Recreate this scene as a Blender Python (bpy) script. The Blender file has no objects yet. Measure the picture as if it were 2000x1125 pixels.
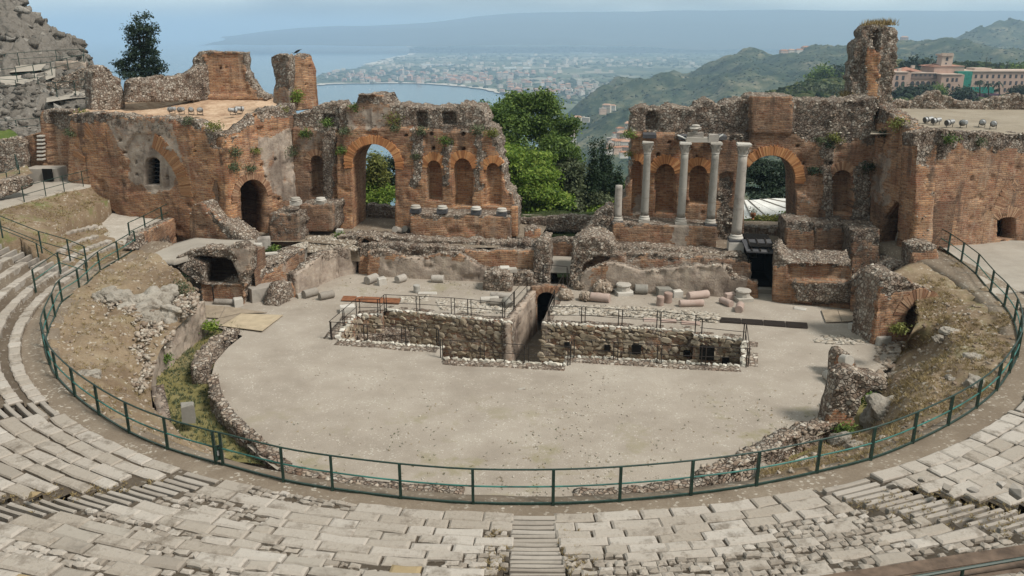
import bpy, bmesh, math, random
import numpy as np
from mathutils import Vector, Matrix

S = bpy.context.scene
COL = S.collection
rng = np.random.default_rng(7)
random.seed(7)
R = math.radians

# ------------------------------------------------------------------ camera
F, PX, PY = 1600.0, 1000.0, 562.5            # focal length and centre in photo pixels (2000 x 1125)
PITCH = math.atan((562.5 - 62) / F)
HC = 15.3                                     # metres above the orchestra floor
cam_d = bpy.data.cameras.new('camera')
cam_d.sensor_width = 36.0
cam_d.lens = 36.0 * F / 2000.0
cam_d.clip_start = 0.5
cam_d.clip_end = 200000.0
cam = bpy.data.objects.new('camera', cam_d)
COL.objects.link(cam)
cam.location = (0, 0, HC)
cam.rotation_euler = (math.pi / 2 - PITCH, 0, 0)
S.camera = cam

# ------------------------------------------------------------------ sky, sun, exposure
SUN_EL, SUN_AZ = R(52), R(118)                # azimuth clockwise from +Y: high sun over the right shoulder
w = bpy.data.worlds.new("World")
S.world = w
w.use_nodes = True
nt = w.node_tree
nt.nodes.clear()
def wn(t, **k):
    n = nt.nodes.new(t)
    for a, b in k.items():
        setattr(n, a, b)
    return n
sky = wn('ShaderNodeTexSky', sky_type='NISHITA', sun_disc=False)
sky.sun_elevation, sky.sun_rotation = SUN_EL, SUN_AZ
sky.altitude = 200
sky.air_density, sky.dust_density, sky.ozone_density = 1.0, 2.5, 1.0
tc = wn('ShaderNodeTexCoord')
mp = wn('ShaderNodeMapping')
mp.inputs['Scale'].default_value = (1.0, 1.0, 5.0)
ns = wn('ShaderNodeTexNoise')
ns.inputs['Scale'].default_value = 2.2
ns.inputs['Detail'].default_value = 5
ns.inputs['Roughness'].default_value = 0.55
cr = wn('ShaderNodeValToRGB')
cr.color_ramp.elements[0].position = 0.30
cr.color_ramp.elements[1].position = 0.60
cl = wn('ShaderNodeValToRGB')                 # cloud tone: grey bellies to bright cloud
cl.color_ramp.elements[0].color = (2.4, 3.0, 3.6, 1)
cl.color_ramp.elements[1].color = (15.0, 15.6, 13.6, 1)
ns2 = wn('ShaderNodeTexNoise')
ns2.inputs['Scale'].default_value = 1.3
ns2.inputs['Detail'].default_value = 4
cl.color_ramp.elements[0].position = .36
cl.color_ramp.elements[1].position = .64
mx = wn('ShaderNodeMixRGB')
bg = wn('ShaderNodeBackground')
bg.inputs['Strength'].default_value = 0.067
out = wn('ShaderNodeOutputWorld')
L = nt.links.new
L(tc.outputs['Generated'], mp.inputs['Vector'])
L(mp.outputs['Vector'], ns.inputs['Vector'])
L(mp.outputs['Vector'], ns2.inputs['Vector'])
L(ns.outputs['Fac'], cr.inputs['Fac'])
L(ns2.outputs['Fac'], cl.inputs['Fac'])
L(cr.outputs['Color'], mx.inputs['Fac'])
L(sky.outputs['Color'], mx.inputs['Color1'])
L(cl.outputs['Color'], mx.inputs['Color2'])
L(mx.outputs['Color'], bg.inputs['Color'])
L(bg.outputs['Background'], out.inputs['Surface'])

sun_d = bpy.data.lights.new('sun', 'SUN')
sun_d.energy = 3.0
sun_d.angle = R(13)
sun_d.color = (1.0, 0.95, 0.87)
sun = bpy.data.objects.new('sun', sun_d)
COL.objects.link(sun)
sd = Vector((math.sin(SUN_AZ) * math.cos(SUN_EL), math.cos(SUN_AZ) * math.cos(SUN_EL), math.sin(SUN_EL)))
sun.rotation_euler = sd.to_track_quat('Z', 'Y').to_euler()

vs = S.view_settings
vs.view_transform = 'Standard'
vs.look = 'None'
vs.exposure = 0.42
vs.gamma = 1.0
vs.use_curve_mapping = False
S.cycles.max_bounces = 6
S.cycles.diffuse_bounces = 3
S.cycles.glossy_bounces = 2
S.cycles.transparent_max_bounces = 8
S.cycles.volume_bounces = 1
S.cycles.use_denoising = True

# ------------------------------------------------------------------ photo pixel -> place
CP, SP = math.cos(PITCH), math.sin(PITCH)
TH = math.atan2(-2.9, 23.2)                   # the stage building is turned 7 degrees to the camera
CT, ST = math.cos(TH), math.sin(TH)
BY = 49.15
STAGE_Z = 1.85
def ray(px, py):
    x = (px - PX) / F
    y = -(py - PY) / F
    return (x, CP + y * SP, -SP + y * CP)
def at_z(px, py, z):
    d = ray(px, py)
    t = (z - HC) / d[2]
    return Vector((d[0] * t, d[1] * t, z))
def at_y(px, py, Y):
    d = ray(px, py)
    t = Y / d[1]
    return Vector((d[0] * t, Y, HC + d[2] * t))
def bw(u, v, z=0.0):
    return Vector((u * CT - v * ST, BY + u * ST + v * CT, z))

class Plane:
    """Vertical plane through two plan points; s runs from a to b, off runs away from the camera side."""
    def __init__(self, a, b, flip=False):
        self.a = Vector((a[0], a[1], 0))
        d = Vector((b[0] - a[0], b[1] - a[1], 0))
        self.len = d.length
        self.d = d.normalized()
        self.n = Vector((-self.d.y, self.d.x, 0))
        if self.n.dot(self.a + self.d * self.len * .5) < 0:
            self.n = -self.n
        if flip:
            self.n = -self.n
    def px(self, x, y):
        r = ray(x, y)
        den = r[0] * self.n.x + r[1] * self.n.y
        t = (self.a.x * self.n.x + self.a.y * self.n.y) / den
        p = Vector((r[0] * t, r[1] * t, 0)) - self.a
        return (p.dot(self.d), HC + r[2] * t)
    def w(self, s, z, off=0.0):
        p = self.a + self.d * s + self.n * off
        return Vector((p.x, p.y, z))
    def at(self, x, y, off=0.0):
        s, z = self.px(x, y)
        return self.w(s, z, off)
def VP(v):
    return Plane(bw(-40, v), bw(40, v))

# ------------------------------------------------------------------ noise (numpy)
_g = np.random.default_rng(11).random((256, 256))
def vnoise(x, y):
    x = np.asarray(x, float); y = np.asarray(y, float)
    xi = np.floor(x).astype(int); yi = np.floor(y).astype(int)
    fx = x - xi; fy = y - yi
    fx = fx * fx * (3 - 2 * fx); fy = fy * fy * (3 - 2 * fy)
    a = _g[xi & 255, yi & 255]; b = _g[(xi + 1) & 255, yi & 255]
    c = _g[xi & 255, (yi + 1) & 255]; d = _g[(xi + 1) & 255, (yi + 1) & 255]
    return (a * (1 - fx) + b * fx) * (1 - fy) + (c * (1 - fx) + d * fx) * fy - .5
def fbm(x, y, oct=4, seed=0.0):
    x = np.asarray(x, float) + seed * 17.3; y = np.asarray(y, float) + seed * 9.1
    s = 0; a = 1.0
    for i in range(oct):
        s = s + a * vnoise(x, y)
        x = x * 2.03 + 5.1; y = y * 2.03 + 3.7; a *= .5
    return s

def inpoly(px, py, poly):
    p = np.asarray([q[:2] for q in poly], float)
    r = np.zeros(np.shape(px), bool)
    x0, y0 = p[-1]
    for x1, y1 in p:
        c = (y1 > py) != (y0 > py)
        if y1 != y0:
            r ^= c & (px < (x0 - x1) * (py - y1) / (y0 - y1) + x1)
        x0, y0 = x1, y1
    return r
def polydist(px, py, poly, closed=True):
    p = np.asarray([q[:2] for q in poly], float)
    best = np.full(np.shape(px), 1e9); bx = np.zeros_like(best); by = np.zeros_like(best)
    n = len(p)
    for i in range(n if closed else n - 1):
        a = p[i]; b = p[(i + 1) % n]
        d = b - a; l2 = max((d * d).sum(), 1e-12)
        t = np.clip(((px - a[0]) * d[0] + (py - a[1]) * d[1]) / l2, 0, 1)
        qx = a[0] + t * d[0]; qy = a[1] + t * d[1]
        e = np.hypot(px - qx, py - qy)
        m = e < best
        best = np.where(m, e, best); bx = np.where(m, qx, bx); by = np.where(m, qy, by)
    return best, bx, by

# ------------------------------------------------------------------ scene objects
def thing(name, label, cat, loc=(0, 0, 0), group=None):
    o = bpy.data.objects.new(name, None)
    COL.objects.link(o)
    o.location = loc
    o.empty_display_size = .2
    o['label'] = label
    o['category'] = cat
    o['kind'] = 'thing'
    if group:
        o['group'] = group
    return o
def tag(o, label, cat, group=None):
    o['label'] = label; o['category'] = cat; o['kind'] = 'thing'
    if group:
        o['group'] = group
    return o
def kind(o, k):
    o['kind'] = k
    return o
def wloc(p):
    v = Vector((0, 0, 0))
    while p is not None:
        v = v + p.location
        p = p.parent
    return v
def link(name, me, mat=None, parent=None, smooth=False, shift=True):
    """Links a mesh whose vertices are in world metres; under a parent they are moved to its origin."""
    if mat is not None and not me.materials:
        me.materials.append(mat)
    o = bpy.data.objects.new(name, me)
    COL.objects.link(o)
    if parent is not None:
        o.parent = parent
        if shift:
            me.transform(Matrix.Translation(-wloc(parent)))
    if smooth:
        me.polygons.foreach_set('use_smooth', [True] * len(me.polygons))
    return o
def mesh_np(name, V, Fq):
    """Mesh from arrays; Fq a list of (M,k) index arrays (k = 3 or 4)."""
    me = bpy.data.meshes.new(name)
    V = np.asarray(V, np.float32)
    Fq = [np.asarray(f, np.int32) for f in Fq if len(f)]
    nl = sum(f.size for f in Fq); npoly = sum(len(f) for f in Fq)
    me.vertices.add(len(V)); me.vertices.foreach_set('co', V.ravel())
    me.loops.add(nl); me.polygons.add(npoly)
    me.loops.foreach_set('vertex_index', np.concatenate([f.ravel() for f in Fq]))
    st, k0 = [], 0
    for f in Fq:
        st.append(k0 + np.arange(len(f)) * f.shape[1]); k0 += f.size
    me.polygons.foreach_set('loop_start', np.concatenate(st).astype(np.int32))
    me.update(calc_edges=True)
    me.validate()
    return me
def attr(me, name, vals):
    a = me.attributes.new(name, 'FLOAT', 'POINT')
    a.data.foreach_set('value', np.asarray(vals, np.float32))

class MB:
    """Collects boxes, tubes and turned shapes into one mesh."""
    def __init__(self):
        self.v = []; self.f = []
    def add(self, vs, fs):
        k = len(self.v)
        self.v += [tuple(p) for p in vs]
        self.f += [tuple(i + k for i in f) for f in fs]
        return self
    def box(self, c, size, rz=0.0, M=None, bev=0.0, jit=0.0):
        sx, sy, sz = [s / 2 for s in size]
        if bev > 0:
            pts = []
            for (z, i) in ((-sz, 0), (sz - bev, 0), (sz, bev)):
                for (a, b) in ((-1, -1), (1, -1), (1, 1), (-1, 1)):
                    pts.append(Vector((a * (sx - i), b * (sy - i), z)))
            fs = [(3, 2, 1, 0), (8, 9, 10, 11)]
            for l in (0, 4):
                for i in range(4):
                    fs.append((l + i, l + (i + 1) % 4, l + 4 + (i + 1) % 4, l + 4 + i))
        else:
            pts = [Vector((a * sx, b * sy, z)) for z in (-sz, sz) for (a, b) in ((-1, -1), (1, -1), (1, 1), (-1, 1))]
            fs = [(3, 2, 1, 0), (4, 5, 6, 7), (0, 1, 5, 4), (1, 2, 6, 5), (2, 3, 7, 6), (3, 0, 4, 7)]
        if jit:
            pts = [p + Vector((random.uniform(-jit, jit), random.uniform(-jit, jit), random.uniform(-jit, jit))) for p in pts]
        m = M if M is not None else Matrix.Rotation(rz, 3, 'Z')
        c = Vector(c)
        return self.add([c + m @ p for p in pts], fs)
    def tube(self, a, b, r, n=6, r2=None, cap=True):
        a = Vector(a); b = Vector(b); r2 = r if r2 is None else r2
        d = (b - a).normalized()
        x = d.orthogonal().normalized(); y = d.cross(x)
        vs = [a + (x * math.cos(t) + y * math.sin(t)) * r for t in [2 * math.pi * i / n for i in range(n)]]
        vs += [b + (x * math.cos(t) + y * math.sin(t)) * r2 for t in [2 * math.pi * i / n for i in range(n)]]
        fs = [(i, (i + 1) % n, n + (i + 1) % n, n + i) for i in range(n)]
        if cap:
            fs += [tuple(range(n - 1, -1, -1)), tuple(range(n, 2 * n))]
        return self.add(vs, fs)
    def path(self, pts, r, n=6):
        """One continuous tube through points."""
        pts = [Vector(p) for p in pts]
        vs = []
        for i, p in enumerate(pts):
            d = (pts[min(i + 1, len(pts) - 1)] - pts[max(i - 1, 0)]).normalized()
            x = Vector((0, 0, 1)).cross(d)
            x = x.normalized() if x.length > 1e-4 else Vector((1, 0, 0))
            y = d.cross(x)
            vs += [p + (x * math.cos(t) + y * math.sin(t)) * r for t in [2 * math.pi * (k + .5) / n for k in range(n)]]
        fs = []
        for i in range(len(pts) - 1):
            fs += [(i * n + k, i * n + (k + 1) % n, (i + 1) * n + (k + 1) % n, (i + 1) * n + k) for k in range(n)]
        m = (len(pts) - 1) * n
        fs += [tuple(range(n - 1, -1, -1)), tuple(range(m, m + n))]
        return self.add(vs, fs)
    def lathe(self, prof, n=16, M=None, jit=0.0, seed=0):
        """prof: (radius, height) from the bottom up; M places it."""
        M = M or Matrix.Identity(4)
        g = random.Random(seed)
        vs = []
        for (r, z) in prof:
            for i in range(n):
                t = 2 * math.pi * i / n
                q = 1 + (g.uniform(-jit, jit) if jit else 0)
                vs.append(M @ Vector((r * q * math.cos(t), r * q * math.sin(t), z + (g.uniform(-jit, jit) * r if jit else 0))))
        fs = []
        for j in range(len(prof) - 1):
            fs += [(j * n + i, j * n + (i + 1) % n, (j + 1) * n + (i + 1) % n, (j + 1) * n + i) for i in range(n)]
        k = (len(prof) - 1) * n
        fs += [tuple(range(n - 1, -1, -1)), tuple(range(k, k + n))]
        return self.add(vs, fs)
    def prism(self, poly, z0, z1):
        n = len(poly)
        vs = [(p[0], p[1], z0) for p in poly] + [(p[0], p[1], z1) for p in poly]
        fs = [tuple(range(n - 1, -1, -1)), tuple(range(n, 2 * n))] + [(i, (i + 1) % n, n + (i + 1) % n, n + i) for i in range(n)]
        return self.add(vs, fs)
    def mesh(self, name='m'):
        me = bpy.data.meshes.new(name)
        me.from_pydata(self.v, [], self.f)
        bm = bmesh.new(); bm.from_mesh(me)
        bmesh.ops.recalc_face_normals(bm, faces=bm.faces)
        bm.to_mesh(me); bm.free()
        return me
    def build(self, name, mat, parent=None, smooth=False):
        return link(name, self.mesh(name), mat, parent, smooth)
def copy_to(o, name, M, parent):
    """A copy of a part that shares its mesh, placed by a world matrix under a parent."""
    c = bpy.data.objects.new(name, o)
    COL.objects.link(c)
    c.parent = parent
    c.matrix_local = Matrix.Translation(-wloc(parent)) @ M if parent else M
    return c
# ------------------------------------------------------------------ materials
class NT:
    def __init__(self, name, rough=.9, spec=.2):
        self.m = bpy.data.materials.new(name)
        self.m.use_nodes = True
        self.t = self.m.node_tree
        self.b = self.t.nodes['Principled BSDF']
        self.b.inputs['Roughness'].default_value = rough
        self.b.inputs['Specular IOR Level'].default_value = spec
        self.tc = self.t.nodes.new('ShaderNodeTexCoord')
    def n(self, t, ins=None, **k):
        x = self.t.nodes.new(t)
        for a, b in k.items():
            setattr(x, a, b)
        for a, b in (ins or {}).items():
            self.set(x.inputs[a], b)
        return x
    def set(self, sock, v):
        if isinstance(v, bpy.types.NodeSocket):
            self.t.links.new(v, sock)
        elif isinstance(v, (tuple, list)) and len(v) == 3 and sock.type == 'RGBA':
            sock.default_value = (*v, 1)
        else:
            sock.default_value = v
    def noise(self, scale, detail=4, rough=.6, vec=None, dist=0.0):
        return self.n('ShaderNodeTexNoise', {'Scale': scale, 'Detail': detail, 'Roughness': rough, 'Distortion': dist,
                                             'Vector': vec or self.tc.outputs['Object']}).outputs['Fac']
    def ramp(self, fac, stops):
        r = self.n('ShaderNodeValToRGB', {'Fac': fac})
        e = r.color_ramp.elements
        while len(e) < len(stops):
            e.new(.5)
        for i, (p, c) in enumerate(stops):
            e[i].position = p
            e[i].color = (*c, 1) if not isinstance(c, (int, float)) else (c, c, c, 1)
        return r.outputs['Color']
    def mix(self, fac, a, b, mode='MIX'):
        x = self.n('ShaderNodeMixRGB', blend_type=mode)
        self.set(x.inputs['Fac'], fac); self.set(x.inputs['Color1'], a); self.set(x.inputs['Color2'], b)
        return x.outputs['Color']
    def math(self, op, a, b=0.0, c=None, clamp=False):
        x = self.n('ShaderNodeMath', operation=op, use_clamp=clamp)
        self.set(x.inputs[0], a); self.set(x.inputs[1], b)
        if c is not None:
            self.set(x.inputs[2], c)
        return x.outputs[0]
    def attr(self, name):
        return self.n('ShaderNodeAttribute', attribute_name=name).outputs['Fac']
    def rnd(self):
        return self.n('ShaderNodeObjectInfo').outputs['Random']
    def color(self, c):
        self.set(self.b.inputs['Base Color'], c)
    def bump(self, h, strength=.5, dist=.05, prev=None):
        x = self.n('ShaderNodeBump', {'Strength': strength, 'Distance': dist, 'Height': h})
        if prev is not None:
            self.t.links.new(prev, x.inputs['Normal'])
        self.t.links.new(x.outputs['Normal'], self.b.inputs['Normal'])
        return x.outputs['Normal']

def masonry_mat():
    k = NT('masonry', .93, .15)
    uv = k.tc.outputs['UV']
    ob = k.tc.outputs['Object']
    wob = k.n('ShaderNodeVectorMath', {0: uv, 1: k.n('ShaderNodeVectorMath', {0: k.n('ShaderNodeTexNoise', {'Scale': 1.2, 'Detail': 2, 'Vector': ob}).outputs['Color'], 1: (.06, .06, 0)}, operation='MULTIPLY').outputs[0]}, operation='ADD').outputs[0]
    bt = k.n('ShaderNodeTexBrick', {'Vector': wob, 'Color1': (0, 0, 0), 'Color2': (1, 1, 1), 'Mortar': (.45, .45, .45), 'Scale': 1.0,
                                    'Mortar Size': .022, 'Mortar Smooth': .35, 'Bias': 0.0, 'Brick Width': .44, 'Row Height': .125})
    bf = bt.outputs['Fac']
    big = k.noise(.35, 5, .6)
    mid = k.noise(1.7, 5, .65)
    fine = k.noise(9, 4, .7)
    tone = k.attr('tone')
    # brick colours
    dull = k.ramp(bt.outputs['Color'], [(0, (.105, .052, .036)), (.5, (.215, .112, .070)), (1, (.35, .215, .14))])
    oran = k.ramp(bt.outputs['Color'], [(0, (.22, .082, .036)), (.5, (.43, .185, .072)), (1, (.60, .335, .165))])
    tsel = k.math('ADD', tone, k.math('MULTIPLY', k.math('SUBTRACT', mid, .5), 1.7), clamp=True)
    br = k.mix(tsel, dull, oran)
    br = k.mix(k.ramp(fine, [(.46, 0), (.60, 1)]), br, k.mix(.45, br, (.52, .38, .27)))         # scoured, paler bricks
    red = k.noise(.8, 5, .65, vec=k.n('ShaderNodeMapping', {'Vector': ob, 'Location': (31, 7, 13)}).outputs[0])
    br = k.mix(k.ramp(red, [(.52, 0), (.64, .55)]), br, (.25, .085, .048))
    br = k.mix(k.ramp(red, [(.30, .5), (.42, 0)]), br, (.44, .30, .19))
    br = k.mix(k.math('MULTIPLY', bf, .8), br, (.30, .22, .155))                                  # joints
    # rubble core
    vo = k.n('ShaderNodeTexVoronoi', {'Vector': ob, 'Scale': 5.6, 'Randomness': 1.0}, feature='F1')
    vd = k.n('ShaderNodeTexVoronoi', {'Vector': ob, 'Scale': 5.6, 'Randomness': 1.0}, feature='DISTANCE_TO_EDGE').outputs['Distance']
    cellv = k.n('ShaderNodeSeparateColor', {0: vo.outputs['Color']}).outputs[0]
    ru = k.ramp(cellv, [(0, (.19, .14, .105)), (.35, (.27, .215, .17)), (.7, (.36, .305, .25)), (1, (.50, .45, .385))])
    edge = k.ramp(vd, [(0.0, 1), (.09, 0)])
    ru = k.mix(k.math('MULTIPLY', edge, .6), ru, (.165, .12, .09))
    ru = k.mix(k.ramp(mid, [(.50, 0), (.66, .75)]), ru, k.mix(.5, ru, (.25, .135, .085)))
    # plaster / grey crust
    pl = k.ramp(mid, [(.3, (.24, .205, .175)), (.5, (.37, .325, .275)), (.7, (.47, .425, .365))])
    rub = k.math('ADD', k.attr('rub'), k.math('MULTIPLY', k.math('SUBTRACT', k.noise(2.3, 5, .65), .5), 1.3), clamp=True)
    rubm = k.ramp(rub, [(.44, 0), (.56, 1)])
    pla = k.ramp(k.math('ADD', k.attr('pla'), k.math('MULTIPLY', k.math('SUBTRACT', k.noise(1.1, 6, .7, dist=.4), .5), 1.1), clamp=True), [(.42, 0), (.58, 1)])
    c = k.mix(pla, br, k.mix(.25, pl, br))
    c = k.mix(rubm, c, ru)
    # weathering: lichen-dark crust, pale lime streaks, soot-brown patches with a shape of their own
    c = k.mix(k.math('MULTIPLY', k.ramp(big, [(.50, 0), (.64, 1)]), .50), c, (.075, .052, .040))
    st = k.noise(1.0, 4, .6, vec=k.n('ShaderNodeMapping', {'Vector': ob, 'Scale': (1.4, 1.4, .18)}).outputs[0])
    c = k.mix(k.math('MULTIPLY', k.ramp(st, [(.58, 0), (.72, 1)]), .32), c, (.48, .41, .32))
    c = k.mix(k.math('MULTIPLY', k.ramp(st, [(.32, 1), (.44, 0)]), .62), c, (.075, .055, .045))
    c = k.mix(k.attr('dark'), c, (.05, .04, .034))  # per-wall darkening: dark masonry, plus painted vault shade and vignette on the right
    k.color(c)
    hb = k.math('ADD', k.math('MULTIPLY', k.math('SUBTRACT', 1.0, bf), .5), k.math('MULTIPLY', bt.outputs['Color'], .7))
    hr = k.math('MULTIPLY', k.ramp(vd, [(0, 0), (.16, 1)]), 2.4)
    h = k.mix(rubm, k.mix(pla, hb, k.math('MULTIPLY', mid, 1.2)), hr)
    h = k.math('ADD', h, k.math('MULTIPLY', fine, 1.1))
    k.bump(h, .9, .05)
    return k.m

def stone_mat(name, ramp, grain=6.0, attr_rnd=None, rough=.9, bump=.4, stain=(.12, .10, .085), st_amt=.5, dist=.03, per_object=True):
    """Stone whose tone varies per object, or per stone by the attribute 'rnd'."""
    k = NT(name, rough, .2)
    r = k.attr('rnd') if attr_rnd else k.rnd()
    obv = k.tc.outputs['Object']
    loc = k.n('ShaderNodeVectorMath', {0: obv, 1: k.n('ShaderNodeCombineXYZ', {0: k.math('MULTIPLY', r, 37.0), 1: k.math('MULTIPLY', r, 19.0), 2: k.math('MULTIPLY', r, 11.0)}).outputs[0]}, operation='ADD').outputs[0]
    n1 = k.noise(grain * .25, 5, .65, vec=loc)
    n2 = k.noise(grain * 2.0, 4, .7, vec=loc)
    base = k.ramp(k.math('ADD', k.math('MULTIPLY', r, .72), k.math('MULTIPLY', n1, .34), clamp=True), ramp)
    c = k.mix(k.math('MULTIPLY', k.ramp(n1, [(.52, 0), (.70, 1)]), st_amt), base, stain)
    c = k.mix(k.math('MULTIPLY', k.ramp(n2, [(.55, 0), (.75, 1)]), st_amt * .6), c, stain)
    c = k.mix(k.math('MULTIPLY', k.ramp(n2, [(.28, 1), (.42, 0)]), .25), c, tuple(min(1, x * 1.25) for x in ramp[-1][1]))
    k.color(c)
    k.bump(k.math('ADD', k.math('MULTIPLY', n1, 1.2), k.math('MULTIPLY', n2, .5)), bump, dist)
    return k.m

def plain(name, col, rough=.5, spec=.4, metal=0.0, var=.25, scale=8.0, bump=0.0):
    k = NT(name, rough, spec)
    k.b.inputs['Metallic'].default_value = metal
    n = k.noise(scale, 4, .6)
    k.color(k.ramp(n, [(.3, tuple(c * (1 - var) for c in col)), (.7, tuple(min(1, c * (1 + var)) for c in col))]))
    if bump:
        k.bump(n, bump, .02)
    return k.m

def ground_mat(name, stops, scales=(.12, .8, 9.0), speck=None, bump=.5, green=None):
    k = NT(name, .97, .1)
    a = k.noise(scales[0], 5, .6); b = k.noise(scales[1], 5, .65); c = k.noise(scales[2], 4, .7)
    f = k.math('ADD', k.math('ADD', k.math('MULTIPLY', a, .45), k.math('MULTIPLY', b, .3)), k.math('MULTIPLY', c, .25))
    col = k.ramp(f, stops)
    if speck:
        vo = k.n('ShaderNodeTexVoronoi', {'Vector': k.tc.outputs['Object'], 'Scale': speck[0]}, feature='F1')
        cv = k.n('ShaderNodeSeparateColor', {0: vo.outputs['Color']}).outputs[1]
        col = k.mix(k.math('MULTIPLY', k.ramp(cv, [(speck[2], 0), (min(1, speck[2] + .06), 1)]), k.ramp(b, [(.42, 0), (.6, .9)])), col, speck[1])
    if green:
        g = k.math('MULTIPLY', k.ramp(k.noise(.5, 6, .7), [(green[1], 0), (green[1] + .10, 1)]), k.attr('grass'))
        col = k.mix(g, col, green[0])
    k.color(col)
    k.bump(k.math('ADD', k.math('MULTIPLY', b, .6), c), bump, .04)
    return k.m

M = {}
M['masonry'] = masonry_mat()
M['rubble'] = stone_mat('rubble_stone', [(.05, (.15, .105, .075)), (.35, (.24, .185, .14)), (.7, (.35, .29, .23)), (1, (.48, .425, .355))], 5, attr_rnd=True, st_amt=.55)
M['rubble_white'] = stone_mat('pale_rubble', [(.05, (.25, .205, .16)), (.5, (.37, .325, .265)), (1, (.54, .50, .43))], 5, attr_rnd=True, st_amt=.45)
M['arch'] = stone_mat('arch_brick', [(0, (.25, .10, .045)), (.4, (.43, .19, .08)), (.75, (.54, .265, .115)), (1, (.62, .36, .18))], 7, st_amt=.35, stain=(.09, .055, .04))
M['arch_dull'] = stone_mat('dull_arch_brick', [(0, (.15, .075, .045)), (.5, (.27, .15, .09)), (1, (.42, .28, .18))], 7, st_amt=.4, stain=(.08, .055, .045))
M['arch_mid'] = stone_mat('worn_arch_brick', [(0, (.22, .10, .05)), (.5, (.33, .17, .085)), (1, (.42, .245, .13))], 7, st_amt=.5, stain=(.16, .10, .065))
M['slab'] = stone_mat('limestone_slab', [(.05, (.29, .25, .205)), (.4, (.34, .30, .255)), (.75, (.385, .345, .30)), (1, (.45, .415, .37))], 6, st_amt=.85, stain=(.145, .118, .09), bump=.8)
M['slab_dark'] = stone_mat('dark_limestone_slab', [(.05, (.235, .20, .165)), (.5, (.285, .25, .21)), (1, (.35, .315, .27))], 5, st_amt=.5, stain=(.12, .10, .08), bump=.45)
M['slab_ochre'] = stone_mat('ochre_block', [(0, (.27, .20, .11)), (1, (.36, .28, .165))], 5, st_amt=.4, stain=(.2, .15, .09))
M['step'] = stone_mat('step_stone', [(.0, (.26, .225, .19)), (.5, (.31, .275, .235)), (1, (.36, .325, .285))], 5, st_amt=.4, stain=(.15, .13, .11))
M['marble'] = stone_mat('weathered_marble', [(.0, (.31, .28, .24)), (.5, (.42, .39, .345)), (1, (.55, .52, .47))], 4, st_amt=.45, stain=(.25, .22, .19), rough=.75)
M['granite'] = stone_mat('grey_granite', [(.0, (.21, .185, .155)), (.5, (.29, .26, .225)), (1, (.40, .365, .325))], 3, st_amt=.8, stain=(.135, .115, .10), rough=.8)
M['cipollino'] = stone_mat('veined_grey_marble', [(.0, (.20, .185, .16)), (.5, (.275, .26, .23)), (1, (.39, .37, .335))], 3, st_amt=.85, stain=(.15, .138, .12), rough=.8)
M['pink'] = stone_mat('pink_granite', [(.0, (.26, .18, .145)), (.5, (.34, .255, .215)), (1, (.44, .35, .305))], 4, st_amt=.4, stain=(.24, .13, .10), rough=.8)
M['slate'] = stone_mat('dark_lava_stone', [(.0, (.045, .045, .05)), (1, (.10, .10, .105))], 5, st_amt=.3, stain=(.16, .15, .14))
M['rock'] = stone_mat('grey_rock', [(.0, (.15, .13, .105)), (.5, (.27, .24, .20)), (1, (.46, .425, .37))], 5, attr_rnd=True, st_amt=.85, stain=(.12, .095, .07), bump=.8, dist=.12)
M['orch'] = ground_mat('orchestra_gravel', [(.30, (.215, .18, .145)), (.48, (.31, .268, .222)), (.66, (.40, .355, .30))], (.16, .7, 22.0), speck=(18.0, (.47, .43, .37), .9), green=((.25, .22, .145), .54))
M['dirt'] = ground_mat('packed_dirt', [(.30, (.125, .095, .068)), (.5, (.20, .16, .12)), (.68, (.29, .245, .19))], (.2, 1.1, 12.0), speck=(13.0, (.43, .39, .33), .86))
M['seat_earth'] = ground_mat('seat_earth', [(.30, (.075, .056, .040)), (.5, (.125, .098, .072)), (.68, (.20, .165, .125))], (.2, 1.1, 12.0), speck=(13.0, (.36, .32, .27), .88))
M['dry'] = ground_mat('dry_grass_earth', [(.30, (.11, .075, .05)), (.46, (.18, .13, .085)), (.58, (.255, .195, .13)), (.72, (.34, .285, .215))], (.25, 1.4, 10.0), speck=(9.0, (.43, .39, .33), .9), bump=.8, green=((.12, .14, .045), .55))
M['ditch'] = ground_mat('mossy_ditch', [(.30, (.11, .10, .035)), (.5, (.19, .165, .07)), (.7, (.29, .24, .15))], (.3, 1.2, 9.0), bump=.8)
M['gravel'] = ground_mat('pale_gravel', [(.30, (.27, .235, .195)), (.5, (.38, .34, .29)), (.7, (.48, .44, .385))], (.3, 2.0, 16.0), speck=(14.0, (.56, .52, .46), .8))
M['concrete'] = ground_mat('old_pavement', [(.30, (.25, .22, .185)), (.5, (.33, .295, .25)), (.7, (.40, .365, .315))], (.3, 1.5, 14.0), bump=.25)
M['roof'] = ground_mat('terrace_paving', [(.36, (.21, .13, .085)), (.47, (.37, .25, .165)), (.58, (.52, .385, .27))], (.7, 3.0, 5.0), bump=.4)
M['roof_grey'] = ground_mat('terrace_earth', [(.30, (.20, .165, .125)), (.5, (.28, .24, .185)), (.7, (.36, .315, .255))], (.3, 1.3, 7.0), bump=.4)
M['green_metal'] = plain('green_paint', (.012, .035, .026), .45, .5, 0, .4)
M['teal_metal'] = plain('teal_paint', (.022, .12, .10), .45, .5, 0, .5, 2)
M['iron'] = plain('dark_iron', (.030, .024, .020), .6, .4, .3, .4)
M['rust'] = plain('rusty_plate', (.20, .085, .042), .8, .2, 0, .4, 3)
M['grate'] = plain('brown_grate', (.065, .042, .034), .7, .3, .2, .35)
M['ply'] = plain('plywood_sheet', (.40, .325, .225), .8, .2, 0, .15, 2)
M['ply_grey'] = plain('greyed_plywood', (.29, .235, .175), .85, .2, 0, .2, 2)
M['wood'] = plain('weathered_boards', (.12, .085, .062), .8, .2, 0, .4, 4, .3)
M['white_metal'] = plain('lamp_housing', (.27, .27, .265), .5, .4, .2, .3)
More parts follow.
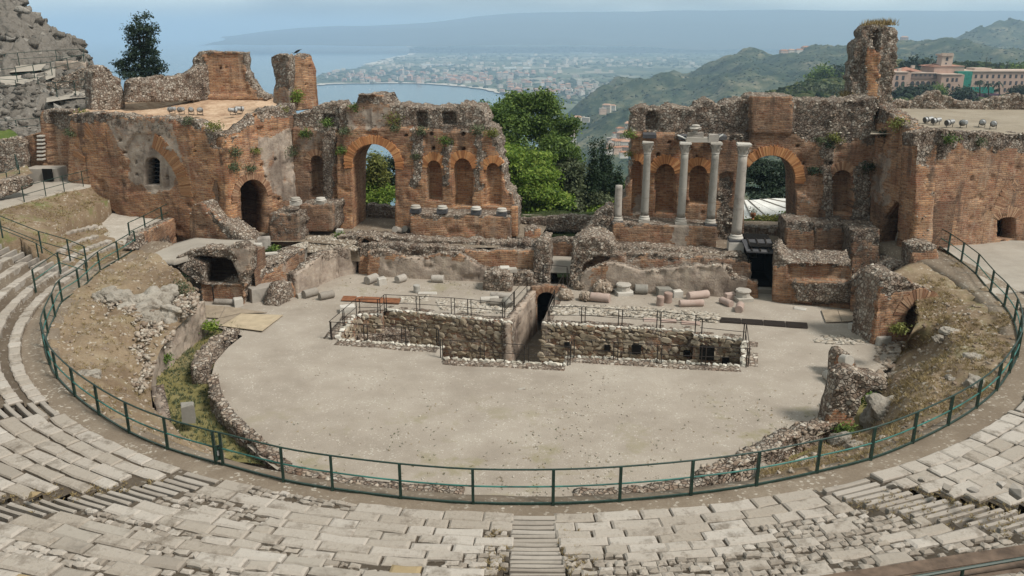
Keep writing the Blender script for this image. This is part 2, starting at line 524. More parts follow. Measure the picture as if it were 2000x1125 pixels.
M['glass'] = plain('lamp_glass', (.03, .035, .04), .15, .6, 0, .2)
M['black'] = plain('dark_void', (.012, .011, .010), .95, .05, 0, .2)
M['tarp'] = plain('white_roofing', (.66, .65, .61), .7, .3, 0, .16, 1.5)
M['terra'] = plain('terracotta', (.36, .15, .08), .8, .2, 0, .25)
M['feather'] = plain('black_feathers', (.015, .015, .016), .6, .3)

M['wallstone'] = stone_mat('pit_wall_stone', [(.0, (.17, .13, .085)), (.4, (.27, .215, .15)), (.8, (.38, .32, .24)), (1, (.50, .44, .36))], 6, st_amt=.45, stain=(.11, .085, .055))
# ------------------------------------------------------------------ builders
def hull_stone(seed, flat=.75, n=11):
    g = random.Random(seed)
    bm = bmesh.new()
    for i in range(n):
        v = Vector((g.gauss(0, 1), g.gauss(0, 1), g.gauss(0, 1))).normalized()
        m = max(abs(v.x), abs(v.y), abs(v.z))
        v = v * (.45 + .55 / m) * .55
        bm.verts.new((v.x, v.y, v.z * flat))
    bmesh.ops.convex_hull(bm, input=bm.verts)
    bmesh.ops.triangulate(bm, faces=bm.faces)
    bm.verts.index_update()
    vs = np.array([v.co[:] for v in bm.verts if v.link_faces])
    idx = {v.index: i for i, v in enumerate([v for v in bm.verts if v.link_faces])}
    fs = np.array([[idx[v.index] for v in f.verts] for f in bm.faces])
    bm.free()
    return vs, fs
STONES = [hull_stone(i) for i in range(8)]

def rand_rot(n, tilt=math.pi):
    a = rng.uniform(0, 2 * math.pi, n); b = rng.uniform(-tilt, tilt, n); c = rng.uniform(-tilt, tilt, n)
    ca, sa, cb, sb, cc, sc = np.cos(a), np.sin(a), np.cos(b), np.sin(b), np.cos(c), np.sin(c)
    Rz = np.zeros((n, 3, 3)); Rz[:, 0, 0] = ca; Rz[:, 0, 1] = -sa; Rz[:, 1, 0] = sa; Rz[:, 1, 1] = ca; Rz[:, 2, 2] = 1
    Ry = np.zeros((n, 3, 3)); Ry[:, 0, 0] = cb; Ry[:, 0, 2] = sb; Ry[:, 2, 0] = -sb; Ry[:, 2, 2] = cb; Ry[:, 1, 1] = 1
    Rx = np.zeros((n, 3, 3)); Rx[:, 1, 1] = cc; Rx[:, 1, 2] = -sc; Rx[:, 2, 1] = sc; Rx[:, 2, 2] = cc; Rx[:, 0, 0] = 1
    return Rz @ Ry @ Rx
def stones(name, P, size, mat, parent=None, tilt=math.pi, aspect=(1, 1, .8), var=.45, shapes=None, stuff=True):
    """Many loose stones joined into one mesh of kind stuff, each with its own tone."""
    P = np.asarray(P, float); n = len(P)
    if n == 0:
        return None
    shapes = shapes or STONES
    Rm = rand_rot(n, tilt)
    sz = np.asarray(size, float) * (1 + rng.uniform(-var, var, n))
    sc = sz[:, None] * np.asarray(aspect)[None, :] * (1 + rng.uniform(-.25, .25, (n, 3)))
    pick = rng.integers(0, len(shapes), n)
    Vs, Fs, A, k = [], [], [], 0
    rv = rng.random(n)
    for i, (v, f) in enumerate(shapes):
        ix = np.nonzero(pick == i)[0]
        if not len(ix):
            continue
        w = np.einsum('nij,nkj->nki', Rm[ix], v[None] * sc[ix][:, None, :]) + P[ix][:, None, :]
        Vs.append(w.reshape(-1, 3))
        Fs.append((f[None] + (np.arange(len(ix)) * len(v))[:, None, None] + k).reshape(-1, 3))
        A.append(np.repeat(rv[ix], len(v)))
        k += len(ix) * len(v)
    me = mesh_np(name, np.concatenate(Vs), [np.concatenate(Fs)])
    attr(me, 'rnd', np.concatenate(A))
    o = link(name, me, mat, parent)
    if stuff:
        o['kind'] = 'stuff'
    return o

def ragged(pts, amp, step, seed, cell):
    """Breaks straight edges of an outline into an uneven line; a third item 0 keeps the edge from that point straight."""
    g = random.Random(seed); outp = []
    n = len(pts)
    for i in range(n):
        a, b = pts[i], pts[(i + 1) % n]
        L_ = math.hypot(b[0] - a[0], b[1] - a[1])
        flag = a[2] if len(a) > 2 else 1
        k = max(1, int(L_ / step))
        nx, ny = -(b[1] - a[1]) / max(L_, 1e-6), (b[0] - a[0]) / max(L_, 1e-6)
        for j in range(k):
            t = j / k
            e = 0 if (j == 0 or not flag) else amp * flag * (g.uniform(-1, 1) * .6 + 1.2 * float(vnoise(a[0] * 1.3 + t * L_ * 1.7 + seed, seed * 3.1)))
            outp.append((a[0] + (b[0] - a[0]) * t + nx * e, a[1] + (b[1] - a[1]) * t + ny * e))
    return outp
def arch_px(x0, x1, yb, ys, yt, n=9):
    """Arched opening in pixels: jambs x0, x1 from yb up to the spring ys, crown at yt."""
    c = (x0 + x1) / 2; r = (x1 - x0) / 2
    return [(x0, yb)] + [(c - r * math.cos(math.pi * i / n), ys - (ys - yt) * math.sin(math.pi * i / n)) for i in range(n + 1)] + [(x1, yb)]

def paint(S_, Z_, pl, base, items):
    """Attribute values: base, then (polygon px, value) items with soft ragged edges."""
    a = np.full(S_.shape, float(base))
    for it in items:
        q = [pl.px(*p[:2]) for p in it[0]]
        jx = fbm(S_ * 1.6, Z_ * 1.6, 3, 3) * .5; jy = fbm(S_ * 1.6, Z_ * 1.6, 3, 8) * .5
        ins = inpoly(S_ + jx, Z_ + jy, q)
        a = np.where(ins, it[1], a)
    return a

WALL_CREST = []
def masonry(name, pl, outline, parent, holes=(), thick=.8, cell=.14, rag=.12, relief=(), rub=(0, ()), tone=(.5, ()), pla=(0, ()),
            dark=(0, ()), rough=.05, seed=1, face=0.0, fsize=.2, crest=1.0, csize=.2, off=0.0, mat=None, uvh=False, step=.28, lean=0.0, white=.35, bow=None, sz=False, rim_rub=.75):
    """A ruined wall: outline and openings are given in photo pixels on a vertical plane, with depth, broken edges, recesses and rubble on it."""
    mat = mat or M['masonry']
    toff = (lambda p: p) if sz else (lambda p: (*pl.px(p[0], p[1]), *(p[2:] or ())))
    poly = ragged([toff(p) for p in outline], rag, step, seed, cell)
    hs = [[pl.px(*p[:2]) for p in h] for h in holes]
    P = np.array(poly)
    s0, z0 = P.min(0) - cell; s1, z1 = P.max(0) + cell
    ns_, nz_ = int((s1 - s0) / cell) + 2, int((z1 - z0) / cell) + 2
    gs = s0 + np.arange(ns_ + 1) * cell; gz = z0 + np.arange(nz_ + 1) * cell
    CS, CZ = np.meshgrid(gs[:-1] + cell / 2, gz[:-1] + cell / 2, indexing='ij')
    ins = inpoly(CS, CZ, poly)
    for h in hs:
        ins &= ~inpoly(CS, CZ, h)
    # vertex grid
    used = np.zeros((ns_ + 1, nz_ + 1), int)
    for a in (0, 1):
        for b in (0, 1):
            used[a:ns_ + a, b:nz_ + b] += ins
    VS, VZ = np.meshgrid(gs, gz, indexing='ij')
    VS = VS.copy(); VZ = VZ.copy()
    bd = (used > 0) & (used < 4)
    bs, bz = VS[bd], VZ[bd]
    best, bx, by = polydist(bs, bz, poly)
    ish = np.zeros(len(bs), bool)
    for h in hs:
        e, hx, hy = polydist(bs, bz, h)
        m = e < best
        best = np.where(m, e, best); bx = np.where(m, hx, bx); by = np.where(m, hy, by); ish |= m
    mv = best < cell * .95
    VS[bd] = np.where(mv, bx, bs); VZ[bd] = np.where(mv, by, bz)
    hole_v = np.zeros_like(bd); tmp = np.zeros(len(bs), bool); tmp[ish] = True; hole_v[bd] = tmp
    vid = -np.ones(used.shape, int)
    um = used > 0
    nv = int(um.sum())
    if nv == 0:
        return None
    vid[um] = np.arange(nv)
    s, z = VS[um], VZ[um]
    dep = fbm(s * .9, z * .9, 4, seed) * rough * 2 + np.clip(fbm(s * 1.7, z * 1.7, 4, seed + 9) - .22, 0, 1) * .35
    rv = paint(s, z, pl, rub[0], rub[1]); tv = paint(s, z, pl, tone[0], tone[1]); pv = paint(s, z, pl, pla[0], pla[1])
    dv = paint(s, z, pl, dark[0], dark[1])
    dep = dep + np.where(rv > .5, fbm(s * 3.1, z * 3.1, 3, seed + 5) * .16 + .04, 0)
    for it in relief:
        q = [pl.px(*p[:2]) for p in it[0]]
        if len(it) > 2:
            m = inpoly(s + fbm(s * 2, z * 2, 3, seed) * it[2], z + fbm(s * 2, z * 2, 3, seed + 4) * it[2], q)
        else:
            m = inpoly(s, z, q)
        dep = np.where(m, dep * .6 + it[1], dep)
    if lean:
        dep = dep + (z - z.min()) * lean
    if bow is not None:
        bowv = bow(s)
    else:
        bowv = np.zeros_like(s)
    o_ = dep + off + bowv
    d = np.array(pl.d); nn = np.array(pl.n); a0 = np.array(pl.a)
    base = a0[None] + s[:, None] * d[None]
    base[:, 2] = z
    V = [base + o_[:, None] * nn[None]]
    ii, jj = np.nonzero(ins)
    q0, q1, q2, q3 = vid[ii, jj], vid[ii + 1, jj], vid[ii + 1, jj + 1], vid[ii, jj + 1]
    cross = pl.d.cross(Vector((0, 0, 1))).dot(pl.n)
    front = np.stack([q0, q1, q2, q3], 1)
    if cross > 0:
        front = front[:, ::-1]
    faces = [front]
    uvs = [np.stack([s, z], 1)]
    # rim
    m_ = max(1, int(round(thick / .45)))
    edges = []
    pad = np.zeros((ns_ + 2, nz_ + 2), bool); pad[1:-1, 1:-1] = ins
    for (di, dj, A, B) in ((-1, 0, (0, 1), (0, 0)), (1, 0, (1, 0), (1, 1)), (0, -1, (0, 0), (1, 0)), (0, 1, (1, 1), (0, 1))):
        e = ins & ~pad[1 + di:ns_ + 1 + di, 1 + dj:nz_ + 1 + dj]
        i, j = np.nonzero(e)
        edges.append(np.stack([vid[i + A[0], j + A[1]], vid[i + B[0], j + B[1]]], 1))
    edges = np.concatenate(edges)
    bv = np.unique(edges)
    loc = -np.ones(nv, int); loc[bv] = np.arange(len(bv))
    hv = hole_v[um][bv]
    rowid = [bv]
    k = nv
    rs, rz_ = s[bv], z[bv]
    cs_ = s.mean()
    for t in range(1, m_ + 1):
        f = t / m_
        amp = np.where(hv, .02, rag * .8)
        js = amp * fbm(rs * 2.3 + t * 3.7, rz_ * 2.3, 3, seed + t); jz = amp * fbm(rs * 2.3, rz_ * 2.3 + t * 5.1, 3, seed + 20 + t)
        bb = a0[None] + (rs + js)[:, None] * d[None]
        bb[:, 2] = rz_ + jz
        V.append(bb + ((o_[bv] * (1 - f) + (thick + off + bowv[bv]) * f)[:, None]) * nn[None])
        rowid.append(k + np.arange(len(bv)))
        k += len(bv)
    rim = []
    ea, eb = loc[edges[:, 0]], loc[edges[:, 1]]
    for t in range(m_):
        r0, r1 = rowid[t], rowid[t + 1]
        q = np.stack([r0[ea], r0[eb], r1[eb], r1[ea]], 1)
        rim.append(q if cross > 0 else q[:, ::-1])
    faces += rim
    # back
    bid = -np.ones(nv, int); bid[bv] = rowid[-1]
    inner = np.nonzero(bid < 0)[0]
    bb = a0[None] + s[inner][:, None] * d[None]
    bb[:, 2] = z[inner]
    V.append(bb + (thick + off + bowv[inner] + 0 * s[inner])[:, None] * nn[None])
    bid[inner] = k + np.arange(len(inner)); k += len(inner)
    faces.append(bid[front][:, ::-1])
    V = np.concatenate(V)
    me = mesh_np(name, V, faces)
    full = lambda v: np.concatenate([v] + [v[bv]] * m_ + [v[inner]])
    topness = full(rv)
    zall = V[:, 2]
    # broken crests and ends show the rubble core
    crest_rub = np.concatenate([rv] + [np.where(hv, rv[bv], np.maximum(rv[bv], rim_rub))] * m_ + [rv[inner]])
    attr(me, 'rub', crest_rub); attr(me, 'tone', full(tv)); attr(me, 'pla', full(pv)); attr(me, 'dark', full(dv))
    # uv
    nf = len(me.polygons)
    lv = np.empty(len(me.loops), np.int32); me.loops.foreach_get('vertex_index', lv)
    ss = (V - a0[None]) @ d; oo = (V - a0[None]) @ nn
    cnt_front = len(front) * 4; cnt_rim = sum(len(r) for r in rim) * 4
    pn = np.empty(nf * 3, np.float32); me.polygons.foreach_get('normal', pn); pn = pn.reshape(-1, 3)
    pn4 = np.repeat(pn, 4, 0)
    side = np.abs(pn4 @ d) > .6; top = np.abs(pn4[:, 2]) > .6
    uu = ss[lv].copy(); vv = V[lv, 2].copy()
    isr = np.zeros(len(lv), bool); isr[cnt_front:cnt_front + cnt_rim] = True
    uu = np.where(isr & side, oo[lv], uu); vv = np.where(isr & top, oo[lv] * .5, vv)
    ul = me.uv_layers.new(name='UVMap')
    ul.data.foreach_set('uv', np.stack([uu, vv], 1).astype(np.float32).ravel())
    ob = link(name, me, mat, parent)
    # rubble stones lying on the broken crest
    if crest > 0:
        n0 = len(front); n1 = n0 + sum(len(r) for r in rim)
        fc = np.array([V[r].mean(1) for r in rim]).reshape(-1, 3) if rim else np.zeros((0, 3))
        fn = pn[n0:n1]
        hr = np.concatenate([(hv[ea] & hv[eb])] * m_)
        up = (fn[:, 2] > .35) & ~hr
        fc = fc[up]
        nst = int(len(fc) * crest * (cell * .45) / .05)
        if nst:
            pick = rng.integers(0, len(fc), nst)
            pp = fc[pick] + rng.uniform(-1, 1, (nst, 1)) * d[None] * cell * .5 + rng.uniform(-.5, .5, (nst, 1)) * nn[None] * .42
            pp[:, 2] += rng.uniform(-.09, .0, nst)
            kw = rng.random(nst) < white * .28
            for lab, sel, mt in (('crest_rubble', ~kw, M['rubble']), ('pale_crest_rubble', kw, M['rubble_white'])):
                stones(lab, pp[sel], csize * .62, mt, parent, .5, var=.7)
    if face > 0:
        cc = np.stack([q0, q1, q2, q3], 1)
        wgt = rv[cc].mean(1)
        ok = np.nonzero((wgt > .45) & (pv[cc].mean(1) < .5))[0]
        nst = int(len(ok) * cell * cell * face * .3 / (fsize * fsize))
        if nst:
            pick = ok[rng.integers(0, len(ok), nst)]
            w4 = rng.dirichlet((1, 1, 1, 1), nst)
            pp = np.einsum('nk,nkj->nj', w4, V[cc[pick]])
            kw = rng.random(nst) < white * .5
            for lab, sel, mt in (('face_rubble', ~kw, M['rubble']), ('pale_face_rubble', kw, M['rubble_white'])):
                stones(lab, pp[sel], fsize * .72, mt, parent, .35, aspect=(1, .9, .62), var=.7)
    return ob

_wedge_cache = {}
def arch_ring(pl, c, spring, apex, x_edge, parent, width=.55, n=30, a0=0, a1=180, off=-.06, depth=.35, mat=None, skip=0.0):
    """Ring of brick wedges round an arch: c, spring, apex, x_edge in pixels give centre and radius on the plane."""
    mat = mat or M['arch']
    sc, zc = pl.px(c, spring)
    _, za = pl.px(c, apex)
    s1, _ = pl.px(x_edge, spring)
    rx, rz = abs(s1 - sc), za - zc
    for i in range(n):
        if random.random() < skip:
            continue
        t0 = R(a0 + (a1 - a0) * (i + .06) / n); t1 = R(a0 + (a1 - a0) * (i + .94) / n)
        wj = width * random.uniform(.88, 1.08); oj = off + random.uniform(-.025, .02)
        vs = []
        for o_ in (oj, oj + depth):
            for (t, e) in ((t0, 0), (t1, 0), (t1, wj), (t0, wj)):
                vs.append(pl.w(sc + (rx + e) * math.cos(t), zc + (rz + e) * math.sin(t), o_))
        mb = MB().add(vs, [(0, 1, 2, 3), (7, 6, 5, 4), (0, 4, 5, 1), (1, 5, 6, 2), (2, 6, 7, 3), (3, 7, 4, 0)])
        mb.build('arch_brick', mat, parent)

def loft(name, rows, mat, parent=None, nu=40, nv=30, amp=.08, freq=1.0, seed=1, smooth=True, world=False, attrs=None, oct=4, edge=False, skirt=0.0, ridge=None):
    """Ground surface through rows of points (photo pixel x, y and the height z there, or world points)."""
    Rw = []
    for r in rows:
        pts = [Vector(p) if world else at_z(*p) for p in r]
        L_ = [0]
        for a, b in zip(pts[:-1], pts[1:]):
            L_.append(L_[-1] + (b - a).length)
        t = np.linspace(0, L_[-1], nu)
        A = np.array(pts)
        Rw.append(np.stack([np.interp(t, L_, A[:, i]) for i in range(3)], 1))
    Rw = np.array(Rw)
    tt = np.linspace(0, len(rows) - 1, nv)
    G = np.stack([np.stack([np.interp(tt, np.arange(len(rows)), Rw[:, j, i]) for j in range(nu)], 1) for i in range(3)], 2)
    if edge:
        fade = np.ones((nv, nu))
    else:
        e = np.minimum(np.arange(nv), np.arange(nv)[::-1]); fade = np.clip(e / 2.0, 0, 1)[:, None] * np.ones((1, nu))
    G[..., 2] += amp * 2 * fbm(G[..., 0] * freq, G[..., 1] * freq, oct, seed) * fade
    if ridge:
        G[..., 2] -= ridge[0] * np.abs(fbm(G[..., 0] * ridge[1], G[..., 1] * ridge[1] * .5, 4, seed + 2)) * 2 - ridge[0] * .25
    idx = np.arange(nv * nu).reshape(nv, nu)
    q = np.stack([idx[:-1, :-1], idx[:-1, 1:], idx[1:, 1:], idx[1:, :-1]], -1).reshape(-1, 4)
    V = G.reshape(-1, 3)
    a, b, c = V[q[0][0]], V[q[0][1]], V[q[0][3]]
    nrm = np.zeros(3)
    for f in q[:: max(1, len(q) // 50)]:
        nrm += np.cross(V[f[1]] - V[f[0]], V[f[3]] - V[f[0]])
    if nrm[2] < 0:
        q = q[:, ::-1]
    if skirt:
        ring_ = np.concatenate([idx[0, :], idx[1:, -1], idx[-1, -2::-1], idx[-2:0:-1, 0]])
        n0 = len(V)
        low = V[ring_].copy(); low[:, 2] -= skirt
        low[:, :2] += rng.normal(0, .05, (len(low), 2))
        k_ = np.arange(len(ring_)); k2 = (k_ + 1) % len(ring_)
        q = np.concatenate([q, np.stack([ring_[k_], ring_[k2], n0 + k2, n0 + k_], 1)])
        V = np.concatenate([V, low])
    me = mesh_np(name, V, [q])
    for an, av in (attrs or {}).items():
        attr(me, an, np.full(len(V), av))
    o = link(name, me, mat, parent, smooth)
    return o, G
def scatter_on(G, n, lift=0.0, mask=None):
    """Random points on a loft grid, even by area."""
    a, b, c, d = G[:-1, :-1], G[:-1, 1:], G[1:, 1:], G[1:, :-1]
    ar = np.linalg.norm(np.cross(b - a, d - a), axis=-1).ravel()
    p = ar / ar.sum()
    k = rng.choice(len(p), n, p=p)
    i, j = np.unravel_index(k, G[:-1, :-1].shape[:2])
    u = rng.random((n, 1)); v = rng.random((n, 1))
    P = (a[i, j] * (1 - u) + b[i, j] * u) * (1 - v) + (d[i, j] * (1 - u) + c[i, j] * u) * v
    P[:, 2] += lift
    if mask is not None:
        P = P[mask(P)]
    return P

def blades(name, P, h, mat, parent=None, spread=.5, wid=.02, per=3, kindstuff=True):
    """Grass blades: thin tapering triangles."""
    P = np.repeat(np.asarray(P), per, 0); n = len(P)
    a = rng.uniform(0, 2 * math.pi, n); hh = h * rng.uniform(.5, 1.3, n)
    lean = rng.normal(0, spread, (n, 2)) * hh[:, None]
    base = P + np.concatenate([rng.normal(0, h * .3, (n, 2)), np.zeros((n, 1))], 1)
    dx = np.stack([np.cos(a), np.sin(a), np.zeros(n)], 1) * wid
    tip = base + np.concatenate([lean, hh[:, None]], 1)
    V = np.stack([base - dx, base + dx, tip], 1).reshape(-1, 3)
    Fc = np.arange(n * 3).reshape(-1, 3)
    me = mesh_np(name, V, [Fc])
    attr(me, 'rnd', np.repeat(rng.random(n), 3))
    o = link(name, me, mat, parent)
    if kindstuff:
        o['kind'] = 'stuff'
    return o

def leaf_cloud(centers, radii, n_clump, per, leaf, up=.35, shell=.55, squash=1.0, droop=0.0):
    """Arrays of leaf quads in clumps on the outer part of ellipsoid lobes."""
    C = np.asarray(centers, float); Rr = np.asarray(radii, float)
    vol = Rr.prod(1) ** .667
    k = rng.choice(len(C), n_clump, p=vol / vol.sum())
    d = rng.normal(size=(n_clump, 3)); d /= np.linalg.norm(d, axis=1)[:, None]
    rr = shell + (1 - shell) * rng.random(n_clump) ** .6
    cc = C[k] + d * Rr[k] * rr[:, None]
    cl = rng.normal(0, 1, (n_clump, per, 3)) * (leaf * 2.2) * np.array([1, 1, .55 * squash])
    P = (cc[:, None] + cl).reshape(-1, 3)
    out_ = np.repeat(d, per, 0)
    n = len(P)
    nrm = out_ * .7 + rng.normal(0, .55, (n, 3)) + np.array([0, 0, up])
    nrm /= np.linalg.norm(nrm, axis=1)[:, None]
    t = np.cross(nrm, rng.normal(size=(n, 3))); t /= np.linalg.norm(t, axis=1)[:, None]
    b = np.cross(nrm, t)
    t[:, 2] -= droop
    L_ = leaf * rng.uniform(.6, 1.3, (n, 1))
    V = np.stack([P - t * L_, P + b * L_ * .5 - nrm * L_ * .12, P + t * L_, P - b * L_ * .5 - nrm * L_ * .12], 1).reshape(-1, 3)
    return V, np.repeat(np.repeat(rng.random(n_clump), per) * .6 + rng.random(n) * .4, 4)
def leaf_mat(name, stops, trans=.38):
    k = NT(name, .6, .25)
    k.color(k.ramp(k.attr('rnd'), stops))
    try:
        k.b.inputs['Transmission Weight'].default_value = 0
        k.b.inputs['Subsurface Weight'].default_value = 0
    except Exception:
        pass
    tr = k.n('ShaderNodeBsdfTranslucent', {'Color': k.ramp(k.attr('rnd'), [(p, tuple(min(1, x * 1.3) for x in c)) for p, c in stops])})
    ms = k.n('ShaderNodeMixShader', {0: trans, 1: k.b.outputs[0], 2: tr.outputs[0]})
    k.t.links.new(ms.outputs[0], k.t.nodes['Material Output'].inputs['Surface'])
    return k.m
def crown(name, centers, radii, n_clump, per, leaf, mat, parent, **kw):
    if n_clump > 300 and kw.get('up', .35) < .8:          # break each big lobe into smaller leaf masses
        c2, r2 = [], []
        for c, r in zip(centers, radii):
            for _ in range(8):
                d = rng.normal(size=3); d /= np.linalg.norm(d); d[2] = d[2] * .8 + .15
                c2.append(np.asarray(c) + d * np.asarray(r) * rng.uniform(.55, .95)); r2.append(np.asarray(r) * rng.uniform(.26, .46))
        centers, radii = c2, r2
    V, a = leaf_cloud(centers, radii, n_clump, per, leaf, **kw)
    me = mesh_np(name, V, [np.arange(len(V)).reshape(-1, 4)])
    attr(me, 'rnd', a)
    return link(name, me, mat, parent)
def trunk(name, base, tops, r, mat, parent, seg=5):
    """Tapered trunk that forks into limbs."""
    mb = MB()
    g = random.Random(int(base[0] * 7 + base[1] * 3))
    base = Vector(base)
    mid = base + (Vector(tops[0]) - base) * .4 + Vector((g.uniform(-.2, .2), g.uniform(-.2, .2), 0))
    mb.tube(base, mid, r, 8, r * .75)
    for t in tops:
        t = Vector(t)
        k = mid + (t - mid) * .5 + Vector((g.uniform(-.3, .3), g.uniform(-.3, .3), g.uniform(0, .4)))
        mb.tube(mid - (k - mid) * .03, k, r * .6, 6, r * .35)
        mb.tube(k - (t - k) * .03, t, r * .35, 5, r * .08)
    return mb.build(name, mat, parent)
M['leaf_bright'] = leaf_mat('bright_leaves', [(0, (.016, .042, .006)), (.25, (.085, .155, .02)), (.6, (.20, .29, .045)), (1, (.36, .42, .095))])
M['leaf_mid'] = leaf_mat('green_leaves', [(0, (.010, .024, .006)), (.3, (.045, .085, .02)), (.65, (.13, .20, .042)), (1, (.25, .32, .085))])
M['leaf_dark'] = leaf_mat('dark_needles', [(0, (.010, .018, .010)), (.5, (.020, .038, .020)), (1, (.045, .068, .034))], .12)
M['leaf_cyp'] = leaf_mat('cypress_leaves', [(0, (.008, .018, .008)), (.5, (.018, .038, .014)), (1, (.034, .062, .022))], .12)
M['leaf_olive'] = leaf_mat('olive_leaves', [(0, (.040, .055, .028)), (.5, (.085, .105, .052)), (1, (.15, .17, .085))], .2)
M['leaf_yellow'] = leaf_mat('yellow_green_leaves', [(0, (.06, .075, .018)), (.5, (.14, .155, .035)), (1, (.27, .25, .07))], .25)
M['straw'] = leaf_mat('dry_grass', [(0, (.13, .09, .04)), (.5, (.25, .185, .085)), (1, (.38, .30, .15))], .2)
M['bark'] = plain('bark', (.075, .055, .04), .95, .1, 0, .35, 5, .6)
def vault_box(pl, x0, x1, yb, yt, d0, d1, name, parent, mat, dtop=.3):
    """Back wall and sides of a room behind an opening, so that one looks into depth and not through."""
    s0_, zb = pl.px(x0, yb); s1_, zt = pl.px(x1, yt)
    s0_ -= .3; s1_ += .3; zt += dtop; zb -= .1
    a, b, c, d = pl.w(s0_, zb, d0), pl.w(s1_, zb, d0), pl.w(s1_, zb, d1), pl.w(s0_, zb, d1)
    up = Vector((0, 0, zt - zb))
    mb = MB()
    mb.add([a, b, c, d, a + up, b + up, c + up, d + up], [(0, 3, 7, 4), (1, 5, 6, 2), (3, 2, 6, 7), (4, 7, 6, 5), (0, 1, 2, 3)])
    me = mb.mesh()
    for an, v in (('rub', .2), ('tone', .2), ('pla', .1), ('dark', .4)):  # 'dark' paints the interior shade into the colour of these walls
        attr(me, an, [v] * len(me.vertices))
    ul = me.uv_layers.new(name='UVMap')
    for p in me.polygons:
        for li in p.loop_indices:
            co = me.vertices[me.loops[li].vertex_index].co
            ul.data[li].uv = (co.x + co.y, co.z)
    return link(name, me, mat, parent)
# ------------------------------------------------------------------ the ground of the theatre
CX, CY = 0.786, 43.89                         # centre of the orchestra circle
RING_Z = 2.6
def pol(ang, r, z=0.0):
    a = R(ang)
    return Vector((CX + r * math.cos(a), CY + r * math.sin(a), z))

def sheet(name, outline, holes, cell, mat, z=0.0, amp=.03, freq=.6, grass=None, seed=1, skirt=0.0):
    """Flat ground with holes cut to their outlines (world plan points)."""
    P = np.array([p[:2] for p in outline], float)
    x0, y0 = P.min(0) - cell; x1, y1 = P.max(0) + cell
    nx, ny = int((x1 - x0) / cell) + 2, int((y1 - y0) / cell) + 2
    gx = x0 + np.arange(nx + 1) * cell; gy = y0 + np.arange(ny + 1) * cell
    CXg, CYg = np.meshgrid(gx[:-1] + cell / 2, gy[:-1] + cell / 2, indexing='ij')
    ins = inpoly(CXg, CYg, outline)
    for h in holes:
        ins &= ~inpoly(CXg, CYg, h)
    used = np.zeros((nx + 1, ny + 1), int)
    for a in (0, 1):
        for b in (0, 1):
            used[a:nx + a, b:ny + b] += ins
    VX, VY = [v.copy() for v in np.meshgrid(gx, gy, indexing='ij')]
    bd = (used > 0) & (used < 4)
    best, bx, by = polydist(VX[bd], VY[bd], outline)
    hm = np.zeros(len(best), bool)
    for h in holes:
        e, hx, hy = polydist(VX[bd], VY[bd], h)
        m = e < best
        best = np.where(m, e, best); bx = np.where(m, hx, bx); by = np.where(m, hy, by); hm |= m
    mv = best < cell
    VX[bd] = np.where(mv, bx, VX[bd]); VY[bd] = np.where(mv, by, VY[bd])
    um = used > 0
    vid = -np.ones(used.shape, int); vid[um] = np.arange(um.sum())
    x, y = VX[um], VY[um]
    zz = z + amp * fbm(x * freq, y * freq, 4, seed)
    V = np.stack([x, y, zz], 1)
    ii, jj = np.nonzero(ins)
    q = np.stack([vid[ii, jj], vid[ii + 1, jj], vid[ii + 1, jj + 1], vid[ii, jj + 1]], 1)
    me = mesh_np(name, V, [q])
    g = np.zeros(len(V)) if grass is None else grass(x, y)
    attr(me, 'grass', g)
    return link(name, me, mat, None, True), V, q

Z0 = lambda pts: [at_z(x, y, 0) for x, y in pts]
PIT_L = Z0([(661, 662), (697, 618), (744, 617), (750, 606), (998, 632), (1000, 630), (1048, 572), (1086, 572), (1057, 634), (1083, 633), (1353, 649), (1355, 657), (1449, 666),
            (1446, 714), (1347, 711), (1202, 702), (1104, 695), (1104, 711), (1078, 713), (1027, 707), (866, 699), (864, 678), (761, 676)])
floor_out = Z0([(545, 590), (590, 565), (640, 545), (695, 528), (720, 533), (942, 545), (1050, 553), (1139, 558), (1478, 574), (1540, 588), (1665, 598), (1725, 640), (1765, 690), (1700, 745), (1660, 770),
                (1640, 835), (1600, 850), (1480, 905), (1380, 948), (1300, 985), (1000, 1000), (700, 990), (552, 925), (505, 890), (466, 855), (436, 820), (416, 782), (409, 748), (420, 708), (446, 678), (474, 656), (430, 640), (385, 628), (380, 600), (400, 570), (500, 585)])
def grass_amt(x, y):
    a = np.zeros_like(x)
    for (px, py, r, s) in ((980, 900, 5.5, .9), (820, 850, 3.5, .75), (1080, 890, 5, .9), (1530, 830, 4.0, 1.0), (1420, 850, 3.5, .9), (700, 550, 3.5, .7), (900, 560, 3.5, .8), (620, 580, 2.0, .6), (560, 880, 4, .8), (1250, 880, 4, .6)):
        c = at_z(px, py, 0)
        a = np.maximum(a, s * np.clip(1.3 - np.hypot(x - c.x, y - c.y) / r, 0, 1))
    return a
orch, OV, OQ = sheet('orchestra_ground', floor_out, [PIT_L], .3, M['orch'], amp=.05, grass=grass_amt)
kind(orch, 'structure')

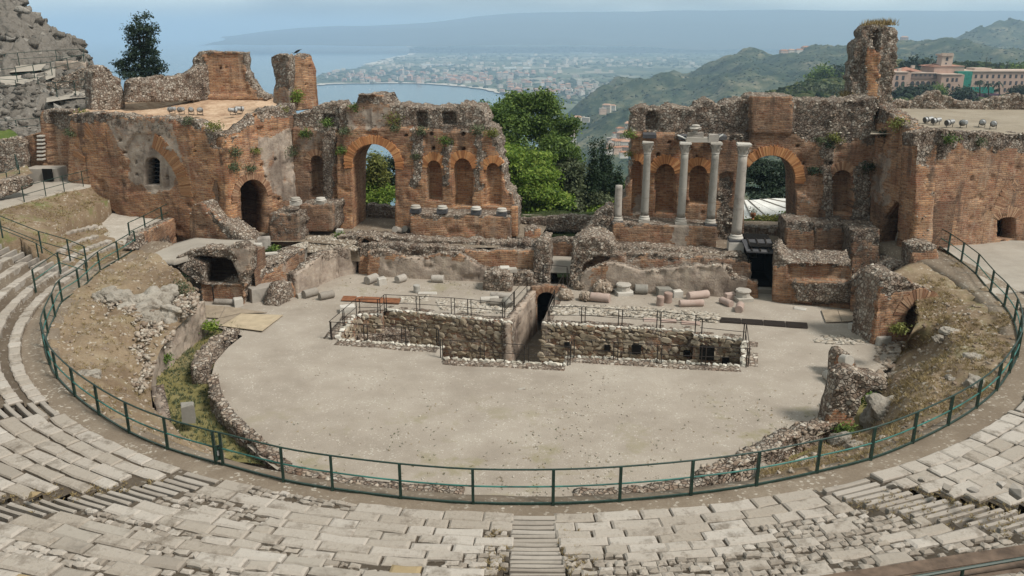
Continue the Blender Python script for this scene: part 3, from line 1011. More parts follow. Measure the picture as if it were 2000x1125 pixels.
# walkway ring behind the railing
def polar_sheet(name, prof, a0, a1, mat, na=120, amp=.03, seed=2, skirtmat=None):
    """Surface swept round the circle centre; prof: list of (radius, z)."""
    A = np.linspace(a0, a1, na)
    V = []
    for a in A:
        for r, z in prof:
            V.append(pol(a, r, z))
    V = np.array(V)
    V[:, 2] += amp * fbm(V[:, 0] * 1.1, V[:, 1] * 1.1, 4, seed)
    m = len(prof)
    idx = np.arange(na * m).reshape(na, m)
    q = np.stack([idx[:-1, :-1], idx[:-1, 1:], idx[1:, 1:], idx[1:, :-1]], -1).reshape(-1, 4)
    n = np.cross(V[q[0][1]] - V[q[0][0]], V[q[0][3]] - V[q[0][0]])
    if n[2] < 0:
        q = q[:, ::-1]
    me = mesh_np(name, V, [q])
    attr(me, 'grass', np.zeros(len(V)))
    return link(name, me, mat, None), V
ring, _ = polar_sheet('ring_walkway', [(22.6, -.3), (22.9, 1.6), (23.1, 2.5), (23.4, 2.58), (23.8, 2.6), (24.2, 2.62), (24.6, 2.62), (25.4, 2.64)], -196, 16, M['dirt'], 200, .05)
kind(ring, 'structure')

# seating bank: stepped earth under the stone seats
TREAD = .75
ROWS = 14
RR0 = 24.45
RISE = [.16, .22, .25, .28, .30, .32, .34, .36, .36, .36, .36, .36, .36, .36]
def row_z(k):
    return 2.66 + sum(RISE[:k + 1])
prof = [(RR0 - .05, 2.5)]
for k in range(ROWS):
    r = RR0 + k * TREAD
    prof += [(r, row_z(k) - .10), (r + TREAD - .02, row_z(k) - .06)]
prof += [(RR0 + ROWS * TREAD + 1, row_z(ROWS - 1) + .5), (RR0 + ROWS * TREAD + 14, row_z(ROWS - 1) + 6.0)]
for a0_, a1_, dz_ in ((-178, -16, -.34), (-176.2, -135.0, 0), (-131.8, -115.2, 0), (-112.4, -91.9, 0), (-89.1, -71.0, 0), (-66.7, -47.2, 0), (-43.8, -16, 0)):
    bank, _ = polar_sheet('seating_bank', [(r, z + dz_) for r, z in prof], a0_, a1_, M['seat_earth'], int(40 + (a1_ - a0_) * 1.2), .05, 4)
    kind(bank, 'structure')

# earth slopes between the railing and the orchestra
embl, GL = loft('earth_slope', [
    [(420, 912, 2.55), (335, 882, 2.55), (250, 845, 2.55), (147, 774, 2.55), (100, 700, 2.55), (88, 650, 2.55), (122, 590, 2.55), (180, 540, 2.6), (266, 488, 2.65)],
    [(425, 905, 2.0), (340, 872, 2.1), (262, 815, 2.25), (180, 750, 2.35), (140, 690, 2.35), (140, 640, 2.4), (170, 590, 2.5), (225, 545, 2.6), (300, 500, 2.6)],
    [(430, 895, 1.2), (345, 860, 1.4), (285, 795, 1.6), (240, 740, 1.8), (215, 690, 2.0), (220, 640, 2.1), (260, 600, 2.2), (310, 560, 2.4), (340, 520, 2.4)],
    [(440, 885, .3), (356, 852, .7), (298, 798, .95), (294, 763, 1.0), (299, 718, 1.05), (314, 682, 1.15), (345, 640, 1.3), (385, 603, 1.6), (388, 575, 2.0)]],
    M['dry'], nu=90, nv=50, amp=.22, freq=.9, seed=6, attrs={'grass': .12})
kind(embl, 'structure')
embr, GR = loft('earth_slope', [
    [(1480, 950, 2.5), (1590, 926, 2.55), (1700, 898, 2.55), (1851, 832, 2.55), (1946, 763, 2.55), (1986, 698, 2.55), (1985, 650, 2.55), (1961, 599, 2.55), (1915, 548, 2.55), (1830, 482, 2.6)],
    [(1480, 940, 1.4), (1600, 912, 1.6), (1705, 875, 1.7), (1825, 800, 2.2), (1900, 745, 2.4), (1935, 690, 2.45), (1930, 645, 2.45), (1905, 605, 2.45), (1870, 570, 2.3), (1826, 508, 2.2)],
    [(1485, 930, .5), (1620, 888, .5), (1710, 852, .6), (1775, 775, 1.7), (1830, 730, 2.0), (1860, 690, 2.2), (1860, 640, 2.35), (1850, 610, 2.35), (1820, 575, 2.25), (1790, 525, 2.1)],
    [(1490, 915, .0), (1630, 868, -.1), (1700, 838, -.1), (1712, 795, -.1), (1735, 740, -.05), (1755, 695, -.05), (1780, 650, 1.9), (1795, 620, 2.2), (1790, 590, 2.2), (1765, 540, 2.05)]],
    M['dry'], nu=90, nv=50, amp=.22, freq=.9, seed=8, attrs={'grass': .35})
kind(embr, 'structure')
# mossy drain ditch round the orchestra
dl, GDL = loft('ditch_floor', [[(300, 800, .0), (294, 763, .0), (297, 718, .0), (310, 690, .0), (345, 648, .0), (392, 610, .1)],
                               [(350, 870, -.5), (330, 800, -.5), (335, 730, -.5), (350, 690, -.4), (385, 650, -.3), (420, 615, .0)],
                               [(520, 910, -.3), (445, 838, -.4), (420, 785, -.5), (410, 745, -.5), (422, 705, -.4), (448, 672, -.3), (480, 645, -.03)]], M['ditch'], nu=50, nv=20, amp=.10, seed=9)
kind(dl, 'structure')
dr, GDR = loft('ditch_floor', [[(1560, 905, -.4), (1650, 868, -.5), (1740, 835, -.5), (1760, 780, -.2)],
                               [(1500, 890, -.4), (1610, 850, -.5), (1640, 820, -.5), (1660, 760, -.3)]], M['ditch'], nu=30, nv=10, amp=.10, seed=10)
kind(dr, 'structure')
# stage level behind the front walls, and the ground under and behind the ruins
sg, V_, q_ = sheet('stage_ground', [bw(-17.5, 2.3), bw(-1.2, 2.3), bw(-1.0, 4.4), bw(1.2, 4.6), bw(1.4, 9.0), bw(1.0, 13), bw(-24, 13), bw(-19, 6)], [], .4, M['dirt'], STAGE_Z, .10)
kind(sg, 'structure')
sg2, V_, q_ = sheet('stage_ground', [bw(5.0, 2.3), bw(15.2, 2.3), bw(15.4, 4.5), bw(19.8, 4.8), bw(20.5, 7.2), bw(30, 8.5), bw(30, 13), bw(4.6, 13), bw(4.2, 4.6)], [], .4, M['dirt'], STAGE_Z - .05, .10)
kind(sg2, 'structure')
pg, V_, q_ = sheet('passage_ground', [bw(-1.5, 1.0), bw(5.5, 1.0), bw(5.5, 5), bw(-1.5, 5)], [], .4, M['concrete'], .75, .03)
kind(pg, 'structure')
sg3, V_, q_ = sheet('stage_ground', [bw(19.0, .4), bw(26, -.6), bw(27, 9), bw(19.5, 9)], [], .4, M['dirt'], .35, .2)
kind(sg3, 'structure')
# ------------------------------------------------------------------ stage building: the two halves of the tall brick back wall
V66 = VP(6.6)
def box_px(x0, y0, x1, y1):
    return [(x0, y0), (x1, y0), (x1, y1), (x0, y1)]
def hole_sq(x, y, w=5, h=5):
    return box_px(x - w / 2, y - h / 2, x + w / 2, y + h / 2)

swl = thing('stage_wall', 'tall ruined brick stage wall with one big open arch beside leafy green trees', 'ruin wall', V66.at(800, 462), 'halves of the stage back wall')
out_l = [(566, 478, 0), (566, 225), (597, 222), (615, 206), (632, 203), (683, 212), (692, 211), (697, 190), (712, 186), (744, 186), (756, 204), (766, 208),
         (789, 207), (808, 211), (827, 213), (859, 209), (889, 211), (893, 204), (910, 203), (917, 208), (936, 209), (946, 226), (948, 248), (966, 261), (973, 288),
         (978, 325), (985, 357), (1000, 392), (1008, 405), (1011, 470, 0)]
arch_l = arch_px(688, 772, 478, 322, 281)
nA = arch_px(602, 628, 387, 320, 305)
nB = arch_px(834, 862, 392, 330, 313)
nC = arch_px(886, 922, 402, 332, 309)
nD = arch_px(950, 976, 402, 335, 318)
strips_l = [box_px(806, 256, 825, 362), box_px(866, 280, 880, 362), box_px(929, 258, 944, 372), box_px(626, 250, 652, 400)]
attic_l = [(560, 190), (1000, 180), (1000, 258), (680, 250), (672, 262), (560, 250)]
puts_l = [hole_sq(843, 262), hole_sq(846, 290), hole_sq(906, 292), hole_sq(909, 331), hole_sq(854, 328), hole_sq(793, 265), hole_sq(905, 262, 7, 5)]
masonry('wall_body', V66, out_l, swl, [arch_l], thick=3.3, cell=.10, rag=.22, seed=3,
        relief=[(attic_l, .38), (box_px(560, 150, 657, 500), .45), (box_px(674, 150, 793, 258), -.02), (box_px(810, 219, 830, 250), .8), (box_px(861, 221, 887, 245), .8), (box_px(624, 226, 646, 254), .7),
                (nA, 1.0), (nB, .9), (nC, .9), (nD, .7), (box_px(944, 318, 950, 402), .18), (box_px(976, 310, 1020, 410), .35)]
               + [(p, -.10, .08) for p in strips_l] + [(p, .5) for p in puts_l],
        rub=(.08, [(attic_l, .82), (box_px(674, 212, 775, 250), .35), (box_px(694, 200, 760, 214), .1)] + [(p, .95) for p in strips_l] + [([(955, 250), (1015, 250), (1015, 400), (975, 330)], .8)]),
        tone=(.42, [(box_px(655, 290, 800, 470), .75), (box_px(800, 280, 1000, 410), .66), (box_px(880, 300, 980, 410), .85), (box_px(560, 200, 655, 470), .22), (attic_l, .12)]),
        dark=(.04, [(box_px(560, 200, 655, 470), .22), (box_px(778, 260, 806, 470), .18), (attic_l, .10)]), pla=(.05, [(attic_l, .35), (box_px(580, 225, 655, 320), .45), (box_px(674, 212, 775, 252), .5)]), face=.5, fsize=.17, crest=1.3, csize=.2, white=.35)
arch_ring(V66, 730, 322, 281, 772, swl, width=.60, n=75, a0=-8, a1=188, off=-.09)
arch_ring(V66, 615, 320, 305, 628, swl, width=.45, n=27, a0=0, a1=180, off=.40, mat=M['arch_dull'])
arch_ring(V66, 848, 330, 313, 862, swl, width=.55, n=28, a0=8, a1=172, off=-.05)
arch_ring(V66, 904, 332, 309, 922, swl, width=.55, n=36, a0=8, a1=172, off=-.05)
arch_ring(V66, 963, 335, 318, 976, swl, width=.5, n=23, a0=35, a1=172, off=-.02)

swr = thing('stage_wall', 'tall ruined brick stage wall standing behind the row of marble columns', 'ruin wall', V66.at(1330, 470), 'halves of the stage back wall')
out_r = [(1208, 490, 0), (1211, 416), (1214, 390), (1222, 371), (1230, 348), (1232, 304), (1229, 266), (1231, 219), (1245, 211), (1261, 209), (1280, 212), (1328, 213), (1357, 214),
         (1366, 206), (1376, 201), (1395, 203), (1408, 209), (1427, 200), (1459, 198), (1464, 189, 0.3), (1546, 188), (1550, 198), (1600, 197), (1632, 198), (1664, 198), (1690, 193), (1713, 190),
         (1716, 500, 0)]
arch_r = arch_px(1453, 1553, 500, 352, 303)
nE = arch_px(1280, 1318, 417, 342, 320)
nF = arch_px(1347, 1381, 398, 340, 323)
nG = arch_px(1627, 1662, 419, 348, 332)
nH = arch_px(1234, 1254, 416, 326, 314)
attic_r = [(1200, 180), (1460, 180), (1460, 262), (1340, 262), (1227, 264)]
rubr = [(1550, 192), (1720, 185), (1720, 285), (1650, 278), (1600, 290), (1550, 262)]
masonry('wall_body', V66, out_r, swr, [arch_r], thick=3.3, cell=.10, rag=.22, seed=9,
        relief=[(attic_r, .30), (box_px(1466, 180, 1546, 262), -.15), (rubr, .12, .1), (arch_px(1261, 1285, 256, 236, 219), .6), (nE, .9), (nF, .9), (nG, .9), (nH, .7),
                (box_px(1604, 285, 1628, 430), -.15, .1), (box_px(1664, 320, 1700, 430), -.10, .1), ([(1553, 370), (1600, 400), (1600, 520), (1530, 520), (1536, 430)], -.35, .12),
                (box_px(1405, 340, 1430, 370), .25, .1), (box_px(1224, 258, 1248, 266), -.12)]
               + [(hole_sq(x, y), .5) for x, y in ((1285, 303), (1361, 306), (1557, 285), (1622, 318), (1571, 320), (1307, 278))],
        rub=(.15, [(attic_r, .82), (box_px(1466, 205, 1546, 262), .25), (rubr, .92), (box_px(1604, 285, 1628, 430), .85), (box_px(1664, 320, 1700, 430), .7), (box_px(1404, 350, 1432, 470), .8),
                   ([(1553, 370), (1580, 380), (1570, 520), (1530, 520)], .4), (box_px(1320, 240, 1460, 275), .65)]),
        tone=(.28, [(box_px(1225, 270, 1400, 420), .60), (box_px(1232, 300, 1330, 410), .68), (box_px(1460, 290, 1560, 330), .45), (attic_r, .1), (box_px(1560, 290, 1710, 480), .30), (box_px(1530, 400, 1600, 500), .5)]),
        pla=(.12, [(attic_r, .45), (rubr, .30), (box_px(1235, 390, 1262, 420), .7)]), dark=(.20, [(box_px(1225, 300, 1400, 420), .08), (box_px(1555, 180, 1720, 520), .26), (box_px(1400, 200, 1460, 480), .32)]), face=.6, fsize=.2, crest=1.3, csize=.2, white=.4)  # 'dark' dims this half overall: a vignette painted into its colour
arch_ring(V66, 1503, 352, 303, 1553, swr, width=.62, n=68, a0=-5, a1=150, off=-.09)
arch_ring(V66, 1299, 342, 320, 1318, swr, width=.6, n=36, a0=8, a1=172, off=-.05)
arch_ring(V66, 1364, 340, 323, 1381, swr, width=.55, n=30, a0=8, a1=172, off=-.05)
arch_ring(V66, 1644, 348, 332, 1662, swr, width=.55, n=30, a0=8, a1=172, off=-.05, mat=M['arch_dull'])
arch_ring(V66, 1244, 326, 314, 1254, swr, width=.5, n=16, a0=20, a1=110, off=-.03)

# ------------------------------------------------------------------ podiums in front of the wall
def solid(name, label, cat, v, x0, y0, x1, y1, depth, parent=None, top_mat=None, **kw):
    """Brick block whose front face is the pixel rectangle on plane v."""
    pl = VP(v)
    o = thing(name, label, cat, pl.at((x0 + x1) / 2, y1), kw.pop('group', None))
    masonry('block', pl, [(x0, y1, 0), (x0, y0, .3), (x1, kw.pop('y0b', y0), .3), (x1, kw.pop('y1b', y1), 0)], o, thick=depth, cell=kw.pop('cell', .12), rag=kw.pop('rag', .06), **kw)
    return o
solid('brick_podium', 'low brick podium carrying four worn white column bases', 'podium', 4.4, 801, 418, 996, 466, 2.3, seed=21, y0b=424, y1b=474,
      tone=(.42, ()), rub=(.1, [(box_px(790, 410, 1000, 423), .8)]), crest=.5, white=.7, csize=.14)
solid('brick_podium', 'low brick podium carrying the marble columns, pale lime streaks down its face', 'podium', 4.4, 1196, 434, 1398, 480, 2.3, seed=22, dark=(.12, ()), y0b=445, y1b=489,
      tone=(.30, ()), rub=(.1, [(box_px(1190, 425, 1400, 440), .7)]), pla=(.1, [([(1310, 440), (1345, 440), (1340, 486), (1322, 486)], .85)]), crest=.5, white=.6, csize=.14)
solid('brick_pier', 'narrow orange brick pier at the broken end of the arched stage wall', 'pier', 5.2, 997, 404, 1011, 462, 1.0, seed=23, tone=(.8, ()), crest=.4)
solid('brick_pedestal', 'square brick pedestal below the dark niche by the big open arch', 'pedestal', 4.3, 586, 400, 650, 452, 2.3, seed=24, dark=(.25, ()), tone=(.2, ()), rub=(.2, ()), pla=(.2, ()), crest=1.4, rag=.25)
solid('brick_pedestal', 'eroded rubble-backed pedestal in the corner beside the arched side wall', 'pedestal', 2.6, 526, 418, 584, 482, 2.6, seed=25, tone=(.15, ()), rub=(.45, ()), pla=(.2, ()), dark=(.25, ()), crest=1.4, rag=.3)
solid('brick_pedestal', 'massive dark brick pedestal under the niche next to the columned arch', 'pedestal', 4.2, 1591, 438, 1658, 503, 2.4, seed=26, dark=(.28, ()), tone=(.2, ()), rub=(.35, [(box_px(1590, 430, 1660, 448), .9)]), crest=.8, rag=.12)
solid('brick_pedestal', 'brick pier foot jutting from the columned arch beside its dark doorway', 'pedestal', 4.2, 1534, 432, 1590, 503, 2.4, seed=27, dark=(.15, ()), tone=(.4, ()), rub=(.3, [(box_px(1534, 425, 1592, 446), .85)]), crest=.8, rag=.15)
solid('brick_pedestal', 'leaning block of dark brickwork fallen against the tall side wall', 'pedestal', 2.4, 1662, 448, 1718, 545, 2.6, seed=28, dark=(.3, ()), tone=(.18, ()), rub=(.45, [(box_px(1655, 440, 1720, 470), .9)]), crest=.9, rag=.2)

# ------------------------------------------------------------------ side walls and fronts of the two wings
CL = bw(-18.9, 2.0); CR = bw(24.0, 2.0)
EL = bw(-16.35, 7.4); ER = bw(22.5, 7.4)
PL_SL = Plane(CL, EL); PL_SR = Plane(ER, CR)
wl = thing('wing_building', 'orange brick wing of the theatre with paved roof terrace and small barred window', 'ruin building', CL + Vector((0, 0, 1.9)))
masonry('side_wall', PL_SL, [(452, 486, 0), (444, 276, 0), (452, 262), (500, 224), (540, 208), (578, 202), (585, 486, 0)], wl, rim_rub=.1, holes=[arch_px(464, 522, 486, 388, 350)], thick=1.1, cell=.10, rag=.16, seed=31,
        relief=[([(497, 190), (516, 190), (514, 268), (500, 262)], .5, .1)] + [(hole_sq(x, y), .4) for x, y in ((538, 312), (519, 347), (510, 323), (500, 292), (545, 390))],
        rub=(.15, [([(500, 190), (590, 190), (590, 225), (515, 232)], .7), ([(440, 250), (450, 268), (466, 264), (500, 232), (520, 190)], .8)]),
        tone=(.62, [([(440, 260), (470, 260), (470, 480), (440, 480)], .95), ([(520, 260), (590, 240), (590, 420), (540, 420)], .35), ([(530, 400), (590, 400), (590, 470), (530, 470)], .8)]),
        pla=(.25, [([(500, 270), (590, 250), (590, 400), (530, 380)], .62), ([(455, 270), (500, 260), (500, 340), (455, 350)], .35)]), face=.3, fsize=.14, crest=1.2)
arch_ring(PL_SL, 493, 388, 350, 522, wl, width=.45, n=46, a0=0, a1=180, off=-.05, mat=M['arch_dull'])
# dark vaulted room behind the arch
vault_box(PL_SL, 464, 522, 480, 350, 1.05, 3.2, 'vault', wl, M['masonry'])

FLW = bw(-33.5, 6.5)
FLW = Vector((-32.6, 59.0, 0))
PL_FL = Plane(FLW, CL)
masonry('front_wall', PL_FL, [(132, 352, 0), (137, 224), (190, 222), (270, 228), (330, 229), (372, 234), (404, 250), (418, 262), (444, 268, 0), (452, 486, 0), (420, 486, 0), (230, 420, 0)], wl, rim_rub=.2,
        holes=[arch_px(280, 309, 362, 318, 308)], thick=1.1, cell=.10, rag=.14, seed=33,
        relief=[([(405, 235), (450, 250), (450, 288), (418, 286)], .45, .06), ([(316, 262), (300, 285), (345, 300), (356, 350), (330, 370), (250, 380), (245, 290), (260, 262)], .14)] + [(hole_sq(x, y, 4, 4), .4) for x, y in ((235, 275), (286, 275), (242, 297), (313, 299), (262, 317), (335, 322), (263, 341), (324, 347), (381, 296), (381, 283))],
        rub=(.12, [(box_px(130, 215, 450, 238), .7), ([(360, 225), (450, 225), (450, 290), (418, 290), (400, 255), (370, 240)], .8), ([(200, 228), (330, 228), (330, 262), (215, 250)], .45)]),
        tone=(.58, [([(160, 280), (190, 230), (215, 245), (215, 300), (165, 330)], .9), ([(370, 238), (400, 255), (412, 285), (440, 290), (440, 480), (370, 460), (370, 300)], .85), (box_px(225, 285, 345, 370), .4), (box_px(200, 300, 250, 350), .45)]),
        pla=(.1, [([(205, 232), (330, 235), (355, 300), (356, 345), (320, 370), (255, 330), (235, 285)], .6), ([(245, 290), (340, 300), (352, 350), (300, 376), (250, 350)], .9)]), face=.3, fsize=.16, crest=1.6, csize=.22)
# two big relieving arches in the front wall
arch_ring(PL_FL, 277, 372, 278, 352, wl, width=1.0, n=46, a0=-2, a1=66, off=-.015, mat=M['arch_mid'])
arch_ring(PL_FL, 262, 372, 240, 167, wl, width=1.15, n=27, a0=128, a1=158, off=-.015, mat=M['arch_mid'])
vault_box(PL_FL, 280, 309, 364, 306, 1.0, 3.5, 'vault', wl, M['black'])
s0_, z0_ = PL_FL.px(281, 360); s1_, z1_ = PL_FL.px(308, 314)
mb = MB()
for i in range(1, 6):
    z = z0_ + (z1_ - z0_) * i / 6
    mb.tube(PL_FL.w(s0_ - .1, z, .5), PL_FL.w(s1_ + .1, z, .5), .025, 5)
mb.build('window_bar', M['iron'], wl)

FRW = Vector((34.5, 52.0, 0))
PL_FR = Plane(CR, FRW)
wr = thing('wing_building', 'broad pale-brown brick wing with dark doorway and row of floodlights on top', 'ruin building', CR + Vector((0, 0, 2.3)))
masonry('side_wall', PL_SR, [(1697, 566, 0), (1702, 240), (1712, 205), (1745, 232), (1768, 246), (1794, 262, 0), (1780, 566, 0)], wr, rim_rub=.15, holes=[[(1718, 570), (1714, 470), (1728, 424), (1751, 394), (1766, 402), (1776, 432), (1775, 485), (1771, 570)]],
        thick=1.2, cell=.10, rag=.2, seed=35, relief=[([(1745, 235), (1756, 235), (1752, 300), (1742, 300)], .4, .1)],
        rub=(.3, [(box_px(1690, 195, 1740, 240), .6), ([(1735, 215), (1800, 240), (1790, 258), (1745, 236)], .6)]), dark=(.10, ()), tone=(.45, [(box_px(1765, 245, 1800, 520), .75)]), pla=(.25, [(box_px(1700, 300, 1740, 400), .5)]), face=.2, fsize=.15, crest=1.4)  # base 'dark' continues the painted vignette over the wing
vault_box(PL_SR, 1714, 1776, 566, 396, 1.15, 2.9, 'vault', wr, M['masonry'], .1)
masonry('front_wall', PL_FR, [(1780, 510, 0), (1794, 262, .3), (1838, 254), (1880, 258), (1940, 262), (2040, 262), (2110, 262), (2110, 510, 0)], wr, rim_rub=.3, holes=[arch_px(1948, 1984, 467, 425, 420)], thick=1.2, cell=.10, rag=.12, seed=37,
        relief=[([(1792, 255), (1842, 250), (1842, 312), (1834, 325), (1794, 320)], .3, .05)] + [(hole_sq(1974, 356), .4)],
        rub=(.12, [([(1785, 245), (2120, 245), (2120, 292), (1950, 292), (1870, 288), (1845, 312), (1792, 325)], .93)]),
        dark=(.12, [([(1785, 245), (2120, 245), (2120, 292), (1950, 292), (1870, 288), (1845, 312), (1792, 325)], .25)]), tone=(.36, [(box_px(1838, 272, 1862, 300), .7), (box_px(1780, 320, 1815, 500), .5)]), pla=(.12, [([(1960, 310), (2040, 300), (2040, 420), (1960, 420)], .3)]), face=.7, fsize=.22, crest=1.6, csize=.22)  # base 'dark' here is vignette dimming put into the colour
arch_ring(PL_FR, 2052, 432, 322, 1952, wr, width=1.0, n=43, a0=100, a1=168, off=-.012, mat=M['arch_dull'])
arch_ring(PL_FR, 1966, 432, 424, 1984, wr, width=.7, n=28, a0=25, a1=155, off=-.012, mat=M['arch_dull'])
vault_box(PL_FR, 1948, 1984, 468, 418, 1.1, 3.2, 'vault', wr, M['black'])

# roof terraces
rl = loft('roof_terrace', [[(133, 225, 9.6), (270, 229, 9.2), (404, 250, 8.8), (430, 258, 8.7), (452, 262, 8.7)],
                           [(170, 212, 9.75), (290, 211, 9.5), (420, 222, 9.2), (470, 232, 9.1), (505, 225, 9.1)],
                           [(230, 199, 10.0), (340, 199, 9.8), (440, 202, 9.7), (500, 208, 9.6), (560, 205, 9.5)],
                           [(262, 186, 10.3), (380, 186, 10.2), (470, 186, 10.1), (530, 188, 10.0), (570, 192, 9.9)]], M['roof'], wl, nu=30, nv=20, amp=.02, seed=3)[0]
rr = loft('roof_terrace', [[(1700, 262, 9.2), (1796, 262, 9.25), (1870, 262, 9.3), (1960, 262, 9.3), (2120, 262, 9.3)],
                           [(1705, 240, 9.4), (1796, 240, 9.4), (1870, 240, 9.4), (1960, 240, 9.4), (2120, 240, 9.4)],
                           [(1722, 212, 9.6), (1796, 212, 9.6), (1870, 212, 9.6), (1960, 212, 9.6), (2120, 212, 9.6)]], M['roof_grey'], wr, nu=30, nv=16, amp=.03, seed=5)[0]

# broken towers and parapets standing on the terraces
def stub(name, label, cat, pl, outline, thick, seed, group=None, **kw):
    ys = max(p[1] for p in outline); xs = sum(p[0] for p in outline) / len(outline)
    o = thing(name, label, cat, pl.at(xs, ys), group)
    masonry('masonry_body', pl, outline, o, thick=thick, seed=seed, **kw)
    return o
p0 = at_z(380, 190, 10.1); p1 = at_z(500, 190, 10.1)
PLa = Plane(p0, p1)
stub('brick_tower', 'broken square red brick wall stump at the far end of the roof terrace', 'ruin tower', PLa, [(392, 195, 0), (384, 150), (372, 132), (378, 112), (388, 101), (410, 99), (428, 103), (478, 102), (480, 118), (478, 130), (492, 160), (505, 180), (522, 186), (522, 195, 0)], 1.6, 41,
     cell=.12, rag=.12, tone=(.5, [(box_px(400, 105, 470, 190), .62)]), rub=(.1, [([(360, 95), (400, 95), (400, 200), (380, 200)], .95), ([(470, 95), (540, 95), (540, 195), (500, 195), (480, 150)], .8), (box_px(370, 95, 490, 104), .8)]), face=.6, fsize=.2,
     relief=[([(402, 106), (468, 106), (478, 150), (490, 186), (402, 186)], .15), (hole_sq(429, 132), .4), (hole_sq(440, 131), .4)])
p0 = at_z(256, 205, 9.95); p1 = at_z(404, 188, 10.2)
PLb = Plane(p0, p1)
stub('parapet_wall', 'long low rubble parapet between the conifer and the red brick stump', 'ruin wall', PLb, [(252, 200, 0), (256, 160), (270, 152), (300, 150), (340, 148), (372, 142), (385, 132), (408, 128), (410, 196, 0), (340, 198, 0)], .9, 42,
     cell=.13, rag=.12, rub=(.95, ()), tone=(.3, ()), face=.9, fsize=.24, white=.3)
p0 = at_z(180, 215, 9.7); p1 = at_z(240, 205, 9.9)
PLc = Plane(p0, p1)
stub('rubble_stub', 'jagged rubble wall stub just beside the lone dark conifer', 'ruin wall', PLc, [(184, 222, 0), (182, 140), (190, 128), (202, 127), (214, 136), (222, 148), (238, 154), (242, 178), (246, 212, 0)], 1.2, 43,
     cell=.13, rag=.16, rub=(.95, ()), tone=(.3, ()), face=.9, fsize=.24, white=.3)
# twin-faced brick tower at the end of the stage wall: a rubble end and a smooth brick face
pc = at_z(563, 208, 9.9); pw = pc + (bw(-10, 3) - bw(-10, 6)) * .0 + Vector((-1.75, 1.0, 0)); pe = pc + Vector((2.7, 1.6, 0))
PLd = Plane(pw, pc); PLe = Plane(pc, pe)
tw = thing('brick_tower', 'twin-faced broken brick tower with a black bird perched on top', 'ruin tower', pc)
masonry('rubble_end', PLd, [(533, 200, 0), (536, 150), (530, 122), (531, 112), (545, 104), (560, 107), (563, 112, 0), (566, 214, 0)], tw, thick=.7, cell=.11, rag=.08, seed=44, rub=(.6, [(box_px(530, 175, 570, 215), .1)]), pla=(.5, ()), tone=(.3, [(box_px(530, 178, 570, 210), .6)]), face=.4, fsize=.16)
masonry('brick_face', PLe, [(562, 218, 0), (560, 116), (566, 108), (584, 110), (596, 104), (608, 108), (612, 120), (618, 138), (622, 200), (622, 212, 0)], tw, thick=1.6, cell=.11, rag=.10, seed=45, tone=(.66, ()), rub=(.1, [(box_px(560, 100, 615, 112), .8)]), pla=(.1, ()), off=.004,
        relief=[(hole_sq(x, y, 3, 3), .4) for x, y in ((569, 136), (597, 165), (593, 128), (605, 130))])
# tall slender ruin with dry grass on its head
pc = at_z(1735, 218, 9.7)
PLf = Plane(pc + Vector((-3.4, .5, 0)), pc + Vector((.6, -.1, 0)))
stub('brick_tower', 'tall slender ruined tower of rubble and brick crowned by dry yellow grass', 'ruin tower', PLf,
     [(1656, 210, 0), (1663, 160), (1668, 120), (1671, 84), (1682, 74), (1690, 52), (1704, 47), (1722, 47), (1748, 54), (1752, 70), (1748, 120), (1742, 175), (1744, 205), (1730, 222, 0)], 2.0, 46,
     cell=.11, rag=.2, rub=(.85, [(box_px(1690, 95, 1716, 190), .1)]), tone=(.5, [(box_px(1690, 95, 1718, 195), .85), (box_px(1660, 130, 1690, 195), .55)]), face=.8, fsize=.2, white=.12, rough=.14,
     relief=[(box_px(1688, 90, 1718, 192), -.25, .1), ([(1664, 120), (1678, 120), (1674, 160), (1664, 160)], .35, .1), ([(1705, 60), (1720, 60), (1714, 100), (1706, 100)], .3, .1)])
# parapets of the far right terrace
p0 = at_z(1752, 212, 9.6); p1 = at_z(2000, 214, 9.6)
PLg = Plane(p0, p1)
stub('parapet_wall', 'ragged rubble parapet along the back of the floodlit terrace below the hotel', 'ruin wall', PLg, [(1735, 216, 0), (1740, 200), (1760, 196), (1790, 199), (1800, 190), (1820, 180), (1835, 178), (1860, 190), (1880, 198), (1920, 200), (1935, 196), (1960, 190), (2000, 186), (2060, 188), (2120, 186), (2120, 218, 0)], 1.0, 47,
     cell=.14, rag=.2, rub=(.97, ()), tone=(.2, ()), face=1.0, fsize=.3, white=.15, csize=.3)
# ------------------------------------------------------------------ stage pit: sunken rubble walls and the central channel
SHAPES = []
for i_, (v_, f_) in enumerate(hull_stone(40 + i, .8, 13) for i in range(8)):
    v_ = v_ / np.abs(v_).max(0)                       # unit half sizes, with a flat dressed face
    v_[:, 1] = np.clip(v_[:, 1], -.4, .4) / .4
    SHAPES.append((v_, f_))
def piece_meshes(tag_, mat):
    out_ = []
    for v_, f_ in SHAPES:
        me = bpy.data.meshes.new(tag_)
        me.from_pydata(v_.tolist(), [], f_.tolist()); me.materials.append(mat)
        out_.append(me)
    return out_
WS = piece_meshes('wall_stone', M['wallstone'])
WS_PALE = piece_meshes('pale_stone', M['rubble_white'])
for me_ in WS_PALE:
    attr(me_, 'rnd', [random.random()] * len(me_.vertices))
WS_PALE_M = piece_meshes('kerb_stone', stone_mat('pale_kerb_stone', [(0, (.36, .33, .27)), (.5, (.50, .46, .39)), (1, (.68, .65, .58))], 5, st_amt=.4, stain=(.2, .17, .13)))
def place(me, name, M_, parent):
    o = bpy.data.objects.new(name, me)
    COL.objects.link(o)
    o.parent = parent
    o.matrix_local = Matrix.Translation(-wloc(parent)) @ M_ if parent else M_
    return o
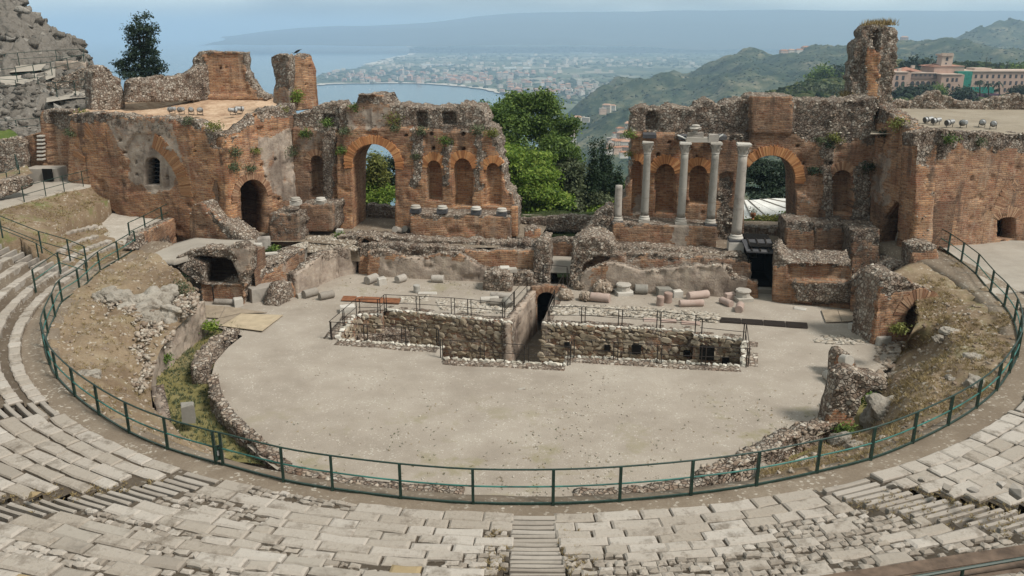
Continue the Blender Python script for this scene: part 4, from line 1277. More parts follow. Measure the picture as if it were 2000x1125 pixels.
def stone_courses(pl, poly, parent, rowh=.24, wid=.34, limit=295, name='wall_stone', proud=.015, meshes=None, skip=.06, pxpoly=True):
    """Uneven courses of single stones set into the face of a wall."""
    meshes = meshes or WS
    q = [pl.px(*p) for p in poly] if pxpoly else poly
    A = np.array(q)
    zt, zb = A[:, 1].max(), A[:, 1].min(); s0, s1 = A[:, 0].min(), A[:, 0].max()
    rot = Matrix(((pl.d.x, pl.n.x, 0), (pl.d.y, pl.n.y, 0), (0, 0, 1))).to_4x4()
    n = 0
    z = zt
    while z > zb and n < limit:
        h = rowh * random.uniform(.75, 1.3)
        s = s0 - random.uniform(0, wid)
        while s < s1 and n < limit:
            w_ = wid * random.uniform(.5, 1.7)
            hh = h * random.uniform(.7, 1.3)
            cs, cz = s + w_ / 2, z - h / 2 + random.uniform(-.05, .05)
            if inpoly(np.array(cs), np.array(cz), q) and random.random() > skip:
                p = pl.w(cs, cz, -proud + random.uniform(-.02, .06))
                M_ = Matrix.Translation(p) @ rot @ Matrix.Rotation(random.uniform(-.35, .35), 4, 'Y') @ Matrix.Diagonal((w_ * .54, .05, hh * .57, 1))
                place(random.choice(meshes), name, M_, parent); n += 1
            s += w_
        z -= h
    return n
def kerb(pts, parent, size=.3, name='kerb_stone', z=.02, limit=200):
    """Row of pale stones along a line of world points."""
    n = 0
    for a, b in zip(pts[:-1], pts[1:]):
        a, b = Vector(a), Vector(b); L_ = (b - a).length; s = 0
        while s < L_ and n < limit:
            w_ = size * random.uniform(.6, 1.5)
            p = a.lerp(b, min(1, (s + w_ / 2) / L_)) + Vector((random.uniform(-.06, .06), random.uniform(-.06, .06), z))
            M_ = Matrix.Translation(p) @ Matrix.Rotation(math.atan2((b - a).y, (b - a).x) + random.uniform(-.3, .3), 4, 'Z') @ Matrix.Diagonal((w_ * .55, size * random.uniform(.35, .6), .10 * random.uniform(.6, 1.5), 1))
            place(random.choice(WS_PALE_M), name, M_, parent); n += 1
            s += w_ * .95

def pit_wall(label, a, b, stones_=True, flip=False, seed=1, drop=120, kerb_=True, cell=.16, thick=.8, rows=.235, wid=.345, holes=(), dark=0):
    A, B = at_z(*a, 0), at_z(*b, 0)
    pl = Plane(A, B, flip)
    o = thing('pit_wall', label, 'pit wall', (A + B) / 2 + Vector((0, 0, -2.6)), 'rubble walls of the sunken stage pit')
    Ln = pl.len
    masonry('wall_body', pl, [(0, .03), (Ln, .03), (Ln, -2.7, 0), (0, -2.7, 0)], o, sz=True, thick=thick, cell=cell, rag=.05, seed=seed, rub=(.45, ()), tone=(.25, ()), pla=(.45, ()), crest=0, off=.004 * seed % .03)
    if stones_:
        stone_courses(pl, [(0, 0), (Ln, 0), (Ln, -2.35), (0, -2.35)], o, rows, wid, pxpoly=False)
    for hx, hy, hs in holes:
        s, z = pl.px(hx, hy)
        MB().box(pl.w(s, z, .0), (hs, .3, hs), math.atan2(pl.d.y, pl.d.x)).build('drain_hole', M['black'], o)
    if kerb_:
        kerb([A + pl.n * .13, B + pl.n * .13], o, .25)
    return o, pl
pit_wall('short rubble wall closing the shallow end of the pit nearest the plywood ramp', (661, 662), (697, 618), seed=1, drop=100)
pit_wall('short rubble return wall in the pit corner behind the low stone bench', (697, 618), (744, 617), seed=2, wid=.3, rows=.22)
pit_wall('tiny rubble corner wall between two steps of the pit edge', (744, 617), (750, 606), seed=3, kerb_=False, stones_=False)
pit_wall('long rubble rear wall of the pit on the side of the stone bench', (750, 606), (998, 632), seed=4)
pit_wall('long rubble rear wall of the pit with small square drain holes', (1057, 634), (1353, 649), seed=5, holes=((1108, 672, .3), (1186, 678, .32), (1243, 681, .5), (1341, 689, .35)))
pit_wall('tiny rubble corner wall where the pit narrows beside the dark square hole', (1353, 649), (1355, 657), seed=6, kerb_=False, stones_=False)
pit_wall('short rubble rear wall with one larger dark square hole', (1355, 657), (1449, 666), seed=7, holes=((1381, 688, .75), (1417, 703, .35)), rows=.23, wid=.33)
pit_wall('pale plastered end wall of the pit nearest the long brown grate', (1449, 666), (1446, 714), seed=8, stones_=False)
# side of the pit below the orchestra edge, seen only from the stage
o_, pl_ = pit_wall('pit wall under the orchestra edge on the bench side', (661, 663), (864, 678), seed=9, flip=True, stones_=False, cell=.3)
o_, pl_ = pit_wall('pit wall under the orchestra edge in front of the channel', (866, 700), (1104, 711), seed=10, flip=True, stones_=False, cell=.3)
o_, pl_ = pit_wall('pit wall under the orchestra edge on the drain hole side', (1104, 695), (1446, 714), seed=11, flip=True, stones_=False, cell=.3)
# channel
ch = thing('channel_wall', 'smooth tall channel wall with narrow slots running back to the dark tunnel', 'channel wall', at_z(1020, 600, -2.6))
A, B = at_z(999, 632, 0), at_z(1049, 572, 0)
PLch = Plane(A, B)
masonry('wall_body', PLch, [(998, 632), (1010, 616), (1030, 590), (1050, 567), (1052, 700, 0), (1040, 760, 0), (996, 790, 0)], ch, [[(1012, 680), (1012, 636), (1017, 630), (1017, 672)], [(1037, 668), (1037, 610), (1040, 606), (1040, 660)]], thick=.5, cell=.11, rag=.05, seed=51,
        pla=(.72, ()), tone=(.7, ()), rub=(.05, ()), crest=.3, off=.01)
A2, B2 = at_z(1057, 634, 0), at_z(1086, 572, 0)
PLch2 = Plane(A2, B2, True)
ch2 = thing('channel_wall', 'shaded channel wall opposite the slots beside the tunnel mouth', 'channel wall', at_z(1072, 600, -2.6))
masonry('wall_body', PLch2, [(0, .02), (PLch2.len, .02), (PLch2.len, -2.7, 0), (0, -2.7, 0)], ch2, sz=True, thick=.5, cell=.2, rag=.04, seed=52, pla=(.6, ()), tone=(.4, ()), crest=0, off=.012)
Pt = Plane(at_z(1040, 573, 0), at_z(1096, 573, 0))
tu = thing('tunnel_arch', 'brick arch mouth of the black tunnel under the passage bridge', 'tunnel', at_z(1066, 573, -2.6))
masonry('arch_wall', Pt, [(1036, 562), (1060, 558), (1100, 560), (1112, 566), (1112, 720, 0), (1030, 720, 0)], tu, [arch_px(1049, 1085, 720, 585, 570)], thick=.6, cell=.09, rag=.08, seed=53, tone=(.35, ()), pla=(.4, ()), rub=(.3, ()), crest=.6)
arch_ring(Pt, 1067, 585, 570, 1085, tu, width=.32, n=20, off=-.03, mat=M['arch_dull'])
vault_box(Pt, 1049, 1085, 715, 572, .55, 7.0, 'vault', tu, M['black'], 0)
# pit floor and the low stone bench in it
pf, V_, q_ = sheet('pit_floor', Z0([(640, 650), (690, 600), (1000, 600), (1048, 560), (1095, 560), (1100, 610), (1470, 640), (1470, 735), (1100, 730), (640, 690)]), [], .5, M['dirt'], -2.55, .06)
kind(pf, 'structure')
PB = Plane(at_z(702, 658, -1.0), at_z(800, 648, -1.0))
bn = thing('stone_bench', 'low rubble bench inside the shallow corner of the sunken pit', 'stone block', at_z(750, 655, -2.5))
masonry('block', PB, [(700, 659), (800, 648), (802, 720, 0), (700, 730, 0)], bn, thick=1.6, cell=.14, rag=.06, seed=54, rub=(.9, ()), tone=(.4, ()), face=.8, fsize=.22, white=.5, crest=1.0)
# ------------------------------------------------------------------ low ruins of the stage front
def ruin(name, label, cat, a, b, outline, thick=.7, z=0.0, group='low ruined walls of the stage front', flip=False, pieces=None, **kw):
    """Wall standing on the ground line a-b (pixels at height z)."""
    A, B = at_z(*a, z), at_z(*b, z)
    pl = Plane(A, B, flip)
    o = thing(name, label, cat, (A + B) / 2, group)
    masonry('wall_body', pl, outline, o, thick=thick, **kw)
    return o, pl
G_ = dict(cell=.12, rag=.12, face=.5, fsize=.16, csize=.18, white=.55)
PL_ = dict(pla=(.85, ()), rub=(.15, ()), tone=(.3, ()))
# curved exedra wall in three straight lengths
ex = thing('curved_wall', 'curved plaster-faced wall leading to the small arched doorway', 'ruin wall', at_z(640, 555, 0))
for i, (a, b, out_) in enumerate([((584, 580), (630, 556), [(584, 586, 0), (580, 536), (600, 522), (630, 497), (631, 558, 0)]),
                                  ((630, 556), (662, 541), [(629, 560, 0), (629, 497), (645, 490), (663, 488), (663, 543, 0)]),
                                  ((662, 541), (697, 534), [(661, 545, 0), (661, 488), (680, 487), (697, 489), (697, 538, 0)])]):
    masonry('wall_length', Plane(at_z(*a, 0), at_z(*b, 0)), out_, ex, thick=.7, seed=60 + i, pla=(.8, ()), rub=(.2, [(box_px(575, 480, 700, 505), .5)]), tone=(.4, ()), off=.003 * i, cell=.11, rag=.08, face=.4, fsize=.15, csize=.2, white=.6, crest=1.6)
ruin('wall_stub', 'broken rubble wall end standing alone in front of the curved wall', 'ruin wall', (545, 598), (578, 580), [(543, 602, 0), (549, 572), (556, 556), (568, 550), (574, 552), (580, 584, 0)], 1.0, seed=64, rub=(.8, [([(570, 545), (585, 545), (585, 590), (574, 590)], .1)]), tone=(.5, ()), **G_, crest=1.2)
# little arched doorway at the end of the curve
Pd = Plane(at_z(694, 534, 0), at_z(722, 536, 0))
dw = thing('arched_doorway', 'small dark arched doorway at the end of the curved wall', 'doorway', Pd.at(708, 534))
masonry('arch_wall', Pd, [(690, 540, 0), (690, 476), (700, 466), (720, 464), (735, 472), (736, 540, 0)], dw, [arch_px(697, 717, 540, 490, 470)], thick=.7, off=.5, cell=.10, rag=.1, seed=65, tone=(.3, ()), rub=(.5, ()), face=.4, fsize=.14, crest=1.3, csize=.18)
vault_box(Pd, 697, 717, 540, 472, 1.15, 2.6, 'vault', dw, M['masonry'], 0)
MB().box(Pd.at(707, 539, -.25) + Vector((0, 0, .05)), (.95, .3, .14), TH, bev=.02).build('door_step', M['marble'], dw)
# plaster-faced front wall, bench side
ruin('front_wall', 'long plaster-patched front wall with sloping broken crest behind fallen grey drums', 'ruin wall', (717, 540), (957, 551), [(717, 545, 0), (717, 491), (735, 489), (755, 488), (780, 498), (800, 503), (826, 504), (845, 500), (862, 495), (893, 494), (906, 500), (918, 507), (936, 520), (957, 532), (960, 556, 0)],
     seed=66, pla=(.75, [(box_px(710, 480, 740, 545), .2), (box_px(750, 485, 960, 505), .3)]), rub=(.3, [(box_px(720, 480, 960, 498), .7)]), tone=(.45, ()), crest=2.0, **G_)
# second tier, brick, with its ledges
P2 = VP(1.5)
t2 = thing('tier_wall', 'low brick tier wall above the plaster front, under the two grey column shafts', 'ruin wall', P2.at(980, 530), 'low ruined walls of the stage front')
masonry('wall_body', P2, [(700, 500, 0), (702, 478), (760, 476), (860, 482), (905, 489), (960, 492), (1045, 490), (1046, 545, 0), (700, 545, 0)], t2, thick=.9, seed=67, tone=(.5, ()), rub=(.25, [(box_px(690, 470, 905, 500), .8)]), pla=(.25, ()), **G_, crest=1.6)
P3 = VP(3.0)
t3 = thing('tier_wall', 'long low ledge of white rubble at the foot of the brick podium', 'ruin wall', P3.at(880, 480), 'low ruined walls of the stage front')
masonry('wall_body', P3, [(655, 490, 0), (658, 462), (720, 459), (800, 466), (900, 472), (1000, 474), (1062, 470), (1064, 495, 0)], t3, thick=1.3, seed=68, rub=(.85, ()), tone=(.5, ()), **G_, crest=2.2)
# rubble-cored end pier beside the central passage
Pe = VP(.6)
ep = thing('rubble_pier', 'rubble-cored pier with orange brick flank on the bench side of the central passage', 'pier', Pe.at(1060, 556), 'piers beside the central passage')
masonry('core', Pe, [(1040, 562, 0), (1042, 500), (1048, 478), (1060, 470), (1073, 474), (1074, 562, 0)], ep, thick=2.6, cell=.12, rag=.12, seed=69, rub=(.95, ()), tone=(.7, ()), face=1.0, fsize=.18, white=.6, crest=1.6)
ruin('rubble_block', 'large lump of white-flecked rubble masonry before the brick tier wall', 'rubble', (942, 568), (1000, 570), [(942, 572, 0), (944, 540), (958, 533), (985, 534), (998, 542), (1000, 574, 0)], 1.4, seed=70, rub=(.95, ()), tone=(.4, ()), crest=1.4, cell=.12, rag=.15, face=1.1, fsize=.2, csize=.22, white=.6)
ruin('rubble_block', 'smaller rubble lump between the big lump and the passage pier', 'rubble', (1000, 558), (1042, 560), [(1000, 562, 0), (1000, 540), (1020, 532), (1040, 536), (1044, 564, 0)], 1.0, seed=71, rub=(.8, ()), pla=(.3, ()), tone=(.4, ()), crest=1.2, cell=.12, rag=.12, face=.8, fsize=.18, csize=.2, white=.6)
# passage back wall
Pb = VP(5.2)
pb = thing('passage_wall', 'dark red brick wall closing the back of the central passage', 'ruin wall', Pb.at(1095, 520), 'low ruined walls of the stage front')
masonry('wall_body', Pb, [(1070, 528, 0), (1070, 470), (1090, 466), (1110, 467), (1128, 470), (1128, 528, 0)], pb, thick=.8, cell=.11, rag=.06, seed=72, dark=(.3, ()), tone=(.35, ()), rub=(.05, [(box_px(1060, 460, 1130, 474), .9)]), face=.5, fsize=.15, crest=1.5, white=.5)
ruin('brick_pier', 'short square brick pier with white rubble top beside the central passage', 'pier', (1025, 472), (1056, 472), [(1024, 474, 0), (1025, 448), (1040, 443), (1056, 448), (1056, 474, 0)], .9, z=STAGE_Z, seed=73, tone=(.55, ()), rub=(.1, [(box_px(1020, 440, 1060, 453), .95)]), crest=1.2, cell=.1, rag=.06, white=.7, group='piers beside the central passage')
ruin('low_wall', 'low stone garden wall across the gap below the big green trees', 'ruin wall', (1010, 437), (1200, 452), [(1006, 452, 0), (1010, 428), (1050, 426), (1100, 422), (1160, 424), (1205, 434), (1205, 456, 0)], .8, z=STAGE_Z, seed=74, rub=(.9, ()), tone=(.3, ()), crest=1.0, cell=.16, rag=.1, face=.9, fsize=.26, group=None)
# the other half: rubble heap, plaster wall, brick tier, foot of the columned wall
hp = thing('rubble_pier', 'bulky rubble heap rising on the column side of the central passage', 'pier', Pe.at(1140, 560), 'piers beside the central passage')
masonry('core', Pe, [(1110, 575, 0), (1114, 520), (1118, 480), (1135, 466), (1160, 462), (1190, 470), (1200, 478), (1202, 500), (1160, 500), (1140, 515), (1132, 580, 0)], hp, thick=3.0, cell=.12, rag=.16, seed=75, rub=(.95, ()), tone=(.5, ()), face=1.0, fsize=.2, white=.45, crest=1.5, off=-.2)
stub('rubble_heap', 'sloping grey rubble rising behind the stump of a column', 'rubble', VP(4.6), [(1132, 470, 0), (1150, 440), (1170, 415), (1188, 402), (1198, 405), (1202, 440), (1202, 482, 0)], 1.6, 76, rub=(.95, ()), pla=(.3, ()), cell=.12, rag=.15, face=1.0, fsize=.22, crest=1.2)
ruin('front_wall', 'long grey plaster front wall with wavy crest behind pink granite drums', 'ruin wall', (1132, 567), (1480, 583), [(1128, 572, 0), (1134, 540), (1150, 527), (1180, 516), (1200, 513), (1226, 521), (1249, 530), (1275, 528), (1295, 526), (1330, 522), (1370, 520), (1402, 517), (1431, 524), (1434, 538), (1460, 545), (1481, 552), (1482, 588, 0)],
     seed=77, pla=(.92, [(box_px(1155, 505, 1185, 570), .4), (box_px(1462, 540, 1485, 590), .0)]), rub=(.12, [(box_px(1425, 520, 1465, 545), .85)]), tone=(.3, [(box_px(1462, 540, 1485, 590), .5)]), crest=2.0, **G_)
t4 = thing('tier_wall', 'low brick tier wall above the grey plaster front, below the columns', 'ruin wall', P2.at(1300, 525), 'low ruined walls of the stage front')
masonry('wall_body', P2, [(1120, 540, 0), (1124, 505), (1150, 496), (1200, 494), (1300, 498), (1400, 505), (1440, 508), (1466, 516), (1468, 560, 0), (1120, 560, 0)], t4, thick=1.0, seed=78, tone=(.40, ()), rub=(.25, [(box_px(1180, 485, 1470, 506), .6)]), pla=(.45, ()), **G_, crest=1.6)
t5 = thing('tier_wall', 'low ledge of white rubble under the brick podium of the columns', 'ruin wall', P3.at(1300, 495), 'low ruined walls of the stage front')
masonry('wall_body', P3, [(1170, 505, 0), (1172, 483), (1200, 480), (1300, 486), (1400, 493), (1425, 496), (1427, 515, 0)], t5, thick=1.4, seed=79, rub=(.85, ()), tone=(.4, ()), **G_, crest=2.4)
# foot of the tall column: sloping rubble and door to the cellar
stub('rubble_heap', 'sloping rubble foot under the white pedestal of the tallest column', 'rubble', VP(1.9), [(1398, 530, 0), (1402, 508), (1420, 500), (1450, 498), (1462, 508), (1468, 530, 0)], 1.8, 80, rub=(.9, ()), tone=(.5, ()), cell=.12, rag=.1, face=.9, fsize=.2, crest=1.4, white=.6)
Pdr = VP(1.6)
dd = thing('cellar_door', 'dark cellar doorway under black roofing sheet beside the tallest column', 'doorway', Pdr.at(1488, 556))
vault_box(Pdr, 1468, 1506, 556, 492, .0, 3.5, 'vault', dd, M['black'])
MB().box(Pdr.at(1487, 575, -.8), (1.2, 1.6, .35), TH, bev=.03).box(Pdr.at(1487, 566, .2), (1.2, 1.2, .35), TH, bev=.03).build('door_step', M['step'], dd)
k0, k1, k2, k3 = VP(3.2).at(1448, 470), VP(3.2).at(1505, 470), VP(1.3).at(1512, 496), VP(1.3).at(1458, 493)
mb = MB(); th_ = Vector((0, 0, .09))
mb.add([k0, k1, k2, k3, k0 + th_, k1 + th_, k2 + th_, k3 + th_], [(0, 1, 2, 3), (7, 6, 5, 4), (0, 4, 5, 1), (1, 5, 6, 2), (2, 6, 7, 3), (3, 7, 4, 0)])
mb.build('roof_sheet', M['slate'], dd)
for t in (.2, .5, .8):
    MB().tube(k0.lerp(k1, t) + th_ * 1.5, k3.lerp(k2, t) + th_ * 1.5, .05, 5).build('batten', M['iron'], dd)
# far corner platforms
ruin('low_wall', 'stepped brick platform front under the dark pedestals beside the tall wing', 'ruin wall', (1536, 592), (1668, 604), [(1508, 592, 0), (1510, 498), (1520, 490), (1540, 512), (1600, 514), (1662, 518), (1664, 550), (1668, 612, 0), (1538, 600, 0)], 3.4, seed=81, dark=(.18, ()), group='low ruined walls of the stage front',
     tone=(.42, [(box_px(1505, 500, 1540, 600), .6)]), rub=(.2, [([(1548, 548), (1670, 552), (1670, 592), (1560, 590)], .97), (box_px(1500, 485, 1670, 518), .85)]), pla=(.15, ()), relief=[([(1545, 546), (1672, 548), (1672, 590), (1556, 588)], -.3, .08), (box_px(1540, 517, 1660, 545), .25)], **G_, crest=1.6)
ruin('low_wall', 'crumbled brick corner with rusty gate frame between platform and vault', 'ruin wall', (1664, 612), (1728, 622), [(1660, 618, 0), (1662, 545), (1680, 536), (1700, 530), (1722, 538), (1726, 560), (1730, 628, 0)], 2.0, seed=82, dark=(.3, ()), group='low ruined walls of the stage front', tone=(.35, ()), rub=(.4, [(box_px(1655, 525, 1735, 560), .85)]), pla=(.15, ()), **G_, crest=1.6)
stub('rubble_heap', 'broken masonry spilling below the tall dark arch of the pale wing', 'rubble', VP(.6), [(1716, 575, 0), (1722, 535), (1742, 520), (1765, 514), (1784, 520), (1792, 540), (1794, 575, 0)], 2.6, 83, rub=(.8, ()), tone=(.4, ()), cell=.12, rag=.2, face=.8, fsize=.22, crest=1.4, white=.4)
# ------------------------------------------------------------------ stone seating, wedge by wedge, and the stairs between
def in_frame(p, m=30):
    d = p - Vector((0, 0, HC))
    dep = d.y * CP - d.z * SP
    if dep < 1:
        return False
    x = PX + F * d.x / dep; y = PY - F * (d.y * SP + d.z * CP) / dep
    return -m < x < 2000 + m and y < 1125 + m
def slab_mesh(a0, a1, r0, r1, zt, h, jit, bev=.035, tilt=0.0, n=3):
    """One stone block following the curve of its row, with softened and uneven edges."""
    C0 = pol((a0 + a1) / 2, (r0 + r1) / 2, zt)
    angs = np.linspace(a0, a1, n)
    top, ring, bot = [], [], []
    jr0 = [random.uniform(-jit, jit) for _ in range(n)]; jr1 = [random.uniform(-jit, jit) for _ in range(n)]
    ja0, ja1 = random.uniform(-jit, jit) / r0 * 57, random.uniform(-jit, jit) / r0 * 57
    tz = [random.uniform(-.010, .010) for _ in range(4)]
    V = []
    def rimpts(ins, z, rj=1.0):
        pts = []
        ia = ins / r0 * 57.3
        for i, a in enumerate(angs):
            t = i / (n - 1)
            aa = a + (ia if i == 0 else (-ia if i == n - 1 else 0)) + (ja0 if i == 0 else (ja1 if i == n - 1 else 0))
            pts.append(pol(aa, r0 + ins + jr0[i] * rj, z + (tz[0] * (1 - t) + tz[1] * t if z > zt - .2 else 0)))
        for i in range(n - 1, -1, -1):
            t = i / (n - 1)
            aa = angs[i] + (ia if i == 0 else (-ia if i == n - 1 else 0)) + (ja0 if i == 0 else (ja1 if i == n - 1 else 0)) * .7
            pts.append(pol(aa, r1 - ins + jr1[i] * rj, z + (tz[3] * (1 - t) + tz[2] * t if z > zt - .2 else 0)))
        return pts
    A = rimpts(bev * random.uniform(.8, 2.2), zt); B = rimpts(0, zt - bev); Cc = rimpts(0, zt - h)
    m = len(A)
    V = A + B + Cc
    fs = [tuple(range(m))]
    for l in (0, m):
        fs += [(l + i, l + m + i, l + m + (i + 1) % m, l + (i + 1) % m) for i in range(m)]
    return V, fs
def row_zone(k, px, py):
    return 0
WEDGES = [(-176.4, -135.2, 'seat rows of single stone kerbs with dirt treads between'),
          (-131.6, -115.4, 'seat rows of grey slabs in broad steps between two slanting stairs'),
          (-112.2, -91.6, 'broad pale seating block paved with closely laid slabs beside the middle stairs'),
          (-89.4, -71.2, 'pale seating block whose upper rows break into small cobbles'),
          (-66.5, -47.5, 'seat rows of pale slabs beyond the flight with loose boulders'),
          (-43.5, -18, 'seat rows at the edge of view past the end of the curved railing')]
STAIRS = [(-133.4, 1.5, 'narrow worn stair between the kerbed rows and the grey slab rows'), (-113.8, 1.2, 'long slanting stone stair crossing the near seating'),
          (-90.5, 1.16, 'straight middle stone stair climbing from the railing'), (-68.8, 1.6, 'half buried stair with loose boulders along it'), (-45.5, 1.4, 'stair at the edge of view near the railing bend'),
          (-177.6, 1.5, 'stone stair coming down to the railing gate among kerbed rows')]
SEATS = []
for wi, (a0, a1, lab) in enumerate(WEDGES, 1):
    t = thing('seating_wedge', 'curved ' + lab if not lab.startswith(('broad', 'pale', 'short')) else lab, 'stone seating', pol((a0 + a1) / 2, RR0, RING_Z), 'wedges of stone seating')
    nsl = 0
    ncob = 0
    cob = []
    for k in range(ROWS):
        r0 = RR0 + k * TREAD
        z = row_z(k)
        a = a0 + random.uniform(0, .3)
        while a < a1 - .4:
            pm = pol(a, r0 + .3, z)
            if not in_frame(pm, 200) or nsl >= 298:
                a += 1.0
                continue
            # what the photograph shows in this stretch of row
            if wi == 1:
                wlen, wid, jit = random.uniform(.5, 1.0), .44, .03
            elif wi == 2:
                wlen, wid, jit = random.uniform(.65, 1.5), .60, .035
            else:
                wlen, wid, jit = random.uniform(.55, 1.3), .725, .035
            # depth of the tread left open by the row behind it, seen from the middle of the upper seats
            hd = Vector((pm.x, pm.y, 0)); rd = Vector((pm.x - CX, pm.y - CY, 0)).normalized()
            hid = RISE[min(k + 1, ROWS - 1)] * max(0, -hd.dot(rd)) / (HC - z)
            if wi >= 2:
                wid = min(.72, max(.30, TREAD - hid + (.02 if wi > 2 else -.05) + random.uniform(-.02, .02)))
            small = False
            if wi == 4 and k >= 5 + (1 if a < -82 else 0) and not (a > -76 and k < 8):
                small = random.random() < (.93 if a < -74.5 else .55)
            elif wi == 4 and k >= 3 and a > -79 and random.random() < .35:
                small = True
            elif wi == 3 and (a > -93.5 - (k % 3) * .5 and k > 1):
                small = random.random() < .85
            elif wi == 3 and a < -104 and (k == 0 or k == 2 or k == 3 or k > 5):
                small = random.random() < .35
            elif wi == 4 and a < -87.5 and k > 2:
                small = random.random() < .7
            elif wi == 6:
                small = random.random() < .3
            elif wi == 3 and k > 5:
                small = random.random() < .22
            if small:
                # a patch of small stones fills the tread
                wl = random.uniform(.9, 1.4)
                da = wl / r0 * 57.3
                nr = 2 if RISE[min(k + 1, ROWS - 1)] > .27 else 3
                for j in range(nr):
                    s_ = 0
                    while s_ < wl:
                        cw = random.uniform(.18, .36)
                        rr0 = r0 + j * .19 + random.uniform(-.02, .02)
                        if random.random() > .07 and a + (s_ + cw) / r0 * 57.3 < a1:
                            cob.append((a + s_ / r0 * 57.3, a + (s_ + cw - .03) / r0 * 57.3, rr0, rr0 + random.uniform(.13, .17), z + random.uniform(-.05, .0)))
                        s_ += cw
                a += da
                continue
            gapp = .10 if wi in (1, 2) else .06
            if random.random() < (.03 if wi not in (3, 4, 5) else .008):
                a += random.uniform(.6, 1.6)
                continue
            da = wlen / r0 * 57.3
            if a + da > a1:
                da = a1 - a
                if da < .7:
                    break
            zt = z + random.uniform(-.012, .014)
            r_in = r0 + random.uniform(-.014, .016)
            V, fs = slab_mesh(a, a + da - random.uniform(.02, .05) / r0 * 57.3, r_in, r_in + wid * random.uniform(.94, 1.0), zt, .36 if wi in (1, 2) else .22, jit)
            u = random.random()
            mt = M['slab']
            if wi == 2 and k > 4 and u < .4 or (wi in (3, 4) and k > 6 and u < .35) or (wi == 6 and u < .3) or (wi == 1 and k > 2 and u < .3):
                mt = M['slab_dark']
            if wi == 3 and k > 3 and u > .975:
                mt = M['slab_ochre']
            MB().add(V, fs).build('stone_slab', mt, t)
            nsl += 1
            a += da + random.uniform(0, .02)
    # small stones: the largest as single pieces, the rest joined
    cob.sort(key=lambda c: -(c[1] - c[0]) * (c[3] - c[2]))
    keep = max(0, 290 - nsl)
    for c in cob[:keep]:
        V, fs = slab_mesh(*c, .16, .035, .03)
        MB().add(V, fs).build('stone_slab', random.choice((M['slab'], M['slab_dark'], M['slab_dark'], M['slab'])), t)
    rest = cob[keep:]
    if rest:
        for mname, sel in (('small_slabs', rest[::2]), ('small_dark_slabs', rest[1::2])):
            mb = MB()
            for c in sel:
                V, fs = slab_mesh(*c, .16, .035, .03)
                mb.add(V, fs)
            if mb.v:
                me = mb.mesh()
                o = link(mname, me, M['slab'] if mname == 'small_slabs' else M['slab_dark'], t)
                o['kind'] = 'stuff'
    SEATS.append((t, nsl, len(cob)))
for (a, wdt, lab) in STAIRS:
    t = thing('stone_stair', lab, 'stairs', pol(a, RR0, RING_Z), 'stairs through the stone seating')
    for k in range(ROWS * 2):
        r0 = RR0 + .1 + k * TREAD / 2
        kk = k // 2
        z = row_z(kk) - RISE[kk] * (.5 if k % 2 == 0 else 0.0) + .0
        if k % 2 == 0 and kk > 0:
            z = (row_z(kk - 1) + row_z(kk)) / 2
        if not in_frame(pol(a, r0, z), 220):
            continue
        ha = wdt / 2 / r0 * 57.3
        V, fs = slab_mesh(a - ha, a + ha, r0, r0 + (TREAD / 2 - RISE[min(kk + 1, ROWS - 1)] / 2 / .70) * .78, z + .06, .26, .015, .02)
        MB().add(V, fs).build('step', M['step'], t)
# loose boulders and dry weeds along the half buried stair
for i, (px, py, z, s, lab) in enumerate(((1742, 952, 3.3, .22, 'lone grey boulder at the foot of the half buried stair'), (1848, 955, 3.9, .22, 'flat split boulder midway up the half buried stair'),
                                         (1900, 957, 4.3, .22, 'low grey boulder beside the flat split one'), (1955, 948, 4.9, .18, 'small boulder above the dirt gap by the stair'), (1985, 962, 5.2, .36, 'largest dark boulder near the top of the half buried stair'),
                                         (1800, 938, 3.5, .16, 'small pale boulder on the dirt between stair and slabs'), (68, 968, 4.8, .22, 'ochre yellow boulder at the edge of the slanting stair'))):
    v_, f_ = hull_stone(200 + i, .75, 16)
    p = at_z(px, py, z)
    me = bpy.data.meshes.new('boulder'); me.from_pydata((v_ * np.array([s * 1.25, s, s])).tolist(), [], f_.tolist())
    o = link('boulder', me, M['slab_ochre'] if i == 6 else M['granite'], None)
    o.location = p + Vector((0, 0, s * .1)); o.rotation_euler = (0, 0, i * 1.3)
    tag(o, lab, 'boulder', 'loose boulders on the seating')

# grassy kerb rows between the wing wall and the upper stairs
kt = thing('kerb_rows', 'short curved kerb rows with grassy treads beside the upper stairs', 'stone seating', at_z(160, 470, 2.9), 'wedges of stone seating')
for A_, B_ in (((84, 455, 3.75), (162, 430, 2.95)), ((96, 471, 3.5), (189, 442, 2.88)), ((116, 493, 3.2), (199, 459, 2.84)), ((130, 511, 2.98), (216, 471, 2.8)), ((149, 525, 2.8), (226, 479, 2.76))):
    a, b = at_z(*A_), at_z(*B_)
    n = int((b - a).length / .55)
    for i in range(n):
        if random.random() < .06:
            continue
        t = (i + .5) / n
        p = a.lerp(b, t) + Vector((-.35 * math.sin(math.pi * t), 0, .0))
        MB().box((p.x, p.y, p.z - .02), (.54, random.uniform(.30, .42), .26), math.atan2((b - a).y, (b - a).x) + random.uniform(-.08, .08), bev=.04, jit=.025).build('kerb_slab', random.choice((M['slab'], M['slab'], M['slab_dark'])), kt)
